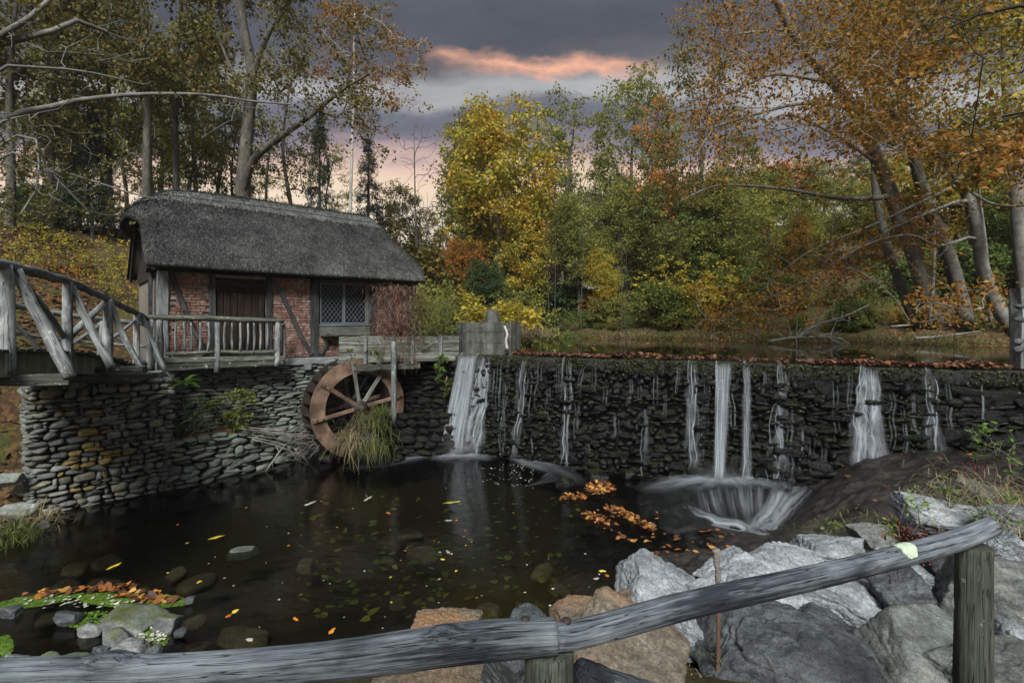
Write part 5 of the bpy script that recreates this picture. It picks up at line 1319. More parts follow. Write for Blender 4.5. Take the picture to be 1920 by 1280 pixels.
# lichen patch on the right rail: a thin crust that follows the log
g = G(); cpt = P(1694, 1040, 1.845); dirv = unit(P(1780, 1017, 1.92) - P(1600, 1064, 1.77)); upv = unit(A(0, -.45, 1) - dirv * (A(0, -.45, 1) @ dirv)); sdv = np.cross(dirv, upv)
k_ = 70; V = []; 
for i in range(k_):
    for j in range(k_):
        u, v = i / (k_ - 1) * 2 - 1, j / (k_ - 1) * 2 - 1
        th = v * 1.15; rr = .0385 + .003 * max(0., 1 - u * u - v * v) + .0015 * float(fbm(A(u * 5, v * 5, 0), 3, 3)); edge = u * u + v * v + 0.6 * float(fbm(A(u * 3.0, v * 3.0, 1), 3, 9))
        if edge > .85: rr = .030
        V.append(cpt + dirv * u * .038 + (upv * math.cos(th) + sdv * math.sin(th)) * rr)
ii = (np.arange(k_ - 1)[:, None] * k_ + np.arange(k_ - 1)[None]).ravel(); g.add(np.array(V), np.stack([ii, ii + 1, ii + k_ + 1, ii + k_], 1))
o = g.build('lichen_patch', m_plain('pale_green_lichen', (.40, .49, .36), .9, .1, 0, .5, 70, .8), log2); o['label'] = 'pale green lichen crust'
def postmesh(px, ptop, Y, r, zb, seed):
    t = P(px, ptop, Y); pth = [A(t[0], t[1], zb), A(t[0] - .006, t[1], (zb + t[2]) / 2), t]
    return logmesh(pth, A(r * 1.03, r, r * .96), seed, 26, .02)
postmesh(1030, 1212, 1.33, .066, 1.2, 21).build('post', MT['post'], fence)
postmesh(1826, 1022, 2.0, .061, 1.0, 25).build('post', MT['post'], fence)
for px, py, Y in ((985, 1160, 1.30), (1062, 1162, 1.33)):
    b = P(px, py, Y); g = G(); tube(g, A(b - A(0, 0, .05), b - A(0, 0, .008)), .0055, 8); tube(g, A(b - A(0, 0, .010), b - A(0, 0, .004), b + A(0, 0, .002), b + A(0, 0, .006)), A(.011, .013, .012, .006), 10); g.build('bolt', MT['dark_iron'], fence)
g = G(); pth = spline([P(1090, 1265, 1.45), P(1150, 1290, 1.5), P(1260, 1320, 1.62)], 6); tube(g, pth, .045, 14, .06, rng); 
tag(g.build('fallen_log', MT['log']), 'short grey log lying behind the middle fence post', 'log')
# post at the far right edge on the dam end
gp = thing('stone_faced_post', 'dark grey post at the right frame edge beside the pond', 'post', tuple(P(1912, 690, 9.2)))
g = G(); b, t = P(1916, 690, 9.3), P(1916, 540, 9.3); beam(g, b, t, .24, .24, A(1, 0, 0), .008); g.build('post', MT['timber_pale'], gp, smooth=False)
for y in (575, 600, 640, 655):
    V, F = rock_geo(int(y), 2, 9, .06); g = G(); g.add(V * A(.09, .06, .06) + P(1912, y, 9.13), F); g.build('knob', MT['dark'], gp)

# ================================================================ boulders on the near bank
rng = np.random.default_rng(81)
def boulder(px, py, Y, w, d, h, yaw, tx, ty, mat, label, seed, sub=5, cuts=11, boxy=.5, amp=.045, sharp=16., name='boulder', group='boulders on the near bank', cat='boulder', sink=0, p=None):
    if mat == 'pale': w, d, h = w * 1.22, d * 1.2, h * 1.15
    if name in ('boulder', 'stone'): V, F = boulder_geo(seed, 6 if name == 'boulder' else 4, boxy, amp * 1.7, 9, (w / 2, d / 2, h / 2))
    else:
        V, F = rock_geo(seed, sub, cuts, amp, 1.7, boxy, sharp); V = V / np.abs(V).max(0) * A(w / 2, d / 2, h / 2)
    me = mesh_np(name, V, F, None, True, [MT[mat]])
    o = obj(name, me, loc=tuple(P(px, py, Y) if p is None else p), rot=(math.radians(tx), math.radians(ty), math.radians(yaw)))
    tag(o, label, cat, group); return o
B = boulder
B(1255, 1128, 4.15, .82, .70, .46, -25, 12, 12, 'pale', 'large tilted grey slab above the pool, left of the broken stem', 101)
B(1178, 1132, 4.05, .22, .30, .20, 10, 5, 10, 'rust', 'small rust-brown stone tucked against the tilted grey slab', 102)
B(1382, 1082, 4.75, .60, .50, .30, 15, 8, -6, 'pale', 'pale white angular stone just right of the broken stem', 103)
B(1456, 1150, 3.85, .64, .52, .30, -12, 10, 2, 'pale', 'bright white flat block below the rail, lowest of the pale stones', 104)
B(1492, 1062, 4.85, .72, .55, .28, -20, 6, 6, 'pale', 'pale flat stone above the rail at the edge of the dark bedrock', 105)
B(1600, 1128, 4.0, .80, .50, .30, 38, 12, 14, 'pale', 'long pale stone slanting down to the right under the rail', 106)
B(1560, 1036, 5.3, .75, .55, .26, 10, 4, 4, 'pale', 'rounded grey stone lying behind the pale flat one', 107)
B(1490, 1262, 2.95, 1.25, .85, .62, -14, 6, 6, 'dark', 'huge dark slab at the bottom of the picture', 108, boxy=.6)
B(1165, 1255, 2.75, .72, .95, .40, -32, 10, 16, 'rust', 'big orange-brown slab beside the middle fence post', 109, boxy=.6)
B(1090, 1156, 3.8, .42, .34, .24, 12, 4, 0, 'rust', 'ochre stone peeking over the rail beside the two bolts', 110)
B(838, 1172, 4.0, .56, .40, .20, 6, 4, 4, 'rust', 'rusty stone tip above the left rail at the water', 111)
B(830, 1290, 2.3, .70, .55, .36, -8, 6, -3, 'rust', 'brown slab under the left rail', 112)
B(960, 1268, 2.2, .26, .35, .34, 20, 0, 5, 'dark', 'dark wedge of stone left of the middle post', 113)
B(1292, 1188, 3.35, .34, .36, .26, 25, 20, 25, 'pale', 'grey pointed block hanging over the orange slab', 114)
B(1845, 1160, 3.55, .78, .70, .95, -20, -8, 8, 'green', 'tall greenish boulder behind the right fence post', 115, boxy=.35)
B(1712, 1152, 3.75, .40, .50, .62, -30, 0, -20, 'dark', 'dark cleft stone left of the tall greenish boulder', 116)
B(1735, 1262, 2.85, .80, .85, .42, -40, 12, 18, 'green', 'smooth grey-green slab sloping down at the bottom right', 117, boxy=.3, amp=.02)
B(1884, 1036, 3.9, .28, .26, .26, 15, 0, -12, 'pale', 'small pale oval stone right of the fence post top', 118, boxy=.1)
B(1912, 1225, 2.9, .26, .30, .30, 0, 0, 0, 'pale', 'pale stone at the lower right frame edge', 119)
B(1905, 985, 5.0, .55, .50, .36, 10, 0, 5, 'grey', 'grey boulder at the right frame edge among dry grass', 120)
B(1690, 1082, 4.55, .55, .45, .32, 5, 5, 10, 'pale', 'round speckled stone half hidden behind the rail', 121, boxy=.15)
B(1762, 972, 5.7, .75, .6, .34, -12, 4, 8, 'pale', 'broad grey stone among weeds above the rail end', 122)
B(1610, 1228, 3.3, .45, .40, .40, 30, 10, 20, 'dark', 'small dark stone wedged under the long pale stone', 123)
B(1375, 1205, 3.5, .50, .45, .34, 12, 10, 5, 'dark', 'dark stone in the gap behind the broken stem', 124)
B(1335, 1152, 3.9, .45, .40, .30, -10, 8, -10, 'pale', 'grey stone partly under the rail left of the lowest pale block', 125)
B(1775, 1075, 4.6, .40, .42, .34, 25, 0, 10, 'dark', 'dark mottled stone under the lichen patch', 126)
B(1900, 1110, 4.2, .50, .50, .50, 18, 0, 0, 'green', 'greenish stone right of the fence post', 127)
B(1540, 1200, 3.55, .55, .45, .34, -22, 10, 12, 'dark', 'dark stone below the bright white flat block', 128)
B(1000, 1182, 3.9, .38, .36, .26, 40, 0, 6, 'dark', 'dark stone behind the joint of the two rails', 129)
B(1880, 1290, 2.6, .55, .5, .4, 10, 0, 0, 'green', 'mossy stone at the foot of the right post', 130)
B(1640, 1000, 6.0, .60, .5, .22, 10, 0, 0, 'grey', 'low grey stone at the grassy edge of the bedrock', 131)
B(1835, 925, 6.3, .5, .45, .3, 10, 0, 0, 'green', 'weathered stone among stems in front of the hump', 132)
# stones in the shallows, left foreground
G2 = 'stones in the shallow water at lower left'
def S2(x0, y0, x1, y1, mat, label, seed, z=.05, boxy=.35):
    c = PZ((x0 + x1) / 2, y0 + (y1 - y0) * .75, z); w = (x1 - x0) / FPX * c[1]; h = (y1 - y0) / FPX * c[1]
    B(0, 0, 0, w, w * .75, h * 1.1, rng.uniform(-25, 25), rng.uniform(-6, 6), rng.uniform(-8, 8), mat, label, seed, 4, 10, boxy, p=c - A(0, 0, .0), name='stone', group=G2, cat='stone')
S2(188, 1128, 295, 1178, 'mossy', 'largest flat grey stone in the shallows with a mossy foot', 201)
S2(288, 1134, 340, 1182, 'mossy', 'tilted wedge stone right of the largest flat one', 202)
S2(144, 1160, 192, 1188, 'grey', 'small pale grey stone left of the largest flat one', 203)
S2(190, 1168, 246, 1204, 'mossy', 'round stone wholly under green moss', 204, boxy=.0)
S2(203, 1192, 278, 1234, 'grey', 'grey rounded stone just above the rail knot', 205)
S2(272, 1204, 304, 1234, 'dark', 'narrow dark stone right of the stone above the knot', 206)
S2(95, 1218, 165, 1248, 'mossy', 'mossy flat stone touching the rail', 207)
S2(60, 1222, 108, 1250, 'mossy', 'pale mossy stone second from the left frame edge', 208)
S2(0, 1222, 56, 1256, 'grey', 'grey slab at the lower left frame edge', 209)
S2(172, 1205, 205, 1228, 'dark', 'little dark stone between mossy ones', 210)
S2(105, 1138, 150, 1166, 'dark', 'dark stone under the leaf litter left of the group', 211)
S2(325, 1176, 352, 1190, 'dark', 'flat dark pebble at the right end of the group', 212)
S2(345, 1114, 366, 1128, 'dark', 'small wet pebble at the tip of the duckweed raft', 213)
S2(5, 1128, 40, 1152, 'dark', 'dark stone under duckweed at the left frame edge', 214)
# left bank
G3 = 'stones at the foot of the pier'
def S3(x0, y0, x1, y1, mat, label, seed, z=.12):
    c = PZ((x0 + x1) / 2, y0 + (y1 - y0) * .75, z); w = (x1 - x0) / FPX * c[1]; h = (y1 - y0) / FPX * c[1]
    B(0, 0, 0, w, w * .8, h * 1.1, rng.uniform(-20, 20), 0, rng.uniform(-6, 6), mat, label, seed, 4, 10, .2, p=c, name='stone', group=G3, cat='stone')
S3(3, 936, 68, 966, 'pier', 'big round stone on the left bank below the pier', 221); S3(74, 966, 94, 986, 'pier', 'small pointed stone at the left shoreline', 222)
S3(85, 948, 112, 962, 'pier', 'flat stone at the pier foot, left of its corner', 223); S3(-20, 880, 40, 905, 'pier', 'stone sunk in the left bank above the round one', 224, .75)
S3(30, 900, 60, 925, 'pier', 'leaf-covered stone beside the pier edge', 225, .45); S3(-10, 805, 40, 826, 'pier', 'flat stone high on the left bank under the footbridge', 226, 1.1)
# stones lying on the pool bed
for k in range(30):
    px = rng.uniform(60, 1080); py = rng.uniform(980, 1200); c = PZ(px, py, -.02); w = rng.uniform(.18, .62)
    if c[1] < 5.6: continue
    B(0, 0, 0, w, w * rng.uniform(.5, .9), .2, rng.uniform(0, 180), rng.uniform(-8, 8), rng.uniform(-8, 8), 'bed', 'brown stone lying under the dark water of the pool', 240 + k % 9, 3, 9, .5,
      p=c + A(0, 0, -.16 - rng.uniform(0, .2)), name='sunken_stone', group='sunken stones on the pool bed', cat='stone')
c = PZ(455, 1030, .0); B(0, 0, 0, .50, .30, .14, 20, 0, 0, 'green', 'pale sunken stone nearest the surface in the left half of the pool', 260, 4, 9, .6, p=c - A(0, 0, .055), name='sunken_stone', group='sunken stones on the pool bed', cat='stone')
# dark rocks at the dam foot
for k, (px, py, w, lab) in enumerate(((1268, 895, .45, 'round black boulder at the dam foot left of the foam'), (1235, 885, .36, 'black boulder second left of the foam'), (1180, 890, .5, 'flat black rock in the shallows at the dam foot'),
                                      (1120, 895, .6, 'low wet rock under the leaf raft at the dam foot'), (1530, 895, .55, 'black rock between the foam and the bedrock hump'), (1060, 905, .45, 'wet rock at the left end of the leaf raft'))):
    c = PZ(px, py, .05); B(0, 0, 0, w, w * .8, w * .55, k * 40, 0, 0, 'dam', lab, 270 + k, 4, 10, .2, p=c, name='wet_rock', group='wet rocks at the dam foot', cat='rock')
for k, (px, py, w, lab) in enumerate(((655, 855, .55, 'rock under the hanging grass at the wheel'), (700, 858, .5, 'dark rock at the pool edge right of the wheel'), (745, 862, .42, 'wet black rock below the spillway wall'), (610, 860, .4, 'dark stone in the shadow under the wheel'))):
    c = PZ(px, py, .06); B(0, 0, 0, w, w * .8, w * .6, k * 33, 0, 0, 'dam', lab, 280 + k, 4, 10, .2, p=c, name='wet_rock', group='wet rocks below the wheel', cat='rock')
V, F = rock_geo(291, 4, 10, .1, 2., .1); me = mesh_np('grass_mound', V * A(.62, .45, .62), F, None, True, [MT['dam']])
tag(obj('rock_mound', me, loc=tuple(P(690, 838, 12.6) - A(0, 0, .05))), 'earthy rock mound carrying the grass clump in front of the wheel', 'rock')
# ================================================================ trees
class Skel:
    pass
def grow(trunk, targets, rng, r_tip=.012, r_pow=.46, up=.35, seg=.5, wob=.10, r_base=None):
    """branch structure reaching every target: each joins the nearest branch already there"""
    trunk = resample(np.asarray(trunk, float), seg)
    pos = [*trunk]; par = [-1] + list(range(len(trunk) - 1)); paths = [list(range(len(trunk)))]
    arr = np.zeros((len(trunk) + len(targets) * 40 + 10, 3)); n = len(trunk); arr[:n] = trunk
    par = np.full(len(arr), -1); par[1:n] = np.arange(n - 1)
    lo = n // 4
    d0 = np.linalg.norm(targets[:, None] - trunk[None, lo:], axis=2).min(1)
    for ti in np.argsort(d0):
        t = targets[ti]; c = arr[:n]; dv = t - c; d = np.linalg.norm(dv, axis=1)
        cost = d + up * np.maximum(c[:, 2] - t[2] + .25 * d, 0) * 1.5; cost[:lo] += 50
        k = int(np.argmin(cost)); a = arr[k]; D = d[k]
        if D < .05: continue
        m = max(2, int(D / seg))
        if m > 38: m = 38
        back = unit(a - arr[par[k]]) if par[k] >= 0 else A(0, 0, 1)
        ctrl = a + (back * .30 + unit(t - a) * .25 + A(0, 0, .12)) * D
        s = np.linspace(0, 1, m + 1)[1:, None]
        p = (1 - s) ** 2 * a + 2 * s * (1 - s) * ctrl + s ** 2 * t
        p = p + rng.normal(0, wob * min(D, 2.) * .25, p.shape) * np.minimum(1, 2 * (1 - np.abs(2 * s - 1)) + .15)
        arr[n:n + m] = p; par[n] = k; par[n + 1:n + m] = np.arange(n, n + m - 1)
        paths.append([k] + list(range(n, n + m))); n += m
    cnt = np.zeros(n); child = np.zeros(n, bool); child[par[1:n]] = True
    cnt[~child] = 1
    for i in range(n - 1, 0, -1):
        if par[i] >= 0: cnt[par[i]] += cnt[i]
    r = r_tip * np.maximum(cnt, 1) ** r_pow
    if r_base is not None: r = np.minimum(r * 1.0, r_base); 
    S = Skel(); S.p = arr[:n]; S.r = r; S.paths = paths; S.ntr = len(trunk)
    if r_base is not None:
        # keep the trunk tapered as given
        tt = np.linspace(0, 1, len(trunk)); S.r[:len(trunk)] = np.maximum(S.r[:len(trunk)], r_base * (1 - tt) ** .8 * .95 + r_base * .06)
        for j in range(len(trunk) - 2, -1, -1): S.r[j] = max(S.r[j], S.r[j + 1])
        S.r[0] = max(S.r[0], r_base) * 1.25
    return S
def wood_geo(g, S, rng, sides=(10, 6, 4), rough=.06, rmin=.0):
    for k, pi in enumerate(S.paths):
        p = S.p[pi]; r = S.r[pi].copy()
        if k > 0: r[0] = min(r[0], r[1] * 1.25)
        if r.max() < rmin: continue
        sd = sides[0] if (k == 0 or r[0] > .09) else sides[1] if r[0] > .03 else sides[2]
        if len(p) > 2:
            pass
        tube(g, p, r, sd, rough if sd > 5 else 0, rng, cap=(k == 0))
    return g
def leaf_pts(S, n, rng, spread=.35, first=1, span=.75, droop=0.):
    """points round the outer ends of the branches"""
    segs = []
    for pi in S.paths[first:]:
        m = len(pi); k0 = int(m * (1 - span))
        for a in range(max(k0, 0), m - 1): segs.append((pi[a], pi[a + 1]))
    m = max(8, n // 11)                      # leaves sit in small sprays along the twigs
    segs = np.array(segs); k = rng.integers(0, len(segs), m); t = rng.random((m, 1))
    p = S.p[segs[k, 0]] * (1 - t) + S.p[segs[k, 1]] * t
    off = rng.normal(0, spread, (m, 3)); off[:, 2] *= .6; off[:, 2] -= droop * rng.random(m)
    c = (p + off)[rng.integers(0, m, n)]; fl = rng.normal(0, spread * .42, (n, 3)); fl[:, 2] *= .55
    return c + fl
def leaf_mesh(name, p, size, mat, rng, elong=1.55, flat=.1, smin=.4, smax=1.5, hang=0.):
    n = len(p)
    nr = rng.normal(0, 1, (n, 3)); nr[:, 2] = np.abs(nr[:, 2]) + flat * 2; nr /= np.linalg.norm(nr, axis=1)[:, None]
    d = rng.normal(0, 1, (n, 3)); d[:, 2] -= hang; d -= nr * np.sum(d * nr, 1)[:, None]; d /= np.linalg.norm(d, axis=1)[:, None] + 1e-9
    s = np.cross(nr, d); L = size * rng.uniform(smin, smax, n)[:, None]; W = L / elong * .5
    mid = p + d * L * .45
    V = np.stack([p, mid + s * W + nr * W * .25, p + d * L, mid - s * W + nr * W * .25], 1).reshape(-1, 3)
    r = np.repeat(rng.random(n), 4)
    return mesh_np(name, V, np.arange(4 * n).reshape(-1, 4), {'rnd': r}, False, [mat])
def ellipsoid(n, c, rad, rng, shell=.5):
    d = rng.normal(size=(n, 3)); d /= np.linalg.norm(d, axis=1)[:, None]
    r = rng.random(n) ** (1 / 3); r = shell * (.65 + .35 * r) + (1 - shell) * r
    return np.asarray(c) + d * r[:, None] * np.asarray(rad)

# ---- prototypes, 10 m tall, base at the origin: wood mesh + leaf positions (several leaf meshes share them)
PROTO = {}
def proto(key, seed, crown_c, crown_r, ntar, nleaf, lsize, trunk_top=.92, spread=.34, r_base=.16, shell=.45, lean=.3, mats=('olive',), bark='bark', extra=None, flat=.1, droop=0., elong=1.55, up=.35, rmin=.0):
    rg = np.random.default_rng(seed)
    tp = [A(0, 0, -.6), A(rg.normal(0, .06), rg.normal(0, .06), 2.5), A(rg.normal(0, lean * .5), rg.normal(0, lean * .5), 5.5), A(rg.normal(0, lean), rg.normal(0, lean), 10 * trunk_top)]
    tg = ellipsoid(ntar, crown_c, crown_r, rg, shell)
    # carve the crown into uneven lobes
    keep = fbm(tg * .42 + seed, 3, seed) > -.22; tg = tg[keep]
    if extra is not None: tg = np.vstack([tg, extra(rg)])
    S = grow(spline(tp, 6), tg, rg, .010, .47, up, .45, .12, r_base)
    g = G(); wood_geo(g, S, rg, (9, 5, 3), .05, rmin); wood = g.mesh(key + '_wood', MT[bark])
    out = {}
    if nleaf:
        pts = leaf_pts(S, nleaf, rg, spread, 1, .8, droop)
        out = leaf_mesh(key + '_leaves', pts, lsize, LF[mats[0]], np.random.default_rng(seed + 1), elong, flat)
    PROTO[key] = (wood, out)
ALL = ('olive', 'green', 'yellow', 'gold', 'orange', 'rust', 'brownolive', 'darkgreen', 'lime')
proto('broad', 1001, (0, 0, 6.3), (2.6, 2.6, 3.7), 300, 24000, .15, mats=ALL)
proto('tall', 1002, (0, 0, 6.0), (1.9, 1.9, 4.2), 270, 20000, .145, mats=ALL)
proto('airy', 1003, (0, 0, 6.4), (2.2, 2.2, 3.7), 220, 11000, .135, mats=ALL, spread=.30, shell=.6)
proto('high', 1004, (0, 0, 7.3), (2.3, 2.3, 2.9), 180, 7200, .14, mats=ALL, spread=.32)
proto('thin', 1008, (0, 0, 6.6), (2.1, 2.1, 3.4), 150, 3800, .13, mats=ALL, spread=.30, shell=.6)
proto('round', 1005, (0, 0, 5.2), (3.1, 3.1, 4.5), 320, 24000, .16, mats=ALL, trunk_top=.75)
proto('bare', 1006, (0, 0, 6.6), (2.0, 2.0, 3.6), 150, 0, .2, r_base=.13, up=.8)
def cone(rg):
    z = 1.2 + 8.6 * rg.random(520) ** 1.15; a = rg.uniform(0, 6.283, 520); r = (10.2 - z) * .27 * rg.uniform(.55, 1.05, 520)
    return np.stack([np.cos(a) * r, np.sin(a) * r, z - r * .22], 1)
proto('conifer', 1007, (0, 0, 9.5), (.2, .2, .4), 6, 14000, .15, 1.0, .16, mats=('needle',), bark='bark_dark', extra=cone, lean=.1, elong=3.2, droop=.18, up=.15)
# shrubs, 3 m tall
def shrub_proto(key, seed, rad, nt, nleaf, ls, mats, spread=.16, h=1.4, elong=1.5):
    rg = np.random.default_rng(seed); g = G(); P_ = []
    for k in range(5):
        a = rg.uniform(0, 6.28); S = grow(A((0, 0, -.2), (.15 * math.cos(a), .15 * math.sin(a), .4), (.5 * math.cos(a), .5 * math.sin(a), 1.1)), ellipsoid(nt // 5, (rad * .45 * math.cos(a), rad * .45 * math.sin(a), h), (rad * .75, rad * .75, h * .95), rg, .4), rg, .006, .42, .3, .25, .12, .035)
        wood_geo(g, S, rg, (5, 4, 3), 0); P_.append(leaf_pts(S, nleaf // 5, rg, spread, 0, .9))
    wood = g.mesh(key + '_wood', MT['bark_dark']); pts = np.vstack(P_); out = leaf_mesh(key + '_leaves', pts, ls, LF[mats[0]], np.random.default_rng(seed + 1), elong)
    PROTO[key] = (wood, out)
shrub_proto('bush', 1101, 1.6, 150, 11000, .12, ALL)
shrub_proto('lowbush', 1102, 2.0, 130, 9000, .11, ALL, h=.95)
shrub_proto('loosebush', 1103, 1.7, 110, 4200, .11, ALL, h=1.5)
shrub_proto('sparse', 1104, 1.8, 80, 1100, .10, ALL, h=1.4, spread=.22)

ORD = ['first', 'second', 'third', 'fourth', 'fifth', 'sixth', 'seventh', 'eighth', 'ninth', 'tenth', 'eleventh', 'twelfth', 'thirteenth', 'fourteenth', 'fifteenth', 'sixteenth', 'seventeenth', 'eighteenth', 'nineteenth', 'twentieth',
       'twenty-first', 'twenty-second', 'twenty-third', 'twenty-fourth', 'twenty-fifth', 'twenty-sixth', 'twenty-seventh', 'twenty-eighth', 'twenty-ninth', 'thirtieth']
def plant(key, pal, px, Y, top, wide=1.0, name='tree', label='', cat='tree', group=None, wood_part='trunk', leaf_part='crown', bark=None, base_h=10.0, yaw=None, z=None, tilt=(0, 0)):
    """a copy of a prototype: stands at photo column px, Y metres away, its top at photo row 'top'"""
    x = (px - 960) / FPX * Y; zb = float(ground_z(x, Y)) if z is None else z
    zt = EYE + (HOR - top) / FPX * Y; sc = max(zt - zb, .4) / base_h
    wood, lv = PROTO[key]
    o = thing(name, label, cat, (x, Y, zb), group, local=True)
    o.rotation_euler = (tilt[0], tilt[1], RNG.uniform(0, 6.28) if yaw is None else yaw); o.scale = (sc * wide, sc * wide, sc)
    w = obj(wood_part, wood, o)
    if bark:
        w.material_slots[0].link = 'OBJECT'; w.material_slots[0].material = MT[bark]
    if pal:
        l = obj(leaf_part, lv, o); l.material_slots[0].link = 'OBJECT'; l.material_slots[0].material = LF[pal]
    return o
def rows(lst, group, look, place, name, cat, **kw):
    """things of one row, labelled by look and by their order from the left"""
    for pal in sorted({q[1] for q in lst}):
        sub = sorted([q for q in lst if q[1] == pal], key=lambda q: q[2])
        for k, q in enumerate(sub):
            lab = f"{look[pal]} {place}" + (f", {ORD[k]} such from left" if len(sub) > 1 else '')
            plant(q[0], q[1], q[2], q[3], q[4], q[5] if len(q) > 5 else 1.0, name, lab, cat, group, **kw)

# ---- trees across the pond (named one by one)
gA = 'tall trees on the far bank of the pond'
plant('broad', 'gold', 945, 31, 172, .86, 'maple_tree', 'tall gold and orange maple rising into the sunset gap', 'tree', gA, bark='bark_grey')
plant('tall', 'olive', 892, 36, 212, .9, 'green_tree', 'olive green tree half hidden behind the gold maple on its left', 'tree', gA)
plant('thin', 'olive', 1062, 34, 160, .8, 'green_tree', 'airy green tree just right of the gold maple', 'tree', gA)
plant('airy', 'olive', 1030, 38, 235, .8, 'green_tree', 'green tree filling the gap between gold maple and airy green tree', 'tree', gA)
plant('airy', 'olive', 1192, 36, 124, .85, 'green_tree', 'tallest light green tree in the middle, reaching toward the clouds', 'tree', gA)
plant('airy', 'olive', 1135, 40, 290, .9, 'green_tree', 'lower green tree left of the tallest light green one', 'tree', gA)
plant('thin', 'orange', 1228, 30, 185, .6, 'orange_tree', 'slender orange tree in front of the tallest light green one', 'tree', gA)
plant('thin', 'olive', 1262, 37, 190, .7, 'green_tree', 'green tree right of the slender orange one', 'tree', gA)
plant('thin', 'brownolive', 1300, 29, 60, .7, 'thin_tree', 'dark thin-leaved tree at the left edge of the great orange crown', 'tree', gA)
plant('airy', 'olive', 1385, 33, 250, .9, 'green_tree', 'green tree below the great orange crown', 'tree', gA)
plant('bare', None, 785, 26, 235, .72, 'bare_tree', 'leafless forked tree against the sunset right of the thatched roof', 'tree', gA)
plant('bare', None, 835, 30, 335, .6, 'bare_tree', 'small leafless tree left of the gold maple', 'tree', gA)
plant('round', 'brownolive', 750, 34, 335, .7, 'round_tree', 'dark rounded tree behind the right end of the thatch', 'tree', gA)
plant('airy', 'brownolive', 800, 38, 390, .9, 'round_tree', 'brownish tree between thatch and gold maple', 'tree', gA)
# ---- second storey along the bank
lk = {'olive': 'olive green young tree', 'green': 'fresh green young tree', 'yellow': 'yellow young tree', 'gold': 'gold young tree', 'orange': 'orange young tree', 'rust': 'rust red young tree', 'brownolive': 'brown-green young tree', 'darkgreen': 'dark green young tree', 'lime': 'lime green young tree'}
mid = [('tall', 'gold', 815, 31, 470, 1.2), ('broad', 'orange', 868, 29, 440, .9), ('broad', 'darkgreen', 905, 28, 480, 1.0), ('tall', 'gold', 985, 30, 360, .9), ('tall', 'orange', 1020, 33, 370, .9), ('broad', 'olive', 1085, 30, 350, .9),
       ('broad', 'yellow', 1130, 29, 455, .9), ('tall', 'olive', 1165, 31, 340, 1.0), ('broad', 'orange', 1205, 34, 350, .8), ('broad', 'olive', 1250, 29, 330, 1.0), ('round', 'green', 1310, 29, 370, .9), ('tall', 'olive', 1350, 28, 330, 1.1),
       ('round', 'olive', 1410, 30, 330, .9), ('tall', 'lime', 1450, 32, 320, 1.0), ('broad', 'olive', 1490, 27, 370, .9), ('round', 'lime', 1540, 34, 330, .9), ('tall', 'rust', 1500, 26, 395, .55), ('broad', 'olive', 1600, 30, 340, 1.0),
       ('round', 'yellow', 1660, 30, 300, .9), ('tall', 'darkgreen', 1720, 26, 340, 1.0), ('broad', 'yellow', 1790, 25, 240, 1.0), ('round', 'lime', 1850, 24, 320, 1.0), ('broad', 'green', 1920, 22, 330, 1.1), ('round', 'darkgreen', 1960, 20, 420, 1.0)]
rows(mid, 'young trees along the far bank', lk, 'on the far bank', 'young_tree', 'tree')
# ---- hill behind
lk = {k: v.replace('young tree', 'hillside tree') for k, v in lk.items()}
hil = []
hr = np.random.default_rng(77)
for px, top in ((840, 425), (880, 405), (930, 400), (975, 395), (1025, 385), (1075, 372), (1120, 365), (1170, 355), (1215, 345), (1260, 335), (1310, 325), (1360, 315), (1420, 305), (1480, 300), (1545, 290), (1615, 285), (1690, 270), (1770, 260), (1850, 250), (1930, 240)):
    hil.append((hr.choice(['round', 'broad', 'tall']), hr.choice(['olive', 'gold', 'yellow', 'orange', 'lime', 'green'], p=[.28, .18, .14, .14, .14, .12]), px, hr.uniform(46, 60), top + hr.uniform(-8, 8), hr.uniform(1.0, 1.25)))
for px in np.arange(855, 1950, 78):
    hil.append((hr.choice(['round', 'broad']), hr.choice(['olive', 'gold', 'yellow', 'orange', 'lime', 'green']), px + hr.uniform(-15, 15), hr.uniform(38, 43), np.interp(px, [850, 1950], [470, 360]) + hr.uniform(-15, 15), hr.uniform(1.0, 1.2)))
rows(hil, 'trees on the hill behind the pond', lk, 'on the slope behind the pond', 'hillside_tree', 'tree')
# slim trunks standing on the bank
for k, (px, top, Y, lab) in enumerate(((932, 380, 28, 'left of the knotweed'), (1028, 390, 28, 'in the dark hollow, leftmost of two'), (1040, 400, 29, 'in the dark hollow, rightmost of two'), (1090, 400, 27, 'above the concrete block'), (1175, 420, 25, 'at the shore right of centre'), (1165, 430, 27, 'behind the shore trunk right of centre'), (868, 400, 29, 'behind the flume shrub'), (975, 330, 30, 'right behind the gold maple'), (1000, 360, 32, 'in the gap right of the gold maple'), (1120, 330, 31, 'left of the tallest green tree'), (1150, 300, 33, 'in the shade of the tallest green tree'), (1215, 330, 29, 'under the slender orange tree'), (1285, 340, 30, 'left of the long bare limb'), (1345, 350, 28, 'below the long bare limb'), (1480, 320, 28, 'below the great orange crown, leftmost of two'), (1560, 300, 29, 'below the great orange crown, rightmost of two'))):
    plant('bare', None, px, Y, top, .35, 'slim_tree', f'slim bare trunk on the far bank {lab}', 'tree', 'slim trunks on the far bank', bark='bark')
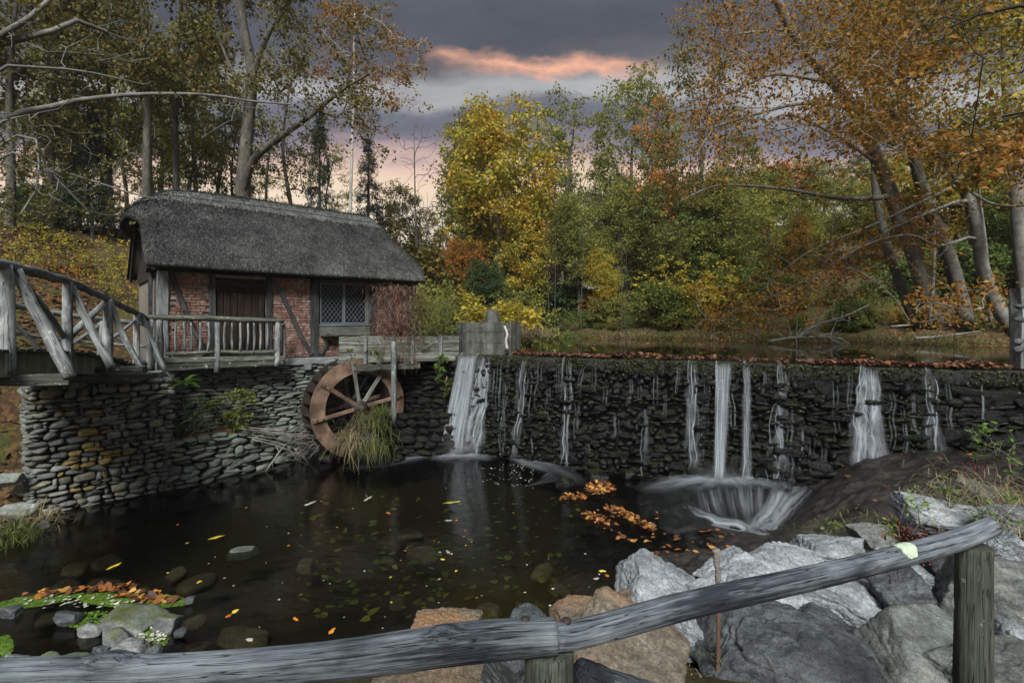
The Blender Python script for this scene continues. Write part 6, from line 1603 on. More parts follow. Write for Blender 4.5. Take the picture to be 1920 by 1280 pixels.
# ---- shrubs along the far bank
lk = {'olive': 'olive green bush', 'green': 'green bush', 'yellow': 'yellow bush', 'gold': 'golden bush', 'orange': 'orange bush', 'rust': 'rusty red bush', 'darkgreen': 'dark green bush', 'lime': 'lime green bush', 'brownolive': 'brownish bush'}
sh = [('bush', 'gold', 845, 25, 520, 1.0), ('bush', 'brownolive', 880, 24, 555, .9), ('loosebush', 'darkgreen', 905, 27, 520, 1.), ('bush', 'olive', 960, 26, 515, 1.1), ('bush', 'olive', 985, 24, 545, 1.1), ('bush', 'darkgreen', 1020, 30, 505, 1.2), ('lowbush', 'green', 1040, 25, 575, 1.0), ('bush', 'green', 1075, 29, 520, 1.1),
      ('loosebush', 'orange', 1115, 27, 540, 1.0), ('bush', 'green', 1090, 26, 570, .9), ('bush', 'olive', 1145, 26, 535, 1.1), ('lowbush', 'brownolive', 1150, 25, 585, .9), ('loosebush', 'green', 1185, 28, 500, 1.1), ('bush', 'lime', 1235, 25, 510, 1.0), ('loosebush', 'yellow', 1270, 26, 470, 1.1), ('bush', 'lime', 1290, 24, 540, .9), ('bush', 'gold', 1330, 24.5, 510, 1.0),
      ('loosebush', 'yellow', 1320, 25, 480, 1.2), ('loosebush', 'gold', 1375, 24, 540, .8), ('bush', 'green', 1400, 25, 470, 1.2), ('lowbush', 'brownolive', 1430, 23, 585, 1.0), ('bush', 'green', 1470, 24, 500, 1.1), ('lowbush', 'olive', 1510, 22.5, 575, 1.1), ('loosebush', 'olive', 1560, 23, 520, 1.1), ('bush', 'gold', 1620, 22, 530, .9),
      ('loosebush', 'olive', 1660, 22, 510, .9), ('lowbush', 'green', 1590, 21.5, 590, 1.0), ('bush', 'green', 1700, 21, 450, 1.1), ('lowbush', 'olive', 1690, 20.5, 600, 1.), ('bush', 'darkgreen', 1770, 20, 500, 1.0), ('bush', 'green', 1850, 19.5, 430, 1.1), ('lowbush', 'green', 1800, 18.5, 596, .8), ('lowbush', 'olive', 1870, 18, 600, .8), ('bush', 'lime', 1920, 19, 470, 1.0)]
sh = [(a, b, c, d + 2.2, e + 6, f) for a, b, c, d, e, f in sh] + [('bush', 'green', 1585, 22.6, 545, .9), ('loosebush', 'olive', 1640, 22, 540, 1.), ('bush', 'green', 1725, 20.6, 555, .8), ('loosebush', 'gold', 1690, 21.4, 560, .8), ('bush', 'olive', 1835, 19.2, 545, .8), ('loosebush', 'green', 1900, 18.6, 540, .8)]
rows(sh, 'bushes along the far bank', lk, 'on the far shore', 'bush', 'bush', wood_part='stems', leaf_part='foliage', base_h=3.0)

lowl = []
for k, px in enumerate((1005, 1060, 1120, 1180, 1245, 1305, 1365, 1430, 1490, 1550, 1615, 1680, 1745, 1810, 1870)):
    Y = 26.
    for _ in range(6): Y = float(np.interp((px - 960) / FPX * Y, XF, YF)) + 1.3
    lowl.append((('lowbush', 'loosebush')[k % 2], ('olive', 'green', 'lime', 'green', 'gold')[k % 5], px, Y, (588, 574, 594, 580, 590)[k % 5], .75))
lkl = {'olive': 'low olive waterside bush', 'green': 'low green waterside bush', 'lime': 'low lime green waterside bush', 'gold': 'low golden waterside bush'}
rows(lowl, 'low bushes at the water edge of the far shore', lkl, 'at the far water edge', 'waterside_bush', 'bush', wood_part='stems', leaf_part='foliage', base_h=3.0)

# ---- trees behind and left of the mill
gL = 'trees behind the mill'
L_ = [('high', 'brownolive', 275, 22, -190, .85, 'tall straight tree behind the left end of the thatch'), ('airy', 'olive', 205, 26, -60, .8, 'tall dark tree above the footbridge'), ('high', 'brownolive', 330, 24, -150, .7, 'slightly leaning tall tree above the roof ridge start'),
      ('airy', 'olive', 370, 28, 20, .75, 'slim tree just left of the big forked trunk'), ('airy', 'brownolive', 95, 24, -100, .8, 'tall tree second from the left frame edge'), ('high', 'brownolive', 20, 22, -180, .9, 'tall tree at the left frame edge'), ('airy', 'olive', 148, 31, 40, .9, 'thinner olive tree between tall trees at left'),
      ('airy', 'brownolive', 40, 27, 170, 1.0, 'half-height leafy tree near the left frame edge'), ('round', 'darkgreen', 165, 27, 235, .8, 'dense dark green tree above the footbridge'), ('airy', 'olive', 290, 33, 190, 1.0, 'half-height olive tree right of the dense dark one'), ('airy', 'brownolive', 440, 32, 200, .9, 'half-height tree behind the big forked trunk'), ('thin', 'olive', 235, 31, 130, .9, 'half-height olive tree left of the roof peak'), ('airy', 'brownolive', 120, 29, 190, .8, 'low leafy tree above the footbridge rail'), ('thin', 'olive', 350, 30, 170, .9, 'half-height airy tree behind the roof ridge'), ('thin', 'olive', 410, 34, 90, .8, 'distant olive tree glimpsed above the ridge'), ('thin', 'olive', 300, 36, 90, .9, 'distant olive tree behind the left end of the roof'), ('thin', 'brownolive', 545, 30, 60, .7, 'slim tree right of the big forked trunk'), ('thin', 'olive', 500, 38, 200, .9, 'low distant tree behind the middle of the roof'), ('thin', 'olive', 620, 38, 270, .9, 'low distant tree behind the right half of the roof')]
for key, pal, px, Y, top, wd, lab in L_: plant(key, pal, px, Y, top, wd, 'woodland_tree', lab, 'tree', gL)
for px, Y, top, wd, pal, lab in ((175, 25, 200, .9, 'needle', 'dark green conifer between the trunks above the footbridge'), (600, 27, 190, .6, 'hemlock', 'blue-green hemlock behind the right half of the roof'), (690, 32, 250, .8, 'hemlock', 'blue-green hemlock beside the white birch')):
    plant('conifer', pal, px, Y, top, wd, 'conifer_tree', lab, 'tree', gL)
lk2 = {'gold': 'golden undergrowth bush', 'yellow': 'yellow undergrowth bush', 'brownolive': 'brown-green undergrowth bush', 'darkgreen': 'dark green undergrowth bush', 'orange': 'orange undergrowth bush', 'olive': 'olive undergrowth bush'}
un = [('sparse', 'gold', 30, 17, 395, 1.1), ('sparse', 'yellow', 95, 18, 420, 1.0), ('sparse', 'gold', 150, 19, 425, 1.1), ('sparse', 'yellow', 200, 17.5, 455, .9), ('loosebush', 'brownolive', 70, 22, 350, 1.1), ('sparse', 'gold', 235, 20, 420, 1.), ('sparse', 'orange', 130, 16, 470, .8), ('bush', 'darkgreen', 120, 25, 335, 1.2), ('bush', 'darkgreen', 30, 25, 335, 1.2), ('loosebush', 'brownolive', 200, 26, 355, 1.2), ('loosebush', 'darkgreen', 290, 28, 375, 1.0), ('loosebush', 'olive', 350, 28, 385, 1.0), ('loosebush', 'brownolive', 440, 28, 385, 1.), ('loosebush', 'olive', 530, 28, 390, 1.), ('loosebush', 'darkgreen', 620, 27, 395, 1.), ('bush', 'brownolive', 700, 27, 405, 1.1), ('bush', 'brownolive', 765, 26, 440, 1.1), ('bush', 'olive', 820, 24, 505, .9), ('sparse', 'gold', 260, 16.5, 480, .8)]
rows(un, 'undergrowth on the slope behind the mill', lk2, 'on the slope behind the mill', 'bush', 'bush', wood_part='stems', leaf_part='foliage', base_h=3.0)

# ---- single trees with their own skeleton
def own_tree(name, label, trunk, r_base, targets, limbs, nleaf, lsize, pal, bark, seed, spread=.3, r_tip=.012, r_pow=.46, span=.8, group=None, up=.3, first=1, wob=.12, extra_leaf=(), elong=1.5, seg=.4, flat=.1, rmin=0.):
    """trunk: list of points; limbs: list of (points, base radius) drawn by hand; targets: twig tips"""
    rg = np.random.default_rng(seed)
    S = grow(spline(trunk, 8), np.asarray(targets, float), rg, r_tip, r_pow, up, seg, wob, r_base) if limbs is None else None
    if limbs is not None:
        # merge hand-drawn limbs into the starting skeleton by growing from their union
        tr = resample(spline(trunk, 8), seg); pos = [*tr]; par = [-1] + list(range(len(tr) - 1)); paths = [list(range(len(tr)))]; rad0 = list(np.interp(np.linspace(0, 1, len(tr)), [0, 1], [r_base, r_base * .35]))
        for pts, rb in limbs:
            q = resample(spline(pts, 8), seg); k = int(np.argmin(np.linalg.norm(np.array(pos) - q[0], axis=1))); idx = [k]; rr = np.linspace(rb, max(rb * .22, .012), len(q))
            for a, b in zip(q[1:], rr[1:]): pos.append(a); par.append(idx[-1]); rad0.append(b); idx.append(len(pos) - 1)
            paths.append(idx)
        base_n = len(pos); arr = np.zeros((base_n + len(targets) * 40 + 10, 3)); arr[:base_n] = pos; pr = np.full(len(arr), -1); pr[:base_n] = par; n = base_n
        tg = np.asarray(targets, float); d0 = np.array([np.linalg.norm(arr[:base_n] - t, axis=1).min() for t in tg])
        for ti in np.argsort(d0):
            t = tg[ti]; c = arr[:n]; d = np.linalg.norm(t - c, axis=1); cost = d + up * np.maximum(c[:, 2] - t[2] + .2 * d, 0); k = int(np.argmin(cost)); a = arr[k]; D = d[k]
            if D < .05: continue
            m = min(38, max(2, int(D / seg))); back = unit(a - arr[pr[k]]) if pr[k] >= 0 else A(0, 0, 1); ctrl = a + (back * .3 + unit(t - a) * .25) * D
            s = np.linspace(0, 1, m + 1)[1:, None]; p = (1 - s) ** 2 * a + 2 * s * (1 - s) * ctrl + s ** 2 * t; p = p + rg.normal(0, wob * min(D, 2.) * .22, p.shape)
            arr[n:n + m] = p; pr[n] = k; pr[n + 1:n + m] = np.arange(n, n + m - 1); paths.append([k] + list(range(n, n + m))); n += m
        cnt = np.zeros(n); ch = np.zeros(n, bool); ch[pr[1:n][pr[1:n] >= 0]] = True; cnt[~ch] = 1
        for i in range(n - 1, 0, -1):
            if pr[i] >= 0: cnt[pr[i]] += cnt[i]
        S = Skel(); S.p = arr[:n]; S.r = r_tip * np.maximum(cnt, 1) ** r_pow; S.r[:base_n] = rad0; S.paths = paths; first = first
        for pi in paths[1 + len(limbs):]: 
            S.r[pi[1:]] = np.minimum(S.r[pi[1:]], S.r[pi[0]] * .8 + .002)
    base = S.p[0]
    root = thing(name, label, 'tree', tuple(base), group)
    g = G(); wood_geo(g, S, rg, (12, 7, 4), .05, rmin); g.build('trunk', MT[bark], root)
    if nleaf:
        pts = leaf_pts(S, nleaf, rg, spread, first, span)
        obj('crown', leaf_mesh(name + '_leaves', pts, lsize, LF[pal], rg, elong, flat), root)
    return root, S
def box_px(n, rg, x0, x1, y0, y1, Y0, Y1, clump=.0, seed=0):
    out = []
    while len(out) < n:
        px, py, Y = rg.uniform(x0, x1), rg.uniform(y0, y1), rg.uniform(Y0, Y1); p = P(px, py, Y)
        if clump and fbm(p * .5, 3, seed) < clump: continue
        out.append(p)
    return np.array(out)

rg = np.random.default_rng(901)
# big forked tree behind the roof
tg = np.vstack([box_px(110, rg, 380, 560, -120, 170, 17.5, 22, -.1, 1), box_px(50, rg, 470, 690, -60, 190, 18, 22, -.05, 2), box_px(30, rg, 560, 720, 120, 300, 18, 21, 0, 3)])
own_tree('forked_tree', 'big forked tree with a thick trunk rising behind the thatched roof', [P(452, 470, 20), P(455, 360, 20), P(466, 220, 20), P(472, 130, 20), P(455, 40, 20), P(440, -140, 20)], .30, tg,
         [([P(448, 370, 19.9), P(475, 300, 19.6), P(530, 255, 19.2), P(585, 215, 18.8), P(640, 170, 18.5), P(690, 140, 18.2)], .17), ([P(470, 150, 20), P(500, 70, 19.8), P(540, 10, 19.5), P(580, -60, 19.2)], .13), ([P(474, 190, 20), P(430, 120, 20.2), P(400, 40, 20.4)], .09)],
         10000, .12, 'brownolive', 'bark', 902, .32, group=gL)
# white birch with rusty leaves
tg = np.vstack([box_px(90, rg, 590, 740, 10, 250, 22.5, 25.5, -.1, 4), box_px(45, rg, 690, 800, 70, 200, 23, 25, 0, 5), box_px(25, rg, 600, 680, -60, 40, 23, 25)])
own_tree('birch_tree', 'white-stemmed birch with sparse rust-brown leaves above the roof', [P(656, 460, 24), P(657, 390, 24), P(660, 280, 24), P(663, 180, 24), P(664, 60, 24), P(668, -50, 24)], .085, tg, [], 7000, .12, 'rust', 'birch', 904, .32, r_tip=.008, r_pow=.40, group=gL)
# tree off the left frame edge whose limbs hang into the picture
tg = np.vstack([box_px(70, rg, -60, 130, 190, 400, 6.5, 9.5, -.1, 6), box_px(50, rg, 60, 260, 240, 400, 8, 10.5, 0, 7), box_px(60, rg, -60, 300, -60, 120, 7, 11, 0, 8), box_px(22, rg, 200, 560, 150, 260, 9, 11)])
own_tree('overhanging_tree', 'bare-limbed tree reaching in from the left frame edge', [A(-11.2, 8.2, 1.6), A(-11.0, 8.2, 4.5), A(-10.6, 8.2, 7.5), A(-10.9, 8.3, 12)], .30, tg,
         [([A(-10.8, 8.2, 6.0), P(-60, 110, 8.1), P(20, 78, 8.1), P(100, 58, 8.2), P(150, 38, 8.4), P(200, 60, 8.7)], .13), ([A(-10.7, 8.2, 6.6), P(-30, 85, 8.), P(60, 30, 8.), P(120, -30, 8.2)], .11), ([A(-10.8, 8.2, 5.0), P(-20, 235, 8.6), P(80, 205, 9), P(150, 188, 9.4), P(260, 177, 9.8), P(390, 178, 10.2), P(470, 190, 10.5), P(545, 196, 10.8)], .075),
          ([A(-10.7, 8.2, 5.5), P(-10, 137, 8.6), P(70, 127, 9), P(150, 133, 9.4), P(215, 146, 9.8), P(265, 158, 10.2)], .05), ([A(-10.9, 8.2, 4.2), P(-10, 300, 8.2), P(70, 310, 8.5), P(160, 335, 8.9), P(230, 358, 9.2), P(285, 372, 9.5)], .04), ([A(-10.9, 8.2, 4.5), P(10, 225, 7.6), P(62, 260, 7.8), P(85, 310, 8), P(130, 360, 8.2), P(165, 395, 8.4)], .035), ([A(-10.9, 8.2, 4.3), P(20, 260, 7.4), P(68, 290, 7.4), P(70, 350, 7.3), P(40, 400, 7.2)], .03)],
         1900, .065, 'brownolive', 'bark_grey', 906, .22, r_tip=.005, r_pow=.40, group=None, rmin=0)

# ---- the great orange beech group on the right bank
gR = 'leaning trees on the right bank'
def zb(px, py, Y): return P(px, py, Y)
tgR = np.vstack([box_px(230, rg, 1300, 1640, -80, 330, 9.5, 17.5, -.12, 11), box_px(150, rg, 1560, 1800, -80, 300, 8, 16, -.15, 12), box_px(60, rg, 1270, 1420, 0, 330, 12, 18, -.1, 13)])
own_tree('beech_tree', 'great leaning beech with a spreading crown of orange leaves', [P(1752, 612, 17.5), P(1722, 500, 17.2), P(1680, 390, 16.9), P(1640, 290, 16.5), P(1590, 190, 16), P(1530, 120, 15.4), P(1480, 50, 15), P(1440, -40, 14.5)], .30, tgR,
         [([P(1668, 370, 16.8), P(1580, 372, 16), P(1480, 356, 15), P(1380, 347, 14.2), P(1330, 352, 13.8), P(1275, 378, 13.4)], .085), ([P(1595, 200, 16), P(1500, 195, 15), P(1400, 220, 14), P(1300, 250, 13)], .07), ([P(1560, 155, 15.6), P(1450, 140, 14.5), P(1370, 175, 13.5), P(1290, 190, 12.5)], .06), ([P(1650, 310, 16.6), P(1560, 250, 15.4), P(1470, 215, 14.2), P(1420, 260, 13.4)], .06),
          ([P(1485, 55, 15), P(1420, 60, 14), P(1340, 70, 13)], .06)], 21000, .082, 'rust', 'bark_grey', 911, .34, r_tip=.007, r_pow=.42, group=gR)
tgR2 = np.vstack([box_px(200, rg, 1620, 1980, -120, 260, 9, 15.5, -.12, 14), box_px(60, rg, 1750, 1980, 200, 340, 9, 13, -.05, 15)])
own_tree('beech_tree', 'second leaning beech with paler trunk right of the great one', [P(1812, 605, 17), P(1785, 500, 16.6), P(1745, 400, 16.2), P(1715, 300, 15.8), P(1690, 180, 15), P(1700, 60, 14), P(1720, -80, 13)], .24, tgR2,
         [([P(1705, 260, 15.6), P(1640, 200, 14.8), P(1600, 120, 14)], .07), ([P(1695, 150, 15), P(1780, 80, 13), P(1860, 20, 11)], .08), ([P(1712, 280, 15.7), P(1790, 240, 13), P(1900, 215, 10), P(1990, 200, 8.5)], .07)], 17000, .085, 'rust', 'bark_grey', 913, .34, r_tip=.007, r_pow=.42, group=gR)
tgR3 = np.vstack([box_px(45, rg, 1300, 1480, 520, 615, 14.5, 17, 0, 16), box_px(70, rg, 1420, 1640, 430, 590, 13.5, 16.5, -.05, 17), box_px(55, rg, 1580, 1780, 370, 520, 12.5, 16, -.05, 18), box_px(25, rg, 1290, 1400, 590, 632, 15, 17), box_px(26, rg, 1700, 1860, 540, 600, 9, 12)])
own_tree('beech_tree', 'curved pale-trunked beech trailing low orange branches over the pond', [P(1905, 625, 15.5), P(1868, 570, 15.5), P(1842, 500, 15.4), P(1832, 430, 15.2), P(1806, 350, 15), P(1760, 290, 14.6), P(1695, 243, 14), P(1660, 180, 13.5)], .22, tgR3,
         [([P(1812, 372, 15), P(1750, 395, 14.6), P(1660, 435, 14.2), P(1560, 500, 14.6), P(1450, 555, 15.2), P(1350, 610, 16)], .055), ([P(1800, 345, 15), P(1740, 372, 14), P(1640, 420, 13.6), P(1520, 470, 14), P(1440, 530, 14.8)], .05), ([P(1830, 440, 15.2), P(1760, 460, 14.6), P(1700, 440, 14), P(1600, 470, 13.8), P(1500, 545, 14.6), P(1420, 620, 15.5)], .045),
          ([P(1760, 290, 14.6), P(1830, 250, 12.5), P(1920, 215, 10.5), P(2000, 200, 9)], .06), ([P(1806, 350, 15), P(1870, 385, 13), P(1990, 380, 11)], .05)], 9500, .085, 'rust', 'bark_grey', 915, .26, r_tip=.006, r_pow=.42, group=gR, up=.05)
own_tree('beech_tree', 'straight twin beech stem left of the curved pale trunk', [P(1722, 618, 18), P(1690, 540, 18), P(1660, 450, 18), P(1640, 330, 18), P(1650, 180, 18), P(1640, 0, 18)], .17, box_px(90, rg, 1540, 1760, -60, 260, 15, 20), [], 8000, .10, 'gold', 'bark_grey', 917, .35, r_tip=.007, r_pow=.42, group=gR)
own_tree('beech_tree', 'upright grey trunk at the right frame edge', [P(1935, 600, 14), P(1915, 450, 14), P(1905, 330, 14), P(1890, 160, 14), P(1880, -60, 14)], .22, box_px(80, rg, 1780, 2050, -100, 240, 9, 15), [], 7000, .085, 'gold', 'bark_grey', 919, .35, r_tip=.007, r_pow=.42, group=gR)
for k, (x0, x1, lab) in enumerate(((1744, 1752, 'thin grey sapling between the leaning beech trunks'), (1858, 1835, 'thin crooked sapling right of the curved beech'))):
    own_tree('sapling', lab, [P(x0, 610, 16 + k), P((x0 + x1) / 2 + 4, 480, 16 + k), P(x1, 330, 16 + k), P(x1 + 6, 230, 16 + k)], .055, box_px(14, rg, x1 - 50, x1 + 50, 200, 420, 15, 18), [], 0, .1, 'orange', 'bark_grey', 921 + k, .3, r_tip=.006, group=gR)
# near spray of leaves hanging in from the upper right
tgN = np.vstack([box_px(30, rg, 1740, 1960, 250, 350, 4.2, 5.6), box_px(40, rg, 1700, 1990, -60, 120, 4.6, 7.5)])
own_tree('near_beech', 'beech beyond the right frame edge with large dark orange leaves hanging in', [A(7.6, 4.6, 1.4), A(7.4, 4.7, 4.0), A(7.3, 4.8, 7.0), A(7.2, 5, 9.5)], .2, tgN, [([A(7.4, 4.75, 4.6), P(1990, 262, 5.2), P(1900, 285, 5.1), P(1820, 300, 5.0)], .03), ([A(7.3, 4.8, 6.5), P(1960, 10, 5.8), P(1860, 20, 6), P(1760, 60, 6.2)], .035)], 750, .07, 'rust', 'bark_dark', 925, .14, r_tip=.004, r_pow=.36)
# ================================================================ small plants, litter, driftwood
rng = np.random.default_rng(111)
LF['vine'] = m_leaf('dry_vine', [(0, (.045, .030, .022)), (.5, (.14, .080, .056)), (1, (.27, .17, .12))], trans=.1, clump=.4, sc=3)
def blades(name, p, L, W, mat, rg, up=.8, bend=.6, segs=4, dirs=None):
    """grass blades / straps: p (n,3) roots"""
    n = len(p); d = rg.normal(0, 1, (n, 3)) if dirs is None else dirs + rg.normal(0, .3, (n, 3)); d[:, 2] = np.abs(d[:, 2]) * .3 + up; d /= np.linalg.norm(d, axis=1)[:, None]
    s = np.cross(d, A(0, 0, 1)); s /= np.linalg.norm(s, axis=1)[:, None] + 1e-9; h = np.cross(A(0, 0, 1), s)
    Ls = L * rg.uniform(.5, 1.3, n)[:, None]; V = []
    for k in range(segs + 1):
        t = k / segs; c = p + d * Ls * t + A(0, 0, -1) * (bend * Ls * t * t) ; w = W * (1 - t) ** .6 + .0006
        V.append(c - s * w); V.append(c + s * w)
    V = np.stack(V, 1); K = 2 * (segs + 1); b = (np.arange(n) * K)[:, None]
    F = np.concatenate([b + A([2 * k, 2 * k + 1, 2 * k + 3, 2 * k + 2]).astype(int) for k in range(segs)])
    return mesh_np(name, V.reshape(-1, 3), F, {'rnd': np.repeat(rg.random(n), K)}, False, [mat])
def clump(name, label, base, n, rad, L, W, pal, up=.8, bend=.6, cat='grass', group=None, dirs=None, zs=.3):
    base = np.asarray(base, float); p = base + rng.normal(0, 1, (n, 3)) * A(rad, rad, rad * zs)
    o = obj(name, blades(name, p, L, W, LF[pal], rng, up, bend, dirs=dirs)); return tag(o, label, cat, group, 'stuff')
# hanging grass in front of the wheel
hb = P(700, 790, 12.45)
clump('grass_clump', 'long drooping grass clump hanging in front of the lower water wheel', hb - A(0, 0, .06), 260, .17, .48, .0042, 'grass', .55, 1.1, zs=.9)
clump('grass_clump', 'upright green blades sprouting beside the hub of the wheel', P(715, 775, 12.5), 160, .12, .42, .006, 'grass', .9, .5, zs=.4)
clump('dry_grass', 'seed-headed dry stems standing in the grass clump', P(690, 790, 12.45), 120, .16, .5, .003, 'straw', .9, .4, zs=.5)
clump('dry_grass', 'dry straw-coloured stems tangled left of the drooping grass clump', P(665, 820, 12.4), 500, .22, .55, .004, 'straw', .25, .9, zs=.6)
clump('grass_clump', 'thin green hanging strands over the rock under the grass clump', P(705, 830, 12.3), 320, .17, .34, .004, 'grass', .1, 1.2, zs=.5)
clump('grass_tuft', 'green grass tuft at the left shoreline', PZ(18, 1003, .08), 500, .16, .42, .006, 'grass', .7, .7)
clump('dry_grass', 'bleached reed stems lying at the left shoreline', PZ(55, 975, .15), 160, .25, .5, .006, 'straw', .15, .4)
clump('dry_grass', 'dry sprawling grass on the right bank above the rail end', P(1860, 930, 5.8), 420, .38, .60, .0028, 'straw', .45, .9, zs=.2)
clump('dry_grass', 'dry grass at the right frame edge below the post', P(1915, 1010, 4.6), 160, .2, .45, .0025, 'straw', .5, .8)
clump('grass_tuft', 'short green grass on the bedrock edge above the rail', P(1690, 1005, 6.1) , 700, .32, .16, .004, 'grass', .7, .5, zs=.12)
clump('grass_tuft', 'thin grass line along the bedrock edge left of the pale stones', P(1560, 1016, 6.2), 260, .30, .12, .003, 'grass', .7, .5, zs=.1)
clump('dry_grass', 'pale grass tuft on the bank behind the concrete block', P(985, 628, 18.5), 1500, .45, .6, .008, 'straw', .8, .5, zs=.2)
for k, (px, Y) in enumerate(((1100, 26.4), (1180, 25.9), (1260, 25.3), (1340, 25), (1430, 24.2), (1520, 23), (1610, 21.8), (1700, 20.4), (1790, 18.9))):
    x = (px - 960) / FPX * Y; Y2 = float(np.interp(x, XF, YF)) + .3
    clump('shore_grass', f'dry grass fringe of the far shore, {ORD[k]} tuft from the left', A(x, Y2, POND + .1), 900, .75, .5, .009, 'straw' if k % 2 else 'grass', .8, .5, group='grass fringe of the far shore', zs=.12)
# leafy things: wood + leaves
def leafy(name, label, base, targets, nleaf, ls, pal, cat, seed, spread=.1, bark='twig', r_tip=.003, group=None, elong=1.6, flat=.35, hang=0., stems=1, r_base=.012):
    rg = np.random.default_rng(seed); base = np.asarray(base, float); g = G(); pts = []
    tg = np.asarray(targets); lab = np.argmin(np.linalg.norm(tg[:, None] - tg[None, rg.integers(0, len(tg), stems)], axis=2), 1)
    for k in range(stems):
        t = tg[lab == k]
        if len(t) < 2: continue
        S = grow(A(base, base + (t.mean(0) - base) * .35, base + (t.mean(0) - base) * .7), t, rg, r_tip, .35, .1, .12, .15, r_base); wood_geo(g, S, rg, (5, 4, 3), 0)
        if nleaf: pts.append(leaf_pts(S, max(1, nleaf * len(t) // len(tg)), rg, spread, 0, .9))
    root = thing(name, label, cat, tuple(base), group); g.build('stems', MT[bark], root)
    if nleaf: obj('leaves', leaf_mesh(name + '_leaves', np.vstack(pts), ls, LF[pal], rg, elong, flat, hang=hang), root)
    return root
def cloud(n, px0, px1, py0, py1, Y0, Y1, rg): return box_px(n, rg, px0, px1, py0, py1, Y0, Y1)
leafy('bush', 'yellow-green leafy bush on the ledge below the balcony', P(430, 812, 12.0), cloud(90, 375, 480, 730, 800, 11.5, 12.1, rng), 2200, .06, 'lime', 'bush', 1, .06, stems=5)
leafy('weeds', 'straggling dark weeds at the corner between pier and ledge', P(325, 800, 11.1), cloud(60, 305, 400, 745, 835, 10.8, 11.5, rng), 1500, .05, 'darkgreen', 'weed', 2, .07, stems=4)
leafy('creeper', 'green creeper hanging in the corner beside the pier top', P(305, 730, 11.1), cloud(22, 295, 320, 740, 800, 10.9, 11.2, rng), 300, .05, 'green', 'creeper', 3, .05, stems=2)
leafy('shrub', 'feathery grey-green shrub on the flume beside the brick wall', P(810, 640, 14.3), cloud(120, 770, 855, 560, 625, 13.6, 14.8, rng), 8000, .065, 'olive', 'shrub', 4, .13, stems=8, elong=3.5)
leafy('hanging_plant', 'bright green plant hanging below the flume end', P(825, 662, 13.7), cloud(26, 814, 836, 668, 715, 13.5, 13.8, rng), 520, .06, 'bright', 'plant', 5, .05, stems=3)
leafy('hanging_plant', 'darker green fern-like growth on the wall under the flume', P(838, 705, 13.8), cloud(18, 826, 846, 708, 745, 13.7, 13.9, rng), 320, .05, 'lime', 'plant', 6, .05, stems=3)
leafy('vine', 'red-brown dry vine covering the right end of the brick wall', P(745, 648, 13.9), np.vstack([cloud(190, 698, 790, 535, 640, 13.6, 14.6, rng), cloud(60, 705, 760, 590, 660, 13.3, 13.9, rng)]), 3200, .06, 'vine', 'vine', 7, .12, bark='twig_red', stems=14, elong=5, r_tip=.006)
vp_ = np.array([P(rng.normal(748, 24), rng.uniform(540, 660), rng.uniform(13.2, 14.2)) for _ in range(1700)])
obj('dry_tendrils', blades('dry_tendrils', vp_, .55, .0045, LF['vine'], rng, .9, .8), [o for o in COL.objects if o.name == 'vine'][0])
leafy('creeper', 'small green and red creeper on top of the water wheel', P(690, 662, 13.5), cloud(45, 655, 720, 630, 672, 12.9, 13.6, rng), 420, .05, 'lime', 'creeper', 8, .08, stems=5)
leafy('knotweed', 'low yellow and green knotweed dome behind the concrete block', P(950, 632, 19.5), np.vstack([cloud(150, 870, 1010, 575, 625, 18.5, 21, rng)]), 3600, .17, 'yellow', 'bush', 9, .2, stems=10, r_base=.02)
leafy('weeds', 'green pointed-leaf weeds along the flume side', P(790, 655, 13.6), cloud(30, 765, 860, 610, 640, 13.4, 14, rng), 360, .06, 'green', 'weed', 10, .08, stems=5, elong=3)
for k, (px, py, Y, h, lab) in enumerate(((1818, 835, 8.9, .40, 'fresh green sapling growing at the dam foot on the right'), (1830, 870, 7.8, .3, 'low green seedling on the hump below the sapling'), (1555, 1005, 6.4, .2, 'small green seedling at the bedrock edge'), (1725, 985, 5.4, .3, 'green weed with red berries above the rail'), (1660, 1012, 5.6, .2, 'leafy weed between rail and bedrock'), (1780, 955, 5.6, .35, 'tall green weed among the dry grass'), (1870, 1000, 4.2, .25, 'green weed right of the rail end'), (1340, 1285, 2.9, .12, 'bright green seedling at the bottom of the broken stem'), (1900, 905, 6.5, .5, 'leafy bush with yellow leaves at the right frame edge'), (1870, 860, 7.4, .45, 'straggling green bush at the right end of the hump'))):
    b = P(px, py, Y); t = b + A(0, 0, h * .65) + rng.normal(0, 1, (14, 3)) * A(h * .35, h * .3, h * .28)
    leafy('seedling', lab, b, t, 90, .055 * (h / .35) ** .4, 'green' if k % 3 else 'bright', 'plant', 20 + k, .05, stems=2, elong=2.4, r_base=.006, r_tip=.002)
# red berries
g = G(); V0, F0 = ico(1)
for k in range(110):
    px, py, Y = rng.choice(A((1720, 995, 5.2), (1690, 1010, 5.4), (1840, 880, 7.2), (1745, 1045, 4.4))) ; c = P(px, py, Y) + rng.normal(0, .10, 3) * A(1, 1, .6); g.add(V0 * .008 + c, F0)
tag(g.build('berries', m_plain('red_berry', (.30, .015, .015), .35, .5)), 'red berries scattered in the weeds on the right bank', 'berries', kind='stuff')
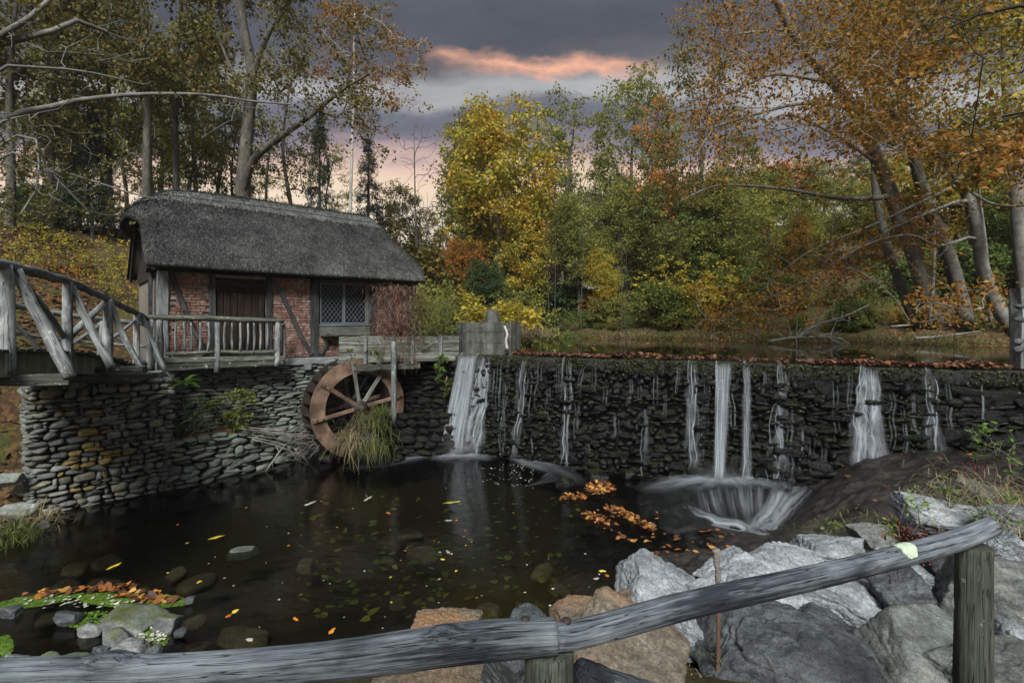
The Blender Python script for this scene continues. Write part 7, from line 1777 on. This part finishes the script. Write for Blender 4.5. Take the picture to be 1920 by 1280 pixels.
# fern on the pier top
fern = thing('fern', 'bright fern at the corner of the balcony and the pier', 'fern', tuple(P(345, 718, 10.9)))
for k in range(13):
    a = rng.uniform(0, 6.28); L = rng.uniform(.28, .46); b = P(345, 718, 10.9); d = A(math.cos(a), math.sin(a) * .8 - .25, rng.uniform(.3, .9)); d = unit(d); g = G(); V = []; n = 12
    pts = [b + d * L * t + A(0, 0, -.22) * t * t for t in np.linspace(0, 1, n)]; tube(g, np.array(pts), .004, 4); V, F = [], []
    for i in range(2, n):
        w = .10 * (1 - (i / n)) ** .7 + .012; T = unit(pts[i] - pts[i - 1]); s = unit(np.cross(T, A(0, 0, 1)))
        for sg in (-1, 1):
            c = pts[i]; q = len(V); V += [c, c + s * sg * w * .5 + T * .018 + A(0, 0, .006), c + s * sg * w + T * .008 - A(0, 0, .01), c + s * sg * w * .5 - T * .012]; F.append([q, q + 1, q + 2, q + 3])
    me = mesh_np('frond', np.vstack([np.concatenate(g.V), np.array(V)]), [np.concatenate(g.F[4])] + [np.concatenate(g.F[3])] + [np.array(F) + g.n], {'rnd': np.full(g.n + len(V), rng.random())}, False, [LF['bright']]); obj('frond', me, fern)
# broken dry stem in the foreground
stem = thing('broken_stem', 'broken dry plant stem standing among the boulders', 'stem', tuple(P(1345, 1290, 2.9)))
g = G(); pth = spline([P(1345, 1290, 2.9), P(1347, 1200, 2.9), P(1346, 1120, 2.9), P(1344, 1075, 2.9)], 8); tube(g, pth, np.linspace(.013, .010, len(pth)), 8, .08, rng); g.build('stalk', MT['twig_red'], stem)
g = G(); pth = spline([P(1345, 1092, 2.9), P(1346, 1070, 2.9), P(1343, 1050, 2.9), P(1342, 1030, 2.9)], 8); tube(g, pth, A(*np.linspace(.013, .021, len(pth))) * (1 + .08 * rng.normal(size=len(pth))), 9, .18, rng); g.build('husk', MT['twig'], stem)
for k in range(7):
    a = P(1345 + rng.uniform(-4, 4), 1250 + rng.uniform(-25, 25), 2.9); g = G(); tube(g, A(a, a + A(rng.uniform(-.06, .06), 0, .06), a + A(rng.uniform(-.1, .1), 0, .12)), .004, 5); g.build('twig', MT['bark_dark'], stem)

# ---- driftwood
def branchy(name, label, pts, r, n, L, mat, seed, cat='branch'):
    rg = np.random.default_rng(seed); root = thing(name, label, cat, tuple(pts[0])); p = resample(spline(pts, 8), .12); g = G(); tube(g, p, np.linspace(r, r * .35, len(p)), 8, .08, rg); g.build('stem', MT[mat], root)
    for k in range(n):
        i = rg.integers(len(p) // 4, len(p) - 1); d = unit(unit(p[min(i + 1, len(p) - 1)] - p[i]) + rg.normal(0, .8, 3) + A(0, 0, .15)); l = L * rg.uniform(.4, 1.2); g = G(); m = p[i] + d * l * .5 + rg.normal(0, l * .08, 3); tube(g, A(p[i], m, p[i] + d * l + A(0, 0, -.1 * l)), A(r * .4, r * .28, r * .1), 5); g.build('twig', MT[mat], root)
    return root
branchy('driftwood_branch', 'grey forked dead branch rising from the pond near the right shore', [P(1490, 636, 20.5), P(1530, 610, 20.6), P(1580, 594, 20.8), P(1628, 572, 21)], .07, 10, .9, 'twig', 1)
branchy('driftwood_branch', 'tangle of bleached driftwood lying in the pond', [P(1440, 640, 20), P(1500, 632, 20), P(1580, 634, 20)], .06, 26, .9, 'twig', 2)
branchy('driftwood_branch', 'long bleached pole lying on the right shore', [P(1715, 634, 19), P(1760, 631, 19), P(1840, 620, 18.6)], .055, 3, .4, 'twig', 3)
branchy('driftwood_branch', 'dead branch arching out of the pond under the orange leaves', [P(1370, 612, 19), P(1400, 622, 19), P(1430, 634, 19)], .035, 7, .5, 'twig', 4)
branchy('driftwood_branch', 'dead twig lying on the right bank under the leaning beeches', [P(1670, 612, 19.5), P(1715, 610, 19.5), P(1765, 622, 19.2)], .04, 5, .4, 'twig', 5)
branchy('dead_branch', 'pale dead branch leaning from the wheel into the pool', [P(498, 884, 12.0), P(525, 845, 12.2), P(550, 815, 12.4)], .022, 5, .35, 'twig', 6)
branchy('dead_branch', 'thin bare branch hanging down the pier corner', [P(312, 918, 10.7), P(310, 860, 10.8), P(307, 840, 10.8)], .022, 5, .45, 'twig', 7)
for k in range(7):
    y = rng.uniform(-14, 14); branchy('dead_branch', f'dry brushwood stem matted on the ledge left of the wheel, {ORD[k]} of the tangle', [P(455 + rng.uniform(-40, 30), 812 + y, 12.0), P(520, 822 + y * 1.2, 12.3), P(585 + rng.uniform(-10, 10), 835 + y * 2, 12.8)], .014, 6, .5, 'twig', 30 + k)
rt = G()
for k in range(90):
    a = P(rng.uniform(560, 600), rng.uniform(745, 850), 13.0); b = a + A(rng.normal(-.15, .18), rng.normal(-.1, .1), rng.uniform(-.55, .1)); m = (a + b) / 2 + rng.normal(0, .07, 3); tube(rt, A(a, m, b), A(.009, .006, .003), 4)
tag(rt.build('root_tangle', MT['twig']), 'tangle of grey hanging roots left of the water wheel', 'roots', kind='stuff')
rt = G()
for k in range(40):
    a = P(rng.uniform(690, 780), rng.uniform(655, 680), 13.5); b = a + A(rng.normal(0, .06), 0, -rng.uniform(.1, .5)); tube(rt, A(a, (a + b) / 2 + rng.normal(0, .03, 3), b), A(.006, .005, .003), 4)
tag(rt.build('root_tangle', MT['twig_red']), 'thin roots dangling from the flume above the wheel', 'roots', kind='stuff')

# ---- fallen leaves
def leaf_outline(n=10):
    a = np.linspace(0, 2 * np.pi, n, endpoint=False); r = .5 * (1 + .22 * np.cos(5 * a)); return np.stack([np.cos(a) * r * 1.25, np.sin(a) * r * .85], 1)
def litter(name, label, pts, size, pal, curl=.25, tiltv=.3, seed=1, kind='stuff', nrm=None):
    rg = np.random.default_rng(seed); n = len(pts); th = rg.uniform(0, 6.28, n); up = np.stack([rg.normal(0, tiltv, n), rg.normal(0, tiltv, n), np.ones(n)], 1); up /= np.linalg.norm(up, axis=1)[:, None]
    d = np.stack([np.cos(th), np.sin(th), 0 * th], 1); d -= up * np.sum(d * up, 1)[:, None]; d /= np.linalg.norm(d, axis=1)[:, None]; s = np.cross(up, d); o = leaf_outline(8); sz = size * rg.uniform(.55, 1.35, n)
    V = pts[:, None] + (o[None, :, 0:1] * d[:, None] + o[None, :, 1:2] * s[:, None] + (curl * (o[None, :, 1:2] ** 2 * 1.6 + .25 * o[None, :, 0:1] ** 2)) * up[:, None]) * sz[:, None, None]
    F = [(np.arange(n) * 8)[:, None] + A([0, 1, 2, 3]).astype(int), (np.arange(n) * 8)[:, None] + A([0, 3, 4, 7]).astype(int), (np.arange(n) * 8)[:, None] + A([4, 5, 6, 7]).astype(int)]
    me = mesh_np(name, V.reshape(-1, 3), np.concatenate(F), {'rnd': np.repeat(rg.random(n), 8)}, False, [LF[pal]]); o = obj(name, me); return tag(o, label, 'leaves', kind=kind)
t = rng.uniform(1.2, 11.5, 5200); keep = rng.random(5200) < .25 + .75 * (fbm(np.stack([t * 1.4, t * 0, t * 0], -1), 3, 3) > -.1); t = t[keep]; oo = rng.normal(-.26, .20, len(t)); oo = np.minimum(oo, .06)
pts = DL + t[:, None] * DU + oo[:, None] * DN; pts = np.column_stack([pts, POND + .012 + .10 * rng.random(len(t)) ** 2 * np.clip(fbm(np.stack([t * .9, t * 0, t * 0 + 2], -1), 3, 6) * 2 + .35, 0, 1)])
litter('fallen_leaves', 'drift of brown fallen leaves along the dam crest', pts, .075, 'litter_red', .4, .6, 2)
n = 7000; t = rng.uniform(-.4, 12.5, n); k = fbm(np.stack([t * 1.6, t * 0 + 3, t * 0], -1), 3, 8) + rng.normal(0, .25, n) > -.05; t = t[k]; zz = POND - .04 - .27 * rng.random(len(t)); oo = .10 + .03 * rng.normal(size=len(t)); p = np.column_stack([DL + t[:, None] * DU + oo[:, None] * DN, zz]); litter('moss', 'dark green moss tufts on the front of the dam coping', p, .035, 'moss', .4, 1.2, 41)
n = 5000; t = rng.uniform(0, 11.5, n); zz = rng.uniform(.1, POND - .3, n); k = fbm(np.stack([t * 1.1, zz * 1.1, t * 0 + 9], -1), 3, 18) + rng.normal(0, .15, n) > .16; t, zz = t[k], zz[k]; oo = .20 + .22 * (1 - zz / POND) + .03 * rng.normal(size=len(t)) - .05; p = np.column_stack([DL + t[:, None] * DU + oo[:, None] * DN, zz]); litter('moss', 'yellow-green moss specks on the dam stones', p, .035, 'moss', .4, 1.2, 42)
n = 1500; x = rng.uniform(0, 18, n); yf_ = np.interp(x, XF, YF); y = yf_ - np.abs(rng.normal(0, 1.1, n)) - .2; litter('fallen_leaves', 'orange leaves floating along the far shore of the pond', np.column_stack([x, y, np.full(n, POND + .006)]), .12, 'litter', .1, .05, 3)
n = 500; x = rng.uniform(-1, 15, n); y = rng.uniform(12, 26, n); ok = (y < np.interp(x, XF, YF) - .2) & ((x - DL[0]) * DN[0] + (y - DL[1]) * DN[1] < -.3); litter('fallen_leaves', 'scattered leaves floating on the open pond', np.column_stack([x, y, np.full(n, POND + .006)])[ok], .10, 'litter', .1, .05, 4)
def raft(n, cx, cy, rx, ry, z, rg, ang=0.):
    r = np.sqrt(rg.random(n)) ; a = rg.uniform(0, 6.28, n); u, v = r * np.cos(a) * rx, r * np.sin(a) * ry; px = cx + u * math.cos(ang) - v * math.sin(ang); py = cy + u * math.sin(ang) + v * math.cos(ang); return np.array([PZ(p, q, z) for p, q in zip(px, py)]) + np.column_stack([0 * a, 0 * a, rg.uniform(0, .035, n)])
litter('fallen_leaves', 'bright raft of orange leaves caught in front of the dam', np.vstack([raft(150, 1125, 915, 28, 12, .03, rng), raft(60, 1075, 932, 26, 6, .02, rng)]), .075, 'litter', .35, .5, 5)
litter('fallen_leaves', 'orange leaves strung along the wet bedrock edge', np.vstack([raft(70, 1120, 972, 30, 8, .02, rng, .3), raft(90, 1165, 962, 34, 8, .02, rng, .35), raft(60, 1210, 985, 24, 6, .03, rng, .4)]), .07, 'litter', .35, .5, 6)
p = raft(80, 1250, 1000, 140, 45, .0, rng, .25); p[:, 2] = np.maximum(hump_z(p[:, 0], p[:, 1]), 0) + .012; litter('fallen_leaves', 'sparse leaves on the dark flat bedrock', p, .075, 'litter', .2, .2, 7)
p = rng.uniform((5.0, 6.6), (9.0, 9.6), (46, 2)); p = np.column_stack([p, hump_z(p[:, 0], p[:, 1]) + .012]); litter('fallen_leaves', 'few leaves scattered over the bedrock hump', p, .08, 'litter_red', .3, .3, 8)
lg = np.random.default_rng(9); n = 9000; x = lg.uniform(-22, -8.2, n); y = lg.uniform(9, 24, n); z = ground_z(x, y); s_ok = ((x - W0[0]) * HU[0] + (y - W0[1]) * HU[1]) < -.6; k = (z > .2) & s_ok
litter('fallen_leaves', 'brown leaf litter covering the left slope', np.column_stack([x, y, z + .015])[k], .12, 'litter_red', .3, .45, 10)
# single floating leaves that stand out
def one_leaf(px, py, size, pal, label, z=.008, elong=1.0):
    o = leaf_outline(14); a = rng.uniform(0, 6.28); c = PZ(px, py, z); R_ = A((math.cos(a), -math.sin(a)), (math.sin(a), math.cos(a))); q = (o * A(elong, 1)) @ R_.T * size * .78; V = np.column_stack([q + c[:2], np.full(len(q), c[2]) + .004 * rng.normal(size=len(q))])
    V = np.vstack([V, [*c[:2], c[2] + .004]]); n = len(q); F = np.array([[n, i, (i + 1) % n] for i in range(n)])
    tag(obj('floating_leaf', mesh_np('floating_leaf', V, F, {'rnd': np.full(n + 1, rng.random())}, False, [LF[pal]])), label, 'leaf', 'single leaves floating on the pool')
for px, py, s, pal, lab, el in ((1130, 1070, .10, 'leaf_yellow', 'yellow leaf, topmost of the cluster near the two bolts', 1.), (1138, 1078, .08, 'leaf_orange', 'orange leaf just under the topmost yellow one near the bolts', 1.), (1118, 1084, .09, 'leaf_pale', 'pale leaf left of the yellow and orange pair', 1.), (1140, 1112, .10, 'leaf_yellow', 'yellow leaf of the lower cluster near the bolts', 1.), (1113, 1125, .10, 'leaf_orange', 'orange leaf at the left of the lower cluster', 1.), (1142, 1122, .10, 'leaf_orange', 'orange leaf at the right of the lower cluster', 1.), (1133, 1135, .07, 'leaf_orange', 'lowest orange leaf by the ochre stone', 1.),
                               (405, 1007, .11, 'leaf_yellow', 'slim yellow leaf floating left of the pale sunken stone', 2.2), (213, 1061, .10, 'leaf_yellow', 'slim yellow leaf in the dark water at left', 2.2), (441, 1145, .09, 'leaf_yellow', 'yellow leaf near the left rail', 1.), (428, 1154, .08, 'leaf_orange', 'reddish leaf beside the yellow one near the left rail', 1.), (374, 1090, .07, 'leaf_yellow', 'small yellow leaf at mid left of the pool', 1.), (541, 1022, .06, 'leaf_orange', 'small orange leaf right of the pale sunken stone', 1.), (622, 1182, .08, 'leaf_orange', 'orange leaf nearest the left rail', 1.6), (554, 1160, .06, 'leaf_orange', 'orange leaf over the square sunken stone', 1.6), (468, 1198, .09, 'leaf_pale', 'pale curled leaf close above the left rail', 1.),
                               (848, 941, .12, 'leaf_yellow', 'long yellow leaf drifting in mid pool', 3.), (582, 943, .11, 'leaf_pale', 'pale leaf drifting left of centre', 2.4), (690, 934, .10, 'leaf_pale', 'thin pale leaf drifting under the wheel', 3.), (840, 975, .11, 'leaf_pale', 'pale leaf beside an orange one in mid pool', 1.3), (856, 975, .07, 'leaf_orange', 'orange tip beside the pale leaf in mid pool', 1.3), (728, 961, .09, 'leaf_orange', 'orange leaf left of the mid-pool pair', 1.6), (840, 1034, .07, 'leaf_pale', 'white fleck above the sky reflection', 2.), (830, 1048, .07, 'leaf_yellow', 'yellow-green leaf in the sky reflection', 1.), (1290, 940, .09, 'leaf_yellow', 'yellow leaf on the wet rock left of the cascade ledge', 1.)):
    one_leaf(px, py, s, pal, lab, elong=el)
def flecks(n, x0, x1, y0, y1, s, pal, label, seed, el=1.5):
    rg = np.random.default_rng(seed); p = np.array([PZ(rg.uniform(x0, x1), rg.uniform(y0, y1), .006) for _ in range(n)]); litter('floating_flecks', label, p, s, pal, .05, .02, seed)
flecks(70, 900, 1000, 870, 912, .03, 'leaf_pale', 'white foam flecks turning in the eddy below the broad waterfall', 21); flecks(45, 350, 1150, 900, 1180, .028, 'leaf_pale', 'tiny pale specks floating over the whole pool', 22); flecks(14, 300, 1100, 890, 1170, .035, 'leaf_yellow', 'small yellow leaf bits floating over the pool', 23); flecks(12, 300, 1100, 890, 1170, .035, 'leaf_orange', 'small orange leaf bits floating over the pool', 24)
# sunken leaves on the bed
rg = np.random.default_rng(31); p = np.array([PZ(rg.uniform(560, 1090), rg.uniform(930, 1160), -.12 - .2 * rg.random()) for _ in range(260)]); litter('sunken_leaves', 'pale leaves lying under water in the middle of the pool', p, .10, 'lime', .15, .2, 25)
# duckweed and litter rafts at lower left
p = np.vstack([raft(2600, 250, 1125, 105, 14, .006, rng, .03), raft(1600, 70, 1125, 90, 12, .006, rng, -.18), raft(900, 275, 1198, 40, 20, .006, rng), raft(400, 10, 1210, 14, 20, .006, rng), raft(500, 180, 1165, 60, 20, .006, rng)]); p[:, 2] = .006 + .006 * rng.random(len(p)); litter('duckweed', 'green duckweed raft among the stones at lower left', p, .028, 'duckweed', .05, .1, 26)
p = np.vstack([raft(60, 150, 1108, 110, 6, .02, rng, -.08), raft(50, 270, 1120, 60, 9, .02, rng, .1)]); litter('fallen_leaves', 'orange leaves caught on the duckweed raft at lower left', p, .09, 'litter', .3, .3, 27)
p = np.vstack([raft(80, 275, 1195, 36, 16, .016, rng), raft(60, 150, 1130, 120, 12, .016, rng)]); litter('floating_flecks', 'white petals strewn over the duckweed raft', p, .035, 'leaf_pale', .1, .1, 28)
# ---- far white cottage glimpsed through the trees
hs = thing('white_cottage', 'white house glimpsed through the trees across the pond', 'house', tuple(P(1090, 510, 40)))
c = P(1095, 512, 40); g = G(); M = np.eye(4); M[:3, 3] = c; boxg(g, (-2.2, 0, -1.2), (2.6, 3, .3), M); g.build('wall', MT['white_wall'], hs, smooth=False)
g = G(); V = A((-2.4, -.2, .3), (2.8, -.2, .3), (2.8, 3.2, .3), (-2.4, 3.2, .3), (-2.4, 1.5, 1.3), (2.8, 1.5, 1.3)) + c; g.add(V, [A([0, 1, 5, 4], [2, 3, 4, 5]).astype(int), A([0, 4, 3], [1, 2, 5]).astype(int)]); g.build('roof', MT['roof_far'], hs, smooth=False)

# ---------------------------------------------------------------- thin evening air
hz_ = NT('evening_haze'); vol = hz_.node('ShaderNodeVolumePrincipled', {'Color': (.90, .93, 1.0, 1), 'Density': .00035, 'Anisotropy': .1}).outputs[0]
hz_.t.links.new(vol, hz_.out.inputs['Volume'])
g = G(); boxg(g, (-540, -70, -12), (540, 740, 48)); me = g.mesh('haze', hz_.m, False); tag(obj('haze', me), 'thin bluish evening haze between the trees', 'haze', kind='stuff')
